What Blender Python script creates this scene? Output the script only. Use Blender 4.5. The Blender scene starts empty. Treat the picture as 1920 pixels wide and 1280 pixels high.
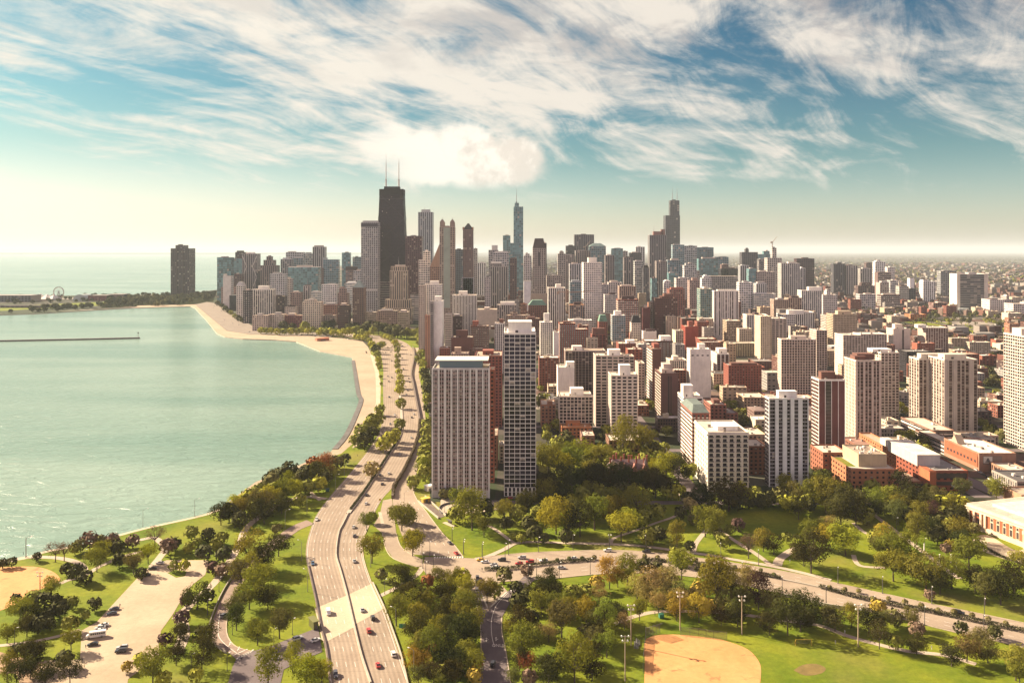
import bpy, bmesh, math, random
from mathutils import Vector, Matrix, noise as mnoise
from mathutils.geometry import tessellate_polygon

# ---------------------------------------------------------------- camera, sky, sun, exposure
S = bpy.context.scene
COL = S.collection
R = math.radians
F, HZ, H = 1550.0, 470.5, 170.0          # focal length in photo pixels, eye-level row, camera height in metres
cam = bpy.data.cameras.new('camera'); camo = bpy.data.objects.new('camera', cam); COL.objects.link(camo)
camo.location = (0, 0, H); camo.rotation_euler = (R(90), 0, 0)
cam.sensor_width = 36.0; cam.lens = 36.0 * F / 1920.0
cam.shift_y = -(640 - HZ) / 1920.0
cam.clip_start = 1.0; cam.clip_end = 250000.0
S.camera = camo
S.view_settings.view_transform = 'Standard'; S.view_settings.look = 'None'
S.view_settings.exposure = 1.68; S.view_settings.gamma = 1.0
try:
    S.cycles.use_denoising = True; S.cycles.denoiser = 'OPENIMAGEDENOISE'
    S.cycles.max_bounces = 6; S.cycles.diffuse_bounces = 2; S.cycles.glossy_bounces = 2
    S.cycles.transparent_max_bounces = 8; S.cycles.volume_bounces = 1
    S.cycles.use_fast_gi = False
    S.cycles.sample_clamp_indirect = 6.0
except Exception:
    pass
SUN_EL, SUN_AZ = R(30), R(-64)           # azimuth measured from the view direction (+Y) towards +X
sd = Vector((math.sin(SUN_AZ) * math.cos(SUN_EL), math.cos(SUN_AZ) * math.cos(SUN_EL), math.sin(SUN_EL)))
sl = bpy.data.lights.new('sun', 'SUN'); sl.energy = 4.8; sl.angle = R(0.5); sl.color = (1.0, 0.83, 0.60)
so = bpy.data.objects.new('sun', sl); COL.objects.link(so)
so.rotation_euler = sd.to_track_quat('Z', 'Y').to_euler(); so.location = (-600, 300, 600)

class NT:
    """small helper to wire shader maths"""
    def __init__(s, tree): s.t = tree; s.N = tree.nodes; s.L = tree.links
    def put(s, sock, v):
        if isinstance(v, bpy.types.NodeSocket): s.L.new(v, sock)
        elif v is not None:
            if sock.type == 'RGBA' and len(v) == 3: v = (*v, 1)
            sock.default_value = v
    def node(s, typ, ins=None, **kw):
        n = s.N.new(typ)
        for k, v in kw.items(): setattr(n, k, v)
        for k, v in (ins or {}).items(): s.put(n.inputs[k], v)
        return n
    def m(s, op, a, b=None, c=None):
        n = s.node('ShaderNodeMath', operation=op)
        s.put(n.inputs[0], a); s.put(n.inputs[1], b); s.put(n.inputs[2], c)
        return n.outputs[0]
    def mix(s, f, a, b, blend='MIX'):
        n = s.node('ShaderNodeMix', data_type='RGBA', blend_type=blend)
        s.put(n.inputs['Factor'], f); s.put(n.inputs['A'], a); s.put(n.inputs['B'], b)
        return n.outputs['Result']
    def comb(s, x, y, z=0.0):
        n = s.node('ShaderNodeCombineXYZ'); s.put(n.inputs[0], x); s.put(n.inputs[1], y); s.put(n.inputs[2], z)
        return n.outputs[0]
    def sep(s, v):
        n = s.node('ShaderNodeSeparateXYZ'); s.put(n.inputs[0], v); return n.outputs
    def noise(s, vec, scale, detail=4, rough=.55, dist=0.0, dim='3D'):
        n = s.node('ShaderNodeTexNoise', {'Scale': scale, 'Detail': detail, 'Roughness': rough, 'Distortion': dist}, noise_dimensions=dim)
        if vec is not None: s.put(n.inputs['Vector'], vec)
        return n.outputs[0]
    def white(s, vec, dim='3D'):
        n = s.node('ShaderNodeTexWhiteNoise', noise_dimensions=dim); s.put(n.inputs['Vector'], vec)
        return n.outputs['Value']
    def rng(s, v, a, b, c=0.0, d=1.0, smooth=False):
        n = s.node('ShaderNodeMapRange', interpolation_type='SMOOTHSTEP' if smooth else 'LINEAR')
        for i, x in enumerate((v, a, b, c, d)): s.put(n.inputs[i], x)
        return n.outputs[0]

def build_world():
    w = bpy.data.worlds.new('World'); S.world = w; w.use_nodes = True
    nt = NT(w.node_tree); nt.N.clear()
    sky = nt.node('ShaderNodeTexSky', sky_type='NISHITA')
    sky.sun_disc = False; sky.sun_elevation = SUN_EL; sky.sun_rotation = SUN_AZ
    sky.altitude = 170; sky.air_density = 1.0; sky.dust_density = 1.6; sky.ozone_density = 1.0
    d = nt.node('ShaderNodeTexCoord').outputs['Generated']
    x, y, z = nt.sep(d)[:3]
    el = nt.m('ARCSINE', z); az = nt.m('ARCTAN2', x, y)
    zz = nt.m('MAXIMUM', z, 0.0)
    # teal-leaning clear sky, warm towards the horizon
    warm = nt.rng(el, 0.0, 0.13, 1.0, 0.0, True)
    tint = nt.mix(warm, (0.22, 0.385, 0.365), (0.70, 0.69, 0.66))
    deep = nt.m('MULTIPLY', nt.rng(el, .08, .25, 0, 1, True), nt.rng(az, -.5, .5, .25, 1.0, True))
    tint = nt.mix(deep, tint, (.07, .235, .29))
    clear = nt.mix(1.0, sky.outputs[0], tint, 'MULTIPLY')
    # streaky high cloud on a flat layer overhead
    inv = nt.m('DIVIDE', 1.0, nt.m('ADD', zz, 0.24))
    px, py = nt.m('MULTIPLY', x, inv), nt.m('MULTIPLY', y, inv)
    P = nt.comb(px, py)
    wob = nt.node('ShaderNodeTexNoise', {'Vector': P, 'Scale': 0.55, 'Detail': 3.0, 'Roughness': .5})
    wv = nt.node('ShaderNodeVectorMath', {0: wob.outputs['Color'], 1: (-.5, -.5, -.5)}, operation='ADD').outputs[0]
    def warp(k):
        n = nt.node('ShaderNodeVectorMath', operation='MULTIPLY_ADD'); nt.put(n.inputs[0], wv); nt.put(n.inputs[1], (k, k, 0)); nt.put(n.inputs[2], P)
        return n.outputs[0]
    def mapped(v, rot, sc, loc):                  # turn first, then stretch
        t = nt.node('ShaderNodeMapping', {'Vector': v, 'Rotation': (0, 0, rot)}).outputs[0]
        return nt.node('ShaderNodeMapping', {'Vector': t, 'Scale': sc, 'Location': loc}).outputs[0]
    base = nt.noise(mapped(warp(.9), R(-50), (1.35, 2.5, 1), (3.1, 1.7, 0)), 1.0, 12, .62, .7)
    streak = nt.noise(mapped(warp(1.0), R(-58), (1.1, 8.5, 1), (7.7, 2.2, 0)), 1.0, 12, .66, .8)
    puff = nt.noise(mapped(warp(.5), R(-30), (3.6, 5.6, 1), (1.3, 9.2, 0)), 1.0, 12, .66, .6)
    mixn = nt.m('ADD', nt.m('MULTIPLY', base, .47), nt.m('ADD', nt.m('MULTIPLY', streak, .25), nt.m('MULTIPLY', puff, .28)))
    # more cover high up and in the middle, little of it low down on the right
    cover = nt.m('ADD', nt.rng(el, .075, .12, -.045, 0.0, True), nt.rng(el, .15, .27, .0, .055, True))
    cover = nt.m('ADD', cover, nt.m('SUBTRACT', .035, nt.m('MULTIPLY', nt.m('ABSOLUTE', nt.m('ADD', az, .02)), .09)))
    dens = nt.m('ADD', mixn, cover)
    cl = nt.rng(dens, .45, .605, 0, 1, True)
    cl = nt.m('MULTIPLY', cl, nt.rng(el, .055, .085, 0, 1, True))
    shade = nt.noise(mapped(warp(.7), R(-20), (2.4, 3.2, 1), (5.2, 3.9, 0)), 1.0, 8, .62, .3)
    dark = nt.m('MULTIPLY', nt.rng(shade, .46, .62, 0, 1, True), nt.m('MULTIPLY', nt.rng(el, .15, .27, 0, 1, True), nt.rng(az, -.35, .5, .25, 1.0)))
    sunward = nt.rng(az, -.75, .45, 1.0, 0.0, True)
    ccol = nt.mix(sunward, (4.0, 3.65, 3.2), (4.7, 4.3, 3.65))
    ccol = nt.mix(nt.m('MULTIPLY', dark, .9), ccol, (1.45, 1.42, 1.55))
    # a bank of piled-up cloud low over the middle of the city
    q = nt.comb(az, el)
    qn = nt.node('ShaderNodeTexNoise', {'Vector': q, 'Scale': 26.0, 'Detail': 9.0, 'Roughness': .56})
    qv = nt.node('ShaderNodeVectorMath', {0: qn.outputs['Color'], 1: (-.5, -.5, -.5)}, operation='ADD').outputs[0]
    n = nt.node('ShaderNodeVectorMath', operation='MULTIPLY_ADD'); nt.put(n.inputs[0], qv); nt.put(n.inputs[1], (.05, .042, 0)); nt.put(n.inputs[2], q)
    a2, e2, _ = nt.sep(n.outputs[0])[:3]
    tot = None
    for (ca, ce, ra, re) in ((-.148, .128, .032, .026), (-.108, .118, .03, .024), (-.055, .130, .033, .026), (-.005, .112, .042, .022), (-.06, .100, .09, .020), (-.03, .095, .055, .022)):
        dx = nt.m('DIVIDE', nt.m('SUBTRACT', a2, ca), ra); dy = nt.m('DIVIDE', nt.m('SUBTRACT', e2, ce), re)
        g = nt.m('SUBTRACT', 1.0, nt.m('SQRT', nt.m('ADD', nt.m('MULTIPLY', dx, dx), nt.m('MULTIPLY', dy, dy))))
        tot = g if tot is None else nt.m('SMOOTH_MAX', tot, g, .25)
    cum = nt.m('MULTIPLY', nt.rng(tot, -.34, .26, 0, 1, True), nt.rng(az, -.24, -.09, .15, 1.0, True))
    cum = nt.m('MULTIPLY', cum, nt.rng(el, .066, .088, 0.0, 1, True))
    sh2 = nt.m('ADD', nt.noise(q, 30.0, 6, .6), nt.rng(a2, -.1, .03, -.2, .16))
    cumc = nt.mix(nt.rng(sh2, .42, .62, 0, 1, True), (5.2, 4.75, 4.1), (4.0, 3.6, 3.1))
    # brightness around the sun side, low down
    glow = nt.m('MULTIPLY', nt.rng(az, -.85, .22, 1, 0, True), nt.rng(el, -.02, .19, 1, 0, True))
    out = nt.mix(nt.m('MULTIPLY', glow, .93), clear, (4.45, 4.05, 3.55))
    out = nt.mix(nt.m('MULTIPLY', cl, .95), out, ccol)
    out = nt.mix(nt.m('MULTIPLY', cum, .93), out, cumc)
    # unseen sky shaped as fill light: dim mauve overhead, bright pinkish low behind the view
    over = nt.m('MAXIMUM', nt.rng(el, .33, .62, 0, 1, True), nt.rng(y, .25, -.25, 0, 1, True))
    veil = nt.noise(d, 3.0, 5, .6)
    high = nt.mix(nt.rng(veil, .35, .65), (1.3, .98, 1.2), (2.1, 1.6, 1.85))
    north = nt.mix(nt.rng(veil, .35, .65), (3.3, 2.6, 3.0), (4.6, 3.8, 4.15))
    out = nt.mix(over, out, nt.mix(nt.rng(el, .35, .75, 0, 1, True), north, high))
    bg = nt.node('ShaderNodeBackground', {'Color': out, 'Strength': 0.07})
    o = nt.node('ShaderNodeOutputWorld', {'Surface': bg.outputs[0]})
build_world()

# ---------------------------------------------------------------- helpers
def G(px, py, z=0.0):
    """ground point seen at that place of the photograph"""
    Y = F * (H - z) / (py - HZ)
    return ((px - 960) * Y / F, Y)
def U(crop, zx, zy):
    x0, y0, f = crop
    return (x0 + zx / f, y0 + zy / f)
def tag(o, label=None, cat=None, group=None, kind=None):
    if label: o['label'] = label
    if cat: o['category'] = cat
    if group: o['group'] = group
    if kind: o['kind'] = kind
    return o
def link(o, parent=None):
    COL.objects.link(o)
    if parent is not None: o.parent = parent
    return o
def empty(name, loc, rz=0.0):
    o = bpy.data.objects.new(name, None); o.location = loc; o.rotation_euler = (0, 0, rz); o.empty_display_size = .5
    return link(o)

class MB:
    """collects quads and polygons into one mesh, with material slots and UVs"""
    def __init__(s): s.v = []; s.f = []; s.mi = []; s.uv = []; s.has_uv = False
    def quad(s, pts, mi=0, uv=None):
        b = len(s.v); s.v.extend(pts); s.f.append(tuple(range(b, b + len(pts)))); s.mi.append(mi)
        if uv: s.has_uv = True
        s.uv.append(uv or [(0.5, 0.5)] * len(pts))
    def box(s, x0, x1, y0, y1, z0, z1, mi=0, top=None, bottom=True):
        b = len(s.v)
        s.v.extend([(x0, y0, z0), (x1, y0, z0), (x1, y1, z0), (x0, y1, z0), (x0, y0, z1), (x1, y0, z1), (x1, y1, z1), (x0, y1, z1)])
        fs = [(0, 1, 5, 4), (1, 2, 6, 5), (2, 3, 7, 6), (3, 0, 4, 7), (4, 5, 6, 7)] + ([(3, 2, 1, 0)] if bottom else [])
        for i, f in enumerate(fs):
            s.f.append(tuple(b + k for k in f)); s.mi.append(top if (i == 4 and top is not None) else mi); s.uv.append([(0.5, 0.5)] * 4)
    def tube(s, p, q, r0, r1, n=6, mi=0, caps=True):
        p, q = Vector(p), Vector(q); d = (q - p).normalized()
        a = d.orthogonal().normalized(); c = d.cross(a); b = len(s.v)
        for k in range(n):
            t = 2 * math.pi * k / n; o = a * math.cos(t) + c * math.sin(t)
            s.v.append(tuple(p + o * r0)); s.v.append(tuple(q + o * r1))
        for k in range(n):
            i, j = b + 2 * k, b + 2 * ((k + 1) % n)
            s.f.append((i, j, j + 1, i + 1)); s.mi.append(mi); s.uv.append([(0.5, 0.5)] * 4)
        if caps:
            for o in (0, 1):
                idx = [b + 2 * k + o for k in range(n)]
                s.f.append(tuple(idx if o else idx[::-1])); s.mi.append(mi); s.uv.append([(0.5, 0.5)] * n)
    def mesh(s, name, mats):
        me = bpy.data.meshes.new(name); me.from_pydata(s.v, [], s.f)
        for m in mats: me.materials.append(m)
        if len(mats) > 1: me.polygons.foreach_set('material_index', s.mi)
        if s.has_uv:
            ul = me.uv_layers.new(name='UVMap')
            ul.data.foreach_set('uv', [c for f in s.uv for p in f for c in p])
        me.update(); return me
    def build(s, name, mats, parent=None, color=None):
        if not isinstance(mats, (list, tuple)): mats = [mats]
        o = bpy.data.objects.new(name, s.mesh(name, mats))
        if color: o.color = (*color, 1)
        return link(o, parent)

def poly_obj(name, pts, z, mat, kind='structure', thick=0.0, grid=None):
    tris = tessellate_polygon([[Vector((x, y, 0)) for x, y in pts]])
    v = [(x, y, z) for x, y in pts]; f = []
    for t in tris:
        a, b, c = (Vector(v[i]) for i in t)
        f.append(tuple(t) if (b - a).cross(c - a).z > 0 else tuple(t)[::-1])
    me = bpy.data.meshes.new(name); me.from_pydata(v, [], f); me.materials.append(mat); me.update()
    o = bpy.data.objects.new(name, me); link(o)
    if kind: o['kind'] = kind
    return o
def smooth(pts, n=4):
    """Catmull-Rom through the points"""
    out = []
    P = [pts[0]] + list(pts) + [pts[-1]]
    for i in range(1, len(P) - 2):
        p0, p1, p2, p3 = P[i - 1], P[i], P[i + 1], P[i + 2]
        for k in range(n):
            t = k / n
            out.append(tuple(.5 * ((2 * p1[j]) + (-p0[j] + p2[j]) * t + (2 * p0[j] - 5 * p1[j] + 4 * p2[j] - p3[j]) * t * t + (-p0[j] + 3 * p1[j] - 3 * p2[j] + p3[j]) * t ** 3) for j in (0, 1)))
    out.append(tuple(pts[-1])); return out
def ribbon(mb, pts, w, z, h=0.0, mi=0, side=0.0):
    """strip of width w along a ground polyline; with h it is a raised wall or kerb"""
    L, Rr = [], []
    for i, p in enumerate(pts):
        a = Vector(pts[max(i - 1, 0)]); b = Vector(pts[min(i + 1, len(pts) - 1)])
        d = (b - a).normalized(); n = Vector((-d.y, d.x)); c = Vector(p) + n * side
        L.append(c + n * w / 2); Rr.append(c - n * w / 2)
    for i in range(len(pts) - 1):
        a, b, c, d = Rr[i], Rr[i + 1], L[i + 1], L[i]
        mb.quad([(a.x, a.y, z + h), (b.x, b.y, z + h), (c.x, c.y, z + h), (d.x, d.y, z + h)], mi)
        if h:
            mb.quad([(a.x, a.y, z), (b.x, b.y, z), (b.x, b.y, z + h), (a.x, a.y, z + h)], mi)
            mb.quad([(d.x, d.y, z + h), (c.x, c.y, z + h), (c.x, c.y, z), (d.x, d.y, z)], mi)
    if h:
        for i, fl in ((0, 1), (-1, 0)):
            a, d = Rr[i], L[i]; q = [(a.x, a.y, z), (d.x, d.y, z), (d.x, d.y, z + h), (a.x, a.y, z + h)]
            mb.quad(q[::-1] if fl else q, mi)

# ---------------------------------------------------------------- materials
MATS = {}
def new_mat(name):
    m = bpy.data.materials.new(name); m.use_nodes = True
    nt = NT(m.node_tree); b = nt.N.get('Principled BSDF'); MATS[name] = m
    return m, nt, b
def plain(name, col, rough=.7, metal=0.0, spec=.4, var=0.0, vs=.3):
    m, nt, b = new_mat(name)
    c = (*col, 1)
    if var:
        g = nt.node('ShaderNodeNewGeometry').outputs['Position']
        k = nt.rng(nt.noise(g, vs, 6, .65), .3, .7, 1 - var, 1 + var)
        c = nt.mix(1.0, c, nt.comb(k, k, k), 'MULTIPLY')
    nt.put(b.inputs['Base Color'], c); b.inputs['Roughness'].default_value = rough
    b.inputs['Metallic'].default_value = metal; b.inputs['Specular IOR Level'].default_value = spec
    return m

def ground_mats():
    # lawn: mown grass with bare, dry and damp patches
    m, nt, b = new_mat('lawn')
    g = nt.node('ShaderNodeNewGeometry').outputs['Position']
    a = nt.noise(g, .035, 5, .6); c = nt.noise(g, .35, 5, .7); d = nt.noise(g, .012, 3, .5)
    col = nt.mix(nt.rng(a, .35, .68), (.095, .140, .010), (.200, .215, .018))
    col = nt.mix(nt.rng(d, .53, .70, 0, .7, True), col, (.20, .165, .05))
    k = nt.rng(c, .25, .75, .74, 1.26); col = nt.mix(1.0, col, nt.comb(k, k, k), 'MULTIPLY')
    nt.put(b.inputs['Base Color'], col); b.inputs['Roughness'].default_value = .9; b.inputs['Specular IOR Level'].default_value = .1
    # sand
    m, nt, b = new_mat('sand')
    g = nt.node('ShaderNodeNewGeometry').outputs['Position']
    a = nt.noise(g, .02, 6, .65); c = nt.noise(g, .2, 5, .6)
    col = nt.mix(nt.rng(a, .35, .65), (.32, .235, .155), (.39, .30, .205)); k = nt.rng(c, .3, .7, .9, 1.1)
    nt.put(b.inputs['Base Color'], nt.mix(1.0, col, nt.comb(k, k, k), 'MULTIPLY')); b.inputs['Roughness'].default_value = .95
    # infield clay
    m, nt, b = new_mat('infield_clay')
    g = nt.node('ShaderNodeNewGeometry').outputs['Position']
    a = nt.noise(g, .07, 6, .65, .6); c = nt.noise(g, .5, 4, .6); e = nt.noise(g, .16, 4, .6, .8)
    col = nt.mix(nt.rng(a, .35, .65), (.50, .235, .08), (.57, .295, .11))
    col = nt.mix(nt.rng(e, .58, .70, 0, .85, True), col, (.36, .145, .055))
    k = nt.rng(c, .3, .7, .92, 1.08)
    nt.put(b.inputs['Base Color'], nt.mix(1.0, col, nt.comb(k, k, k), 'MULTIPLY')); b.inputs['Roughness'].default_value = .95
    # pavements
    def paved(name, c0, c1, s1=.05, s2=.8):
        m, nt, b = new_mat(name)
        g = nt.node('ShaderNodeNewGeometry').outputs['Position']
        a = nt.noise(g, s1, 6, .65, .4); c = nt.noise(g, s2, 4, .7); e = nt.noise(g, .3, 5, .7, 1.2)
        col = nt.mix(nt.rng(a, .35, .65), c0, c1)
        k = nt.m('MULTIPLY', nt.rng(c, .3, .7, .92, 1.08), nt.rng(e, .58, .72, 1.0, .84, True))
        nt.put(b.inputs['Base Color'], nt.mix(1.0, col, nt.comb(k, k, k), 'MULTIPLY')); b.inputs['Roughness'].default_value = .85
        b.inputs['Specular IOR Level'].default_value = .25
    paved('road_concrete', (.28, .215, .16), (.36, .285, .21))
    # the drive: traffic lanes worn darker along the wheel tracks, with cross joints
    m, nt, b = new_mat('drive_concrete')
    g = nt.node('ShaderNodeNewGeometry').outputs['Position']; u, v, _ = nt.sep(nt.node('ShaderNodeUVMap', uv_map='UVMap').outputs[0])[:3]
    a = nt.noise(g, .05, 6, .65, .4); c = nt.noise(g, .8, 4, .7); e = nt.noise(g, .25, 5, .7, 1.2)
    tr = nt.m('ABSOLUTE', nt.m('SUBTRACT', nt.m('FRACT', nt.m('MULTIPLY', u, 16.0)), .5))
    wear = nt.m('MULTIPLY', nt.rng(tr, .12, .4, .86, 1.04, True), nt.rng(e, .56, .72, 1.0, .84, True))
    joint = nt.rng(nt.m('ABSOLUTE', nt.m('SUBTRACT', nt.m('FRACT', nt.m('DIVIDE', v, 9.0)), .5)), .475, .49, 1.0, .82)
    sl = nt.white(nt.comb(nt.m('FLOOR', nt.m('MULTIPLY', u, 8.0)), nt.m('FLOOR', nt.m('DIVIDE', v, 45.0)), .5))
    k = nt.m('MULTIPLY', nt.m('MULTIPLY', nt.rng(c, .3, .7, .93, 1.07), wear), nt.m('MULTIPLY', joint, nt.rng(sl, 0, 1, .93, 1.05)))
    nt.put(b.inputs['Base Color'], nt.mix(1.0, nt.mix(nt.rng(a, .35, .65), (.275, .21, .155), (.335, .265, .20)), nt.comb(k, k, k), 'MULTIPLY')); b.inputs['Roughness'].default_value = .85; b.inputs['Specular IOR Level'].default_value = .25
    paved('beach_drive', (.20, .16, .13), (.25, .205, .165))
    paved('bridge_concrete', (.44, .36, .25), (.50, .42, .30))
    paved('asphalt', (.125, .098, .10), (.17, .137, .135))
    paved('lot_paving', (.35, .265, .175), (.45, .35, .24), .03, .5)
    paved('path_paving', (.40, .32, .24), (.48, .39, .30))
    paved('promenade', (.44, .36, .25), (.53, .44, .32))
    plain('road_paint', (.68, .62, .54), .6); plain('yellow_paint', (.65, .42, .06), .6)
    plain('barrier_concrete', (.40, .35, .28), .85, var=.15)
    plain('wall_stone', (.14, .105, .085), .9, var=.3, vs=.4)
    plain('dark_rock', (.11, .10, .095), .9, var=.35, vs=.1)
    # city floor: streets, yards, lots, roofs seen from far away
    m, nt, b = new_mat('city_floor')
    g = nt.node('ShaderNodeNewGeometry').outputs['Position']
    v = nt.node('ShaderNodeTexVoronoi', {'Vector': g, 'Scale': .012}); v.distance = 'CHEBYCHEV'
    v2 = nt.node('ShaderNodeTexVoronoi', {'Vector': g, 'Scale': .0045})
    r1 = nt.sep(v.outputs['Color'])[0]; r2 = nt.sep(v2.outputs['Color'])[0]
    n1 = nt.noise(g, .02, 6, .7)
    col = nt.mix(nt.rng(n1, .4, .62), (.03, .038, .018), (.085, .07, .06))
    col = nt.mix(nt.rng(r1, .62, .66), col, (.12, .075, .06)); col = nt.mix(nt.rng(r1, .86, .88), col, (.30, .26, .22))
    col = nt.mix(nt.rng(r2, .55, .6, 0, .75), col, (.035, .05, .022))
    nt.put(b.inputs['Base Color'], col); b.inputs['Roughness'].default_value = .95; b.inputs['Specular IOR Level'].default_value = .1
    # lake
    m, nt, b = new_mat('lake_water')
    g = nt.node('ShaderNodeNewGeometry').outputs['Position']
    mp = nt.node('ShaderNodeMapping', {'Vector': g, 'Rotation': (0, 0, R(20)), 'Scale': (.6, 1.5, 1)}).outputs[0]
    w1 = nt.noise(mp, .085, 6, .62, .8); w2 = nt.noise(mp, .35, 3, .55, .3); w3 = nt.noise(g, .004, 3, .5)
    big = nt.noise(nt.node('ShaderNodeMapping', {'Vector': g, 'Scale': (.25, 1.4, 1)}).outputs[0], .0035, 4, .55)
    hgt = nt.m('ADD', nt.m('MULTIPLY', w1, 3.2), nt.m('MULTIPLY', w2, .55))
    bump = nt.node('ShaderNodeBump', {'Height': hgt, 'Strength': .68, 'Distance': 1.0})
    col = nt.mix(nt.rng(w3, .35, .65), (.185, .278, .222), (.24, .332, .272))
    col = nt.mix(nt.rng(big, .42, .62, 0, .75), col, (.115, .215, .17))
    nt.put(b.inputs['Base Color'], col); b.inputs['Roughness'].default_value = .2; b.inputs['IOR'].default_value = 1.33; b.inputs['Specular IOR Level'].default_value = .36
    nt.L.new(bump.outputs[0], b.inputs['Normal'])
ground_mats()

# ---------------------------------------------------------------- the setting: lake, land, parks, beach, roads
def structure(o): o['kind'] = 'structure'; return o
mb = MB()
for (ya, yb) in ((100, 1500), (1500, 5000), (5000, 100000)):
    for i in range(8):
        xa, xb = -60000 + i * 10000, -50000 + i * 10000
        mb.quad([(xa, ya, -1.6), (xb, ya, -1.6), (xb, yb, -1.6), (xa, yb, -1.6)])
structure(mb.build('lake_water', MATS['lake_water']))
SHORE = [(-140, 1062), (0, 1050), (44, 1045), (86, 1032), (160, 1018), (270, 989), (360, 969), (397, 959), (416, 950), (480, 903), (502, 895), (560, 872), (620, 847),
         (650, 814), (670, 772), (678, 748), (673, 740), (669, 708), (662, 677), (660, 669), (623, 662), (600, 658), (555, 640), (517, 637),
         (455, 635), (422, 631), (407, 625), (387, 600), (365, 577), (357, 574), (280, 576), (252, 577), (197, 580), (66, 588), (0, 590), (-160, 598)]
BACK = [(-160, 557), (0, 556), (200, 553), (330, 551), (405, 546), (470, 530), (560, 510), (650, 497), (760, 489)]
land = [G(*p) for p in SHORE] + [G(*p) for p in BACK] + [(16000, 14243), (16000, 150), (-200, 150), (-330, 300)]
def ground_sheet():
    from mathutils.geometry import delaunay_2d_cdt
    n = len(land); pts = [Vector(p) for p in land]
    pts += [Vector((-3000 + i * 450, 200 + j * 430)) for i in range(42) for j in range(33)]
    v, e, f = delaunay_2d_cdt(pts, [(i, (i + 1) % n) for i in range(n)], [list(range(n))], 1, 1e-4)[:3]
    F_ = []
    for t in f:
        p = [v[k] for k in t]; F_.append(tuple(t) if (p[1] - p[0]).cross(p[2] - p[0]) > 0 else tuple(t)[::-1])
    base = len(v); V = [(p.x, p.y, 0.0) for p in v]
    for x0, x1, y0, y1 in [(-1838 + i * 4460, -1838 + (i + 1) * 4460, 14243, 22000) for i in range(14)] + [(-1838 + i * 4460, -1838 + (i + 1) * 4460, 22000, 30000) for i in range(14)] + [(16000 + i * 5500, 21500 + i * 5500, 150 + j * 4698, 150 + (j + 1) * 4698) for i in range(8) for j in range(3)]:
        k = len(V); V += [(x0, y0, 0), (x1, y0, 0), (x1, y1, 0), (x0, y1, 0)]; F_.append((k, k + 1, k + 2, k + 3))
    me = bpy.data.meshes.new('ground'); me.from_pydata(V, [], F_); me.materials.append(MATS['city_floor']); me.update()
    structure(link(bpy.data.objects.new('ground', me)))
ground_sheet()
# the vertical edge of the land down to the water
mb = MB(); pts = [G(*p) for p in SHORE]
for a, b in zip(pts, pts[1:]): mb.quad([(*a, -2.2), (*b, -2.2), (*b, -.002), (*a, -.002)])
pts = [G(*p) for p in BACK]
for a, b in zip(pts, pts[1:]): mb.quad([(*a, -2.2), (*b, -2.2), (*b, -.002), (*a, -.002)])
structure(mb.build('shore_edge', MATS['barrier_concrete']))
# far shore on the horizon and the plain beyond the city
mb = MB(); random.seed(5)
xs = [-60000 + i * 900 for i in range(66)]
for a, b in zip(xs, xs[1:]):
    h1 = 60 + 40 * mnoise.noise((a * .0003, 0, 0)); h2 = 60 + 40 * mnoise.noise((b * .0003, 0, 0))
    mb.quad([(a, 42000, -1.5), (b, 42000, -1.5), (b, 42400, h2), (a, 42400, h1)]); mb.quad([(a, 42400, h1), (b, 42400, h2), (b, 60000, 40), (a, 60000, 40)])
structure(mb.build('far_shore', plain('far_land', (.05, .06, .035), 1.0, spec=0.0)))
mb = MB()
for i in range(6):
    xa, xb = -2500 + i * 10416, -2500 + (i + 1) * 10416
    mb.quad([(xa, 30000, 0), (xb, 30000, 0), (xb, 100000, 0), (xa, 100000, 0)])
structure(mb.build('far_plain', MATS['city_floor']))
# crops of the photograph used to read positions: (x0, y0, pixels per photo pixel)
CA = (0, 1000, 4.571); CB = (380, 1000, 4.571); CC = (760, 1000, 4.571); CD = (1140, 1000, 4.571); CE = (1500, 1000, 4.571)
CF = (760, 820, 4.0); CG = (1200, 860, 4.571); CH = (1560, 840, 5.333); CI = (480, 720, 4.571); CJ = (600, 560, 6.4); CK = (380, 440, 6.4); CL = (0, 440, 4.571)
def gp(crop, *pts): return [G(*U(crop, *p)) for p in pts]
def gq(*pts): return [G(*p) for p in pts]

# ---- parkland
poly_obj('lawn', gq((-160, 1075), (0, 1053), (44, 1047), (86, 1034), (160, 1020), (270, 991), (360, 971), (397, 962), (430, 946), (480, 915), (530, 889), (600, 868), (655, 832), (690, 800),
         (702, 760), (704, 720), (694, 660), (700, 640), (640, 632), (560, 627), (480, 622), (478, 612), (760, 618), (800, 640), (800, 720), (806, 800), (806, 940), (930, 946), (1010, 900), (1010, 850), (1090, 830),
         (1290, 855), (1305, 925), (1420, 930), (1590, 925), (1700, 930), (1820, 940), (1860, 960), (2100, 960)) + [(520, 120), (-240, 120)], 0.06, MATS['lawn'])
poly_obj('lawn', gq((0, 583), (110, 577), (260, 569), (220, 565), (0, 574)), 0.06, MATS['lawn'])
poly_obj('sports_field', gq((1690, 602), (1720, 598), (1790, 608), (1870, 620), (1850, 626), (1770, 621), (1735, 612)), 0.06, MATS['lawn'])
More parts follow.
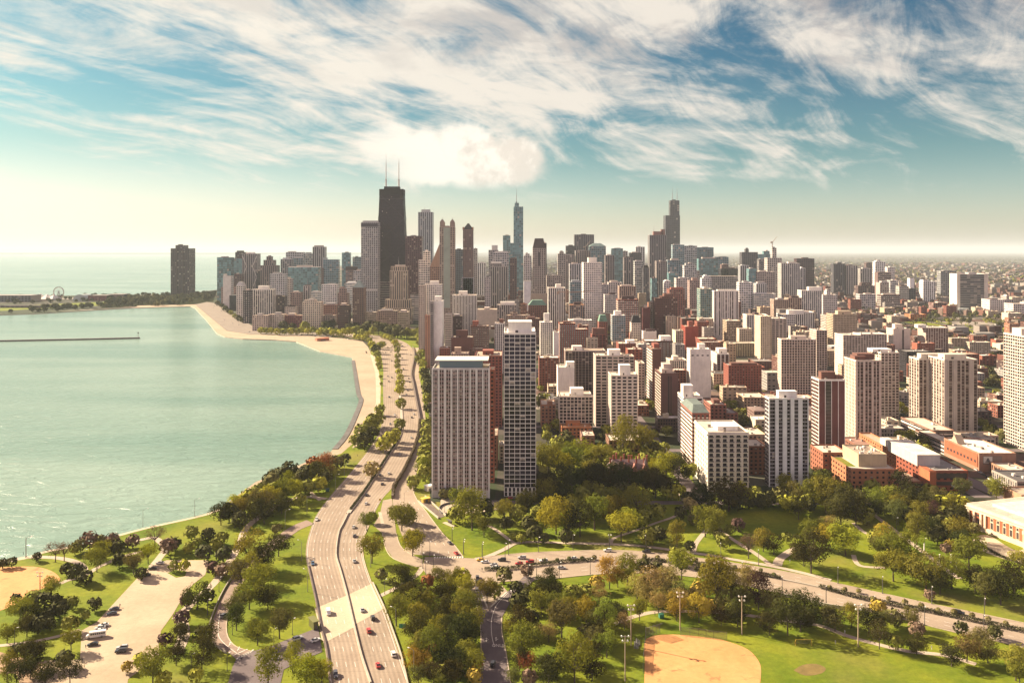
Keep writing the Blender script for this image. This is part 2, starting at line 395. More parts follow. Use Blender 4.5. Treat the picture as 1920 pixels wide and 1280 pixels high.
# ---- beach and shore walks
poly_obj('beach', gq((660, 669), (623, 662), (600, 658), (555, 640), (517, 637), (455, 635), (422, 631), (407, 625), (387, 600), (365, 577), (357, 574), (280, 576), (252, 577), (258, 573), (350, 571), (366, 571), (395, 595),
         (425, 620), (470, 627), (560, 629), (640, 634), (680, 640), (690, 650), (698, 670), (705, 700), (706, 730), (705, 755), (699, 777), (680, 808), (661, 832), (640, 850), (560, 877), (500, 905), (440, 938), (416, 950), (480, 903), (502, 895),
         (560, 872), (620, 847), (650, 814), (670, 772), (678, 748), (673, 740), (669, 708), (662, 677)), 0.10, MATS['sand'])
poly_obj('promenade', gq((694, 664), (704, 700), (705, 730), (705, 755), (697, 782), (672, 822), (660, 840), (668, 838), (690, 808), (706, 778), (713, 755), (714, 720), (709, 690), (703, 668)), 0.16, MATS['promenade'])
mb = MB(); ribbon(mb, smooth(gq((-20, 1054), (44, 1047), (86, 1034), (160, 1020), (270, 991), (360, 971), (397, 961), (420, 950))), 3.2, .13)
structure(mb.build('shore_walk', MATS['promenade']))
mb = MB(); ribbon(mb, smooth(gq((662, 676), (666, 700), (672, 738), (677, 750), (669, 774), (650, 815), (628, 842)), 4), 5.0, .2, .35)
structure(mb.build('breakwater_edge', MATS['dark_rock']))

# ---- the lake drive
LSD_L = [(617, 1282), (610, 1219), (599, 1175), (590, 1122), (575, 1055), (574, 1028), (579, 1003), (592, 968), (616, 934), (648, 897), (662, 880), (686, 850), (707, 818), (718, 786), (719, 762), (718, 720), (719, 700), (716, 672), (709, 655), (694, 641), (668, 634), (630, 630.5), (560, 626.5), (500, 624), (466, 620), (440, 606), (415, 588), (396, 575), (372, 571.5)]
LSD_R = [(768, 1282), (750, 1230), (732, 1177), (719, 1142), (697, 1094), (682, 1048), (681, 1013), (692, 985), (714, 939), (735, 915), (749, 895), (762, 871), (775, 842), (783, 814), (785, 790), (779, 753), (773, 720), (770, 700), (776, 668), (772, 652), (756, 640), (725, 631), (680, 626.5), (620, 624), (560, 621.5), (510, 619.5), (480, 616), (458, 603), (434, 586), (413, 570.5), (385, 567)]
def dense(L, n=4): return smooth(L, n)
def road_from(L, Rr, z, mat, name, n=3):
    a = [G(*p) for p in dense(L, n)]; b = [G(*p) for p in dense(Rr, n)]
    k = max(len(a), len(b))
    def at(P, t):
        f = t * (len(P) - 1); i = min(int(f), len(P) - 2); u = f - i
        return (P[i][0] * (1 - u) + P[i + 1][0] * u, P[i][1] * (1 - u) + P[i + 1][1] * u)
    m = MB(); N = 160; d_ = 0.0
    for i in range(N):
        p, q, r, s_ = at(b, i / N), at(b, (i + 1) / N), at(a, (i + 1) / N), at(a, i / N)
        e_ = math.hypot(q[0] - p[0], q[1] - p[1]); m.quad([(*p, z), (*q, z), (*r, z), (*s_, z)], 0, [(1, d_), (1, d_ + e_), (0, d_ + e_), (0, d_)]); d_ += e_
    return structure(m.build(name, mat))
def seg_mid(L, Rr, f):
    """points at fraction f between the two edges, matched by photo row"""
    out = []
    Ld, Rd = dense(L, 4), dense(Rr, 4)
    for (x, y) in Ld:
        best = None
        for a, b in zip(Rd, Rd[1:]):
            if (a[1] - y) * (b[1] - y) <= 0 and a[1] != b[1]:
                t = (y - a[1]) / (b[1] - a[1]); best = a[0] + t * (b[0] - a[0]); break
        if best is not None: out.append((x + (best - x) * f, y))
    return out
road_from(LSD_L, LSD_R, 0.18, MATS['drive_concrete'], 'road')
poly_obj('road', gq((366, 570.8), (395, 594.6), (425, 619.6), (470, 626.8), (560, 629), (620, 632), (620, 624), (560, 621.5), (510, 619), (480, 615), (458, 602), (434, 585), (413, 570), (388, 566)), .19, MATS['beach_drive'])
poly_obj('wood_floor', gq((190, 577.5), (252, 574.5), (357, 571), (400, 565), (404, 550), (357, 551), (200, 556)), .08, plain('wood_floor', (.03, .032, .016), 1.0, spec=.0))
MED = [(695, 1282), (677.5, 1230), (664, 1175), (651, 1118), (638, 1070), (630, 1039), (635, 1000), (642, 985), (653, 963), (681, 925), (701, 895), (725, 858), (745, 827), (753, 803), (752, 764), (750, 742), (750, 716), (745, 685), (744, 657), (737, 643), (717, 634)]
INN_L = [(754, 1038), (762, 1020), (752, 1000), (740, 960), (737, 930), (752, 895), (766, 868), (778, 842), (786, 814), (788, 790), (782, 753), (776, 720), (773, 700), (779, 668), (776, 652)]
INN_R = [(869, 1045), (852, 1022), (830, 1000), (800, 960), (776, 925), (782, 895), (784, 868), (789, 842), (795, 814), (798, 790), (794, 753), (789, 720), (785, 700), (789, 668), (790, 652)]
road_from(INN_L, INN_R, 0.18, MATS['road_concrete'], 'road')
# exit ramp, crossing and boulevard
poly_obj('road', gq((700, 985), (717, 1000), (723, 1028), (739, 1048), (782, 1063), (793, 1060), (797, 1044), (870, 1046), (891, 1047), (898, 1053), (935, 1091), (952, 1109), (913, 1147), (900, 1105), (893, 1122), (890, 1118), (854, 1098), (830, 1085), (800, 1078), (790, 1062), (793, 1050), (765, 1036), (750, 1022), (743, 1000), (738, 960), (735, 935), (718, 938), (712, 965)), 0.195, MATS['road_concrete'])
BLV_U = [(891, 1046), (979, 1037), (1066, 1033), (1140, 1031.5), (1206, 1034), (1293, 1044), (1359, 1053), (1424, 1063), (1490, 1075), (1559, 1091), (1653, 1112), (1741, 1131), (1850, 1153), (1930, 1170), (2050, 1196)]
BLV_L = [(935, 1091), (992, 1087), (1044, 1084), (1103, 1078), (1170, 1074), (1240, 1076), (1302, 1082), (1372, 1092), (1424, 1104), (1468, 1113), (1512, 1124), (1587, 1140), (1657, 1152), (1732, 1171), (1793, 1186), (1885, 1206), (1990, 1232)]
poly_obj('road', [G(*p) for p in dense(BLV_U)] + [G(*p) for p in dense(BLV_L)][::-1], 0.21, MATS['road_concrete'])
poly_obj('road', gq((891, 1118), (900, 1166), (902, 1219), (900, 1290), (960, 1290), (956, 1262), (948, 1219), (941, 1185), (941, 1157), (961, 1122), (1004, 1086), (985, 1078), (952, 1109), (913, 1147), (900, 1105)), 0.225, MATS['asphalt'])
# under the bridge and the curved ramp on the lake side
RMP_O = [(575, 975), (552, 984), (535, 994), (509, 1013), (468, 1048), (441, 1079), (419, 1114), (402, 1153), (393, 1186), (399, 1203), (428, 1223), (443, 1236)]
RMP_I = [(590, 982), (566, 991), (552, 1000), (526, 1019), (488, 1052), (462, 1082), (440, 1114), (427, 1150), (425, 1186), (437, 1208), (455, 1217), (472, 1221)]
road_from(RMP_O, RMP_I, 0.18, plain('ramp_asphalt', (.25, .18, .14), .85, var=.15, vs=.5), 'road')
poly_obj('road', gq((443, 1236), (472, 1221), (500, 1214), (597, 1176), (604, 1222), (566, 1238), (532, 1255), (524, 1290), (425, 1290), (436, 1250)), 0.195, MATS['asphalt'])
poly_obj('bridge_deck', gq((599, 1176), (590, 1141), (651, 1116), (697, 1094), (719, 1142), (664, 1172), (664, 1176), (611, 1204), (603, 1200)), 0.24, MATS['bridge_concrete'])
# car park
poly_obj('parking_lot', gq((280, 1063), (312, 1050), (389, 1050), (389, 1062), (385, 1077), (361, 1096), (341, 1122), (325, 1150), (302, 1182), (297, 1210), (300, 1225), (270, 1250), (240, 1273), (238, 1290), (60, 1290), (83, 1238), (150, 1236), (153, 1182), (181, 1166), (256, 1085)), 0.14, MATS['lot_paving'])
poly_obj('parking_lot', gq((-160, 1236), (0, 1222), (48, 1234), (100, 1245), (90, 1290), (40, 1290), (30, 1262), (-160, 1262)), 0.125, plain('bare_earth', (.33, .215, .13), .95, var=.2, vs=.2))
poly_obj('lawn', gq((314, 1074), (330, 1068), (350, 1071), (347, 1080), (330, 1083)), 0.16, MATS['lawn'])
poly_obj('lawn', gq((297, 1222), (312, 1213), (318, 1222), (302, 1232)), 0.16, MATS['lawn'])
# ball diamonds
poly_obj('infield', smooth(gq((-160, 1075), (-60, 1066), (0, 1063), (63, 1062), (96, 1070), (112, 1083), (109, 1092), (72, 1106), (45, 1122), (13, 1140), (-60, 1160), (-160, 1180)), 3), 0.12, MATS['infield_clay'])
poly_obj('infield', smooth(gq((1208, 1290), (1209, 1240), (1212, 1197), (1262, 1189), (1337, 1196), (1367, 1203), (1402, 1217), (1422, 1238), (1427, 1258), (1424, 1292)), 3), 0.12, MATS['infield_clay'])
poly_obj('bare_patch', smooth(gq((1488, 1256), (1505, 1246), (1530, 1244), (1548, 1252), (1540, 1262), (1510, 1266), (1488, 1256)), 3), 0.10, plain('worn_turf', (.17, .12, .035), .95, var=.3, vs=.25))
# footpaths
def path(pts, w, crop=None, mat='path_paving', z=0.12):
    m = MB(); P = [U(crop, *p) for p in pts] if crop else pts
    ribbon(m, smooth([G(*p) for p in P], 5), w, z); return structure(m.build('path', MATS[mat]))
path([(-40, 1061), (0, 1056), (48, 1045), (100, 1045), (135, 1051), (153, 1060), (158, 1070)], 4)
path([(112, 1094), (126, 1088), (142, 1084), (165, 1075), (190, 1060), (240, 1040), (285, 1030)], 3, z=.125)
path([(-40, 1213), (20, 1208), (70, 1201), (118, 1190), (150, 1180)], 2.6, z=.13)
path([(285, 1062), (300, 1044), (310, 1028), (300, 1015), (285, 1008), (250, 1015)], 4, z=.135)
path([(330, 1160), (366, 1125), (389, 1105), (408, 1085), (432, 1050), (450, 1018), (462, 990), (500, 960), (560, 932), (612, 935)], 4.2)
path([(330, 1225), (345, 1190), (340, 1160)], 5, z=.13)
path([(712, 1117), (750, 1098), (775, 1083), (788, 1070), (794, 1056)], 3)
path([(560, 905), (585, 925), (600, 938)], 2.5, z=.14)
path([(891, 1049), (915, 1043), (945, 1030), (966, 1019), (1000, 1016), (1060, 1018), (1140, 1020), (1206, 1024), (1271, 1033), (1330, 1041), (1380, 1050), (1440, 1060), (1500, 1073), (1558, 1088)], 3.4, z=.25)
path([(966, 1019), (950, 1008), (925, 990), (900, 978)], 2.6, z=.14)
path([(1145, 1018), (1152, 1008), (1190, 995), (1230, 980), (1268, 966), (1285, 945), (1270, 925)], 2.4, z=.13)
path([(1300, 1034), (1304, 1020), (1319, 1000), (1330, 990)], 3, z=.135)
path([(1446, 1060), (1420, 1040), (1385, 1018), (1350, 995)], 3, z=.14)
path([(1457, 1060), (1465, 1045), (1499, 1026), (1535, 1030)], 5, z=.145)
path([(1588, 926), (1620, 950), (1644, 969), (1680, 996), (1721, 1027), (1776, 1069), (1800, 1085)], 3.2, z=.13)
path([(1600, 980), (1625, 1000), (1650, 1000), (1680, 996)], 2.6, z=.14)
path([(1600, 1040), (1612, 1060), (1660, 1064)], 2.6, z=.15)
path([(1068, 1227), (1095, 1203), (1120, 1185), (1150, 1170), (1190, 1155), (1240, 1146), (1330, 1147), (1400, 1153), (1470, 1163), (1535, 1172), (1590, 1192), (1640, 1206), (1700, 1220), (1770, 1228), (1830, 1245)], 3)
path([(712, 960), (718, 985)], 2, z=.2)
poly_obj('plaza', smooth(gq((1822, 1014), (1838, 1003), (1860, 1006), (1900, 1030), (1960, 1045), (1990, 1075), (1930, 1060), (1880, 1047), (1840, 1032)), 3), 0.14, MATS['promenade'])
poly_obj('forecourt', smooth(gq((826, 938), (840, 930), (900, 936), (940, 946), (930, 956), (880, 962), (840, 966), (826, 955)), 3), 0.14, MATS['path_paving'])
poly_obj('ramp_pit', gq((786, 940), (796, 933), (834, 968), (822, 972)), 0.2, MATS['wall_stone'])
# city streets, running away from the camera and across it
def street(x0, y0, x1, y1, w, z=.1): 
    m = MB(); ribbon(m, [(x0, y0), (x1, y1)], w, z); structure(m.build('street', MATS['asphalt']))
street(-22, 575, -22, 1600, 9); street(62, 560, 62, 2200, 10, .104); street(128, 560, 128, 2400, 10, .104); street(215, 575, 215, 2600, 12, .104); street(325, 570, 325, 2600, 12, .104)
street(348, 500, 330, 700, 14, .12); street(420, 700, 420, 3000, 14, .104); street(560, 560, 560, 3000, 16, .104); street(760, 700, 760, 3400, 16, .104); street(1000, 800, 1000, 4000, 18, .104)
for yy in (705, 800, 905, 1010, 1120, 1240, 1360, 1500, 1660, 1850, 2100, 2400):
    street(-10, yy, 60 + yy * .9, yy, 10, .115)
street(-30, 560, 360, 556, 8, .13)

# ---- painted lines on the lake drive
def lane_lines():
    m = MB()
    def dashes(L, Rr, f, gap=9.5, ln=4.2, w=.2, y_far=820, solid=False, y_near=9999):
        P = [G(*p) for p in seg_mid(L, Rr, f) if y_far < p[1] < y_near]
        d = 0.0; on = 0
        for a, b in zip(P, P[1:]):
            va, vb = Vector(a), Vector(b); l = (vb - va).length
            if l < 1e-4: continue
            t = 0.0
            if solid: ribbon(m, [a, b], w, .25); continue
            while t < l:
                k = (d + t) % (gap + ln)
                if k < ln:
                    e = min(l, t + ln - k); ribbon(m, [tuple(va.lerp(vb, t / l)), tuple(va.lerp(vb, e / l))], w, .25); t = e + 1e-3
                else: t = min(l, t + gap + ln - k + 1e-3)
            d += l
    for f in (.13, .25, .37): dashes(LSD_L, LSD_R, f, y_far=990)
    for f in (.66, .77, .88): dashes(LSD_L, LSD_R, f, y_far=990)
    for f in (.12, .24, .36): dashes(LSD_L, MED, f * 2, y_far=800, y_near=985)
    for f in (.03,): dashes(LSD_L, LSD_R, f, solid=True, w=.22, y_far=800)
    for f in (.975,): dashes(LSD_L, LSD_R, f, solid=True, w=.22, y_far=940)
    for f in (.3, .62, .8): dashes(INN_L, INN_R, f, y_far=930, w=.22)
    def yat(Lx, x):
        for a, b in zip(Lx, Lx[1:]):
            if a[0] <= x <= b[0]: return a[1] + (b[1] - a[1]) * (x - a[0]) / (b[0] - a[0])
        return None
    for f in (.14, .27, .66, .80):                 # lanes of the boulevard
        x = 1010
        while x < 1925:
            q = [(xx, yat(BLV_U, xx) + f * (yat(BLV_L, xx) - yat(BLV_U, xx))) for xx in (x, x + 12)]
            ribbon(m, [G(*p) for p in q], .22, .25); x += 40
    structure(m.build('lane_markings', MATS['road_paint']))
    m = MB()
    for k in range(12):                            # zebra crossings
        x = 814 + k * 4.7; a, b = G(x, 1046.6), G(x + 2.0, 1043.6); c = G(x + 2.4, 1046.6)
        m.quad([(a[0], a[1], .27), (c[0], a[1], .27), (c[0], b[1], .27), (a[0], b[1], .27)])
    for k in range(7):
        p = G(446 + k * 4.1, 1233 - k * 2.0); m.quad([(p[0] - .45, p[1] - 1.4, .27), (p[0] + .25, p[1] - 1.4, .27), (p[0] + .95, p[1] + 1.4, .27), (p[0] + .25, p[1] + 1.4, .27)])
    ribbon(m, [G(438, 1229), G(464, 1217)], .5, .27)
    ribbon(m, smooth([G(*p) for p in ((412, 1150), (409, 1186), (417, 1203), (440, 1222), (450, 1228))]), .25, .27)
    ribbon(m, smooth([G(*p) for p in ((952, 1112), (932, 1133), (922, 1160), (922, 1190), (927, 1213))]), .25, .27)
    for off in (0, 1.2, 2.4): ribbon(m, [G(901 + off * .8, 1108 + off), G(914 + off * .2, 1141 - off), G(921, 1138 - off), G(951 - off, 1110)], .22, .28)
    def arrow(px, py, a):
        x, y = G(px, py); c, s_ = math.cos(a), math.sin(a)
        for q in ([(-.14, -2), (.14, -2), (.14, .6), (-.14, .6)], [(-.55, .6), (.55, .6), (0, 1.9)], [(.14, -1.2), (1.0, -.2), (1.0, .2), (.14, -.7)]):
            m.quad([(x + c * u - s_ * v, y + s_ * u + c * v, .27) for u, v in q])
    arrow(431, 1207, .1); arrow(447, 1216, .1); arrow(912, 1199, 0); arrow(930, 1198, 0)
    structure(m.build('road_markings', MATS['road_paint']))
    fc = bpy.data.curves.new('lettering', 'FONT'); fc.body = 'ONLY'; fc.size = 2.0; fc.align_x = 'CENTER'; t = bpy.data.objects.new('lettering', fc); COL.objects.link(t)
    me = bpy.data.meshes.new_from_object(t.evaluated_get(bpy.context.evaluated_depsgraph_get())); bpy.data.objects.remove(t); me.materials.clear(); me.materials.append(MATS['road_paint'])
    o = bpy.data.objects.new('road_markings', me); o.location = (*G(934, 1213), .28); o.scale = (1.0, 1.9, 1.0); structure(link(o))
lane_lines()

# ---- kerbs, retaining walls and medians
def wall_thing(name, pts, w, h, mat, label, cat, z=.12, n=4):
    m = MB(); ribbon(m, smooth([G(*p) for p in pts], n), w, z, h); o = m.build(name, MATS[mat]); tag(o, label, cat); return o
wall_thing('median_barrier', MED[:9], .7, .9, 'barrier_concrete', 'long cream concrete barrier curving down the middle of the lake drive', 'barrier', .2)
wall_thing('planter_wall', MED[8:16], 2.6, .6, 'barrier_concrete', 'raised concrete planting strip with small trees between the two carriageways', 'planter', .2)
wall_thing('retaining_wall', [(736, 935), (738, 915), (751, 895), (764, 870), (776.5, 842), (784.5, 814), (786.5, 790), (780.5, 753), (774.5, 720), (771.5, 700), (777.5, 668), (774, 652)], 1.6, 2.6, 'wall_stone', 'dark stone retaining wall between the lake drive and the inner drive', 'wall', .1)
wall_thing('bridge_parapet', [(620, 1290), (612, 1219), (601, 1175), (591, 1122), (577, 1060)], .5, 1.0, 'wall_stone', 'dark railing wall along the lake side of the road bridge', 'parapet', .2)
wall_thing('bridge_parapet', [(766, 1290), (752, 1230), (734, 1177), (721, 1142), (699, 1094)], .5, .9, 'barrier_concrete', 'cream parapet along the city side of the road bridge', 'parapet', .2)
wall_thing('guard_rail', [(468, 1046), (438, 1079), (416, 1114), (399, 1153), (390.5, 1186), (397, 1205), (424, 1225)], .35, 1.0, 'barrier_concrete', 'pale guard rail round the outside of the curved ramp', 'guard rail', .12)
wall_thing('low_wall', [(1455, 1116), (1510, 1126), (1545, 1136), (1590, 1143)], .6, 1.6, 'barrier_concrete', 'pale grey low wall below the boulevard beside the bushes', 'wall', .1)
wall_thing('median_barrier', [(1466, 1087), (1500, 1094), (1542, 1103)], .9, .6, 'barrier_concrete', 'short white concrete divider in a gap of the boulevard hedge', 'barrier', .24)
wall_thing('pit_wall', [(784, 941), (822, 973)], .5, 1.2, 'barrier_concrete', 'cream wall down the side of the underpass ramp', 'wall', .2)
wall_thing('pit_wall', [(797, 932), (836, 968)], .5, 1.2, 'barrier_concrete', 'cream wall of the underpass ramp nearest the tower', 'wall', .2)
wall_thing('garden_wall', [(906, 929), (860, 942), (835, 946), (824, 953), (828, 963), (850, 966)], .5, 1.1, 'dark_rock', 'dark curved wall round the driveway in front of the apartment slab', 'wall', .1)
mb = MB()
for L in (BLV_U, BLV_L): ribbon(mb, smooth([G(*p) for p in L], 3), .4, .1, .24)
for L in ([(743, 1000), (750, 1022), (765, 1036), (793, 1050)], [(717, 1000), (723, 1028), (739, 1048), (782, 1063)], INN_R[:6], LSD_R[4:8], RMP_I[5:], [(941, 1157), (941, 1185), (948, 1219), (958, 1282)], [(891, 1122), (900, 1166), (902, 1219), (900, 1282)]):
    ribbon(mb, smooth([G(*p) for p in L], 3), .4, .1, .24)
structure(mb.build('kerb', MATS['promenade']))
# ---------------------------------------------------------------- building materials
def obj_attr(nt, name):
    n = nt.node('ShaderNodeAttribute'); n.attribute_type = 'OBJECT'; n.attribute_name = name
    return n
def facade_mats():
    # masonry whose colour is the object's own colour, with weathering
    def masonry(name, attr=None, rough=.85):
        m, nt, b = new_mat(name)
        base = nt.node('ShaderNodeObjectInfo').outputs['Color'] if attr is None else obj_attr(nt, attr).outputs['Color']
        g = nt.node('ShaderNodeNewGeometry').outputs['Position']
        k = nt.m('MULTIPLY', nt.rng(nt.noise(g, .09, 6, .65, .5), .3, .7, .86, 1.12), nt.rng(nt.noise(nt.node('ShaderNodeMapping', {'Vector': g, 'Scale': (1, 1, .12)}).outputs[0], .55, 4, .6), .3, .7, .92, 1.08))
        nt.put(b.inputs['Base Color'], nt.mix(1.0, base, nt.comb(k, k, k), 'MULTIPLY')); b.inputs['Roughness'].default_value = rough
        b.inputs['Specular IOR Level'].default_value = .25
    masonry('masonry'); masonry('spandrel', 'sp')
    # facade seen from farther off: openings laid out in bays and storeys
    m, nt, b = new_mat('facade')
    uv = nt.node('ShaderNodeUVMap', uv_map='UVMap').outputs[0]
    u, v, _ = nt.sep(uv)[:3]
    fu, fv = nt.m('FRACT', u), nt.m('FRACT', v); cu, cv = nt.m('FLOOR', u), nt.m('FLOOR', v)
    ww, wh = obj_attr(nt, 'ww').outputs['Fac'], obj_attr(nt, 'wh').outputs['Fac']
    du = nt.m('ABSOLUTE', nt.m('SUBTRACT', fu, .5)); dv = nt.m('ABSOLUTE', nt.m('SUBTRACT', fv, .52))
    inu = nt.m('LESS_THAN', du, nt.m('MULTIPLY', ww, .5)); inv = nt.m('LESS_THAN', dv, nt.m('MULTIPLY', wh, .5))
    win = nt.m('MULTIPLY', inu, inv)
    oi = nt.node('ShaderNodeObjectInfo')
    r = nt.white(nt.comb(cu, cv, nt.m('MULTIPLY', oi.outputs['Random'], 91.0)))
    r2 = nt.white(nt.comb(cv, cu, nt.m('MULTIPLY', oi.outputs['Random'], 37.0)))
    lit = obj_attr(nt, 'lit').outputs['Fac']
    gl = obj_attr(nt, 'glass').outputs['Color']
    k = nt.rng(r2, 0, 1, .55, 1.5)
    glass = nt.mix(1.0, gl, nt.comb(k, k, k), 'MULTIPLY')
    blind = nt.m('LESS_THAN', r, lit)
    glass = nt.mix(nt.m('MULTIPLY', blind, nt.rng(r2, 0, 1, .35, 1.0)), glass, (.40, .34, .28))
    g = nt.node('ShaderNodeNewGeometry').outputs['Position']
    kk = nt.rng(nt.noise(g, .05, 6, .65, .5), .3, .7, .86, 1.12)
    wall = nt.mix(1.0, nt.mix(inu, oi.outputs['Color'], obj_attr(nt, 'sp').outputs['Color']), nt.comb(kk, kk, kk), 'MULTIPLY')
    nt.put(b.inputs['Base Color'], nt.mix(win, wall, glass)); nt.put(b.inputs['Roughness'], nt.rng(win, 0, 1, .85, .12)); nt.put(b.inputs['Specular IOR Level'], nt.rng(win, 0, 1, .2, .32))
    # window panes of the nearer buildings
    def pane(name, col, lit, rough=.1):
        m, nt, b = new_mat(name)
        oi = nt.node('ShaderNodeObjectInfo'); uv = nt.node('ShaderNodeUVMap', uv_map='UVMap').outputs[0]
        u, v, _ = nt.sep(uv)[:3]
        cell = nt.comb(nt.m('FLOOR', u), nt.m('FLOOR', v), nt.m('MULTIPLY', oi.outputs['Random'], 77.0))
        r = nt.white(cell); r2 = nt.white(nt.comb(nt.m('FLOOR', v), nt.m('FLOOR', u), nt.m('MULTIPLY', oi.outputs['Random'], 31.0)))
        k = nt.rng(r2, 0, 1, .5, 1.6); c = nt.mix(1.0, (*col, 1), nt.comb(k, k, k), 'MULTIPLY')
        # a drawn blind fills the upper part of some panes; frames divide each opening
        drop = nt.rng(r2, 0, 1, .1, .95); fv = nt.m('FRACT', v); fu = nt.m('FRACT', u)
        bl = nt.m('MULTIPLY', nt.m('LESS_THAN', r, lit), nt.m('GREATER_THAN', fv, drop))
        c = nt.mix(nt.m('MULTIPLY', bl, .85), c, (.42, .37, .31))
        mull = nt.m('LESS_THAN', nt.m('ABSOLUTE', nt.m('SUBTRACT', nt.m('FRACT', nt.m('MULTIPLY', fu, 2.0)), .5)), .45)
        c = nt.mix(mull, (.065, .052, .05), c)
        nt.put(b.inputs['Base Color'], c); b.inputs['Roughness'].default_value = rough; b.inputs['Specular IOR Level'].default_value = .3
    pane('pane_dark', (.020, .017, .024), .10); pane('pane_brown', (.06, .038, .034), .34); pane('pane_grey', (.055, .055, .062), .3); pane('pane_blue', (.05, .10, .12), .12)
    m, nt, b = new_mat('roofing')
    g = nt.node('ShaderNodeNewGeometry').outputs['Position']; oi = nt.node('ShaderNodeObjectInfo')
    k = nt.m('MULTIPLY', nt.rng(nt.noise(g, .12, 6, .7, .6), .32, .68, .68, 1.2), nt.rng(nt.noise(g, .6, 3, .6), .3, .7, .9, 1.1))
    nt.put(b.inputs['Base Color'], nt.mix(1.0, oi.outputs['Color'], nt.comb(k, k, k), 'MULTIPLY')); b.inputs['Roughness'].default_value = .9
    m, nt, b = new_mat('painted'); nt.put(b.inputs['Base Color'], nt.node('ShaderNodeObjectInfo').outputs['Color']); b.inputs['Roughness'].default_value = .6
    plain('steel', (.28, .26, .25), .45, .5)
facade_mats()

WHITE, CREAM, BEIGE, TAN, GREY = (.79, .74, .67), (.63, .535, .455), (.50, .41, .355), (.40, .295, .23), (.38, .345, .335)
LGREY = (.54, .50, .475)
RED, BROWN, DARK, BLACK, ROSE = (.25, .085, .062), (.16, .078, .062), (.075, .046, .045), (.028, .024, .027), (.30, .155, .12)
ORANGE = (.40, .16, .07)
GDARK, GBROWN, GBLUE, GTEAL, GGREY = (.028, .026, .034), (.055, .036, .032), (.05, .115, .14), (.10, .21, .22), (.10, .11, .12)
ROOFC = {'pale': (.55, .48, .38), 'tan': (.42, .33, .24), 'grey': (.26, .235, .215), 'dark': (.09, .08, .078), 'white': (.70, .65, .57)}
# style: bay, storey, window width share, window height share, glass, share of drawn blinds
STY = {'punch': (3.4, 3.0, .52, .54, GDARK, .16), 'grid': (3.2, 3.0, .74, .60, GDARK, .22), 'fine': (1.9, 3.3, .62, .58, GDARK, .15), 'curtain': (1.7, 3.7, .88, .80, GBLUE, .06),
       'teal': (1.7, 3.6, .90, .82, GTEAL, .05), 'vert': (3.0, 3.0, .56, .74, GDARK, .2), 'slit': (2.8, 3.4, .54, .93, GDARK, .05), 'horiz': (9.0, 3.1, .95, .48, GDARK, .25), 'band': (6.0, 3.2, .90, .55, GGREY, .2),
       'blank': None, 'dark': (1.7, 3.7, .80, .72, (.022, .02, .026), .05), 'brown': (2.6, 3.2, .55, .55, GBROWN, .2), 'balc': (5.2, 2.9, .78, .62, GDARK, .25), 'punchs': (2.5, 3.0, .58, .58, GDARK, .14)}
PANE = {GDARK: 'pane_dark', GBROWN: 'pane_brown', GBLUE: 'pane_blue', GGREY: 'pane_grey', GTEAL: 'pane_blue'}
def props(o, st, sp):
    o['ww'], o['wh'], o['glass'], o['lit'] = float(st[2]), float(st[3]), [float(c) for c in st[4]], float(st[5])
    o['sp'] = [float(c) for c in sp]
def lattice(mb, p, du, W, z0, z1, st, mi0=0, panes=None, recess=.35, face=None):
    """one wall with real recessed openings; du is the unit vector along the wall, outward normal = (du.y, -du.x)"""
    nb, nf = max(1, round(W / st[0])), max(1, round((z1 - z0) / st[1]))
    bw, fh = W / nb, (z1 - z0) / nf
    us = [0.0]; vs = [z0]
    for i in range(nb): c = (i + .5) * bw; us += [c - bw * st[2] / 2, c + bw * st[2] / 2]
    us.append(W)
    for j in range(nf): c = z0 + (j + .52) * fh; vs += [c - fh * st[3] / 2, c + fh * st[3] / 2]
    vs.append(z1)
    nx, ny = du[1], -du[0]; b = len(mb.v); nv = len(vs)
    for u in us:
        for v in vs: mb.v.append((p[0] + du[0] * u, p[1] + du[1] * u, v))
    def P(i, j, k=0.0): return (p[0] + du[0] * us[i] - nx * k, p[1] + du[1] * us[i] - ny * k, vs[j])
    for i in range(len(us) - 1):
        for j in range(nv - 1):
            a, c = b + i * nv + j, b + (i + 1) * nv + j
            if i % 2 == 1 and j % 2 == 1:
                n0 = len(mb.v); mb.v.extend([P(i, j, recess), P(i + 1, j, recess), P(i + 1, j + 1, recess), P(i, j + 1, recess)])
                for q in ((a, c, n0 + 1, n0), (c, c + 1, n0 + 2, n0 + 1), (c + 1, a + 1, n0 + 3, n0 + 2), (a + 1, a, n0, n0 + 3)):
                    mb.f.append(q); mb.mi.append(mi0); mb.uv.append([(0.5, 0.5)] * 4)
                if panes is None:
                    mb.f.append((n0, n0 + 1, n0 + 2, n0 + 3)); mb.mi.append(2); mb.has_uv = True
                    iu, iv = i // 2 + face * 40, j // 2
                    mb.uv.append([(iu + .001, iv + .001), (iu + .999, iv + .001), (iu + .999, iv + .999), (iu + .001, iv + .999)])
                else: panes.append((P(i, j, recess), P(i + 1, j, recess), P(i + 1, j + 1, recess), P(i, j + 1, recess), i // 2 + face * 40, j // 2))
            else:
                mb.f.append((a, c, c + 1, a + 1)); mb.mi.append(1 if (i % 2 == 1) else mi0); mb.uv.append([(0.5, 0.5)] * 4)
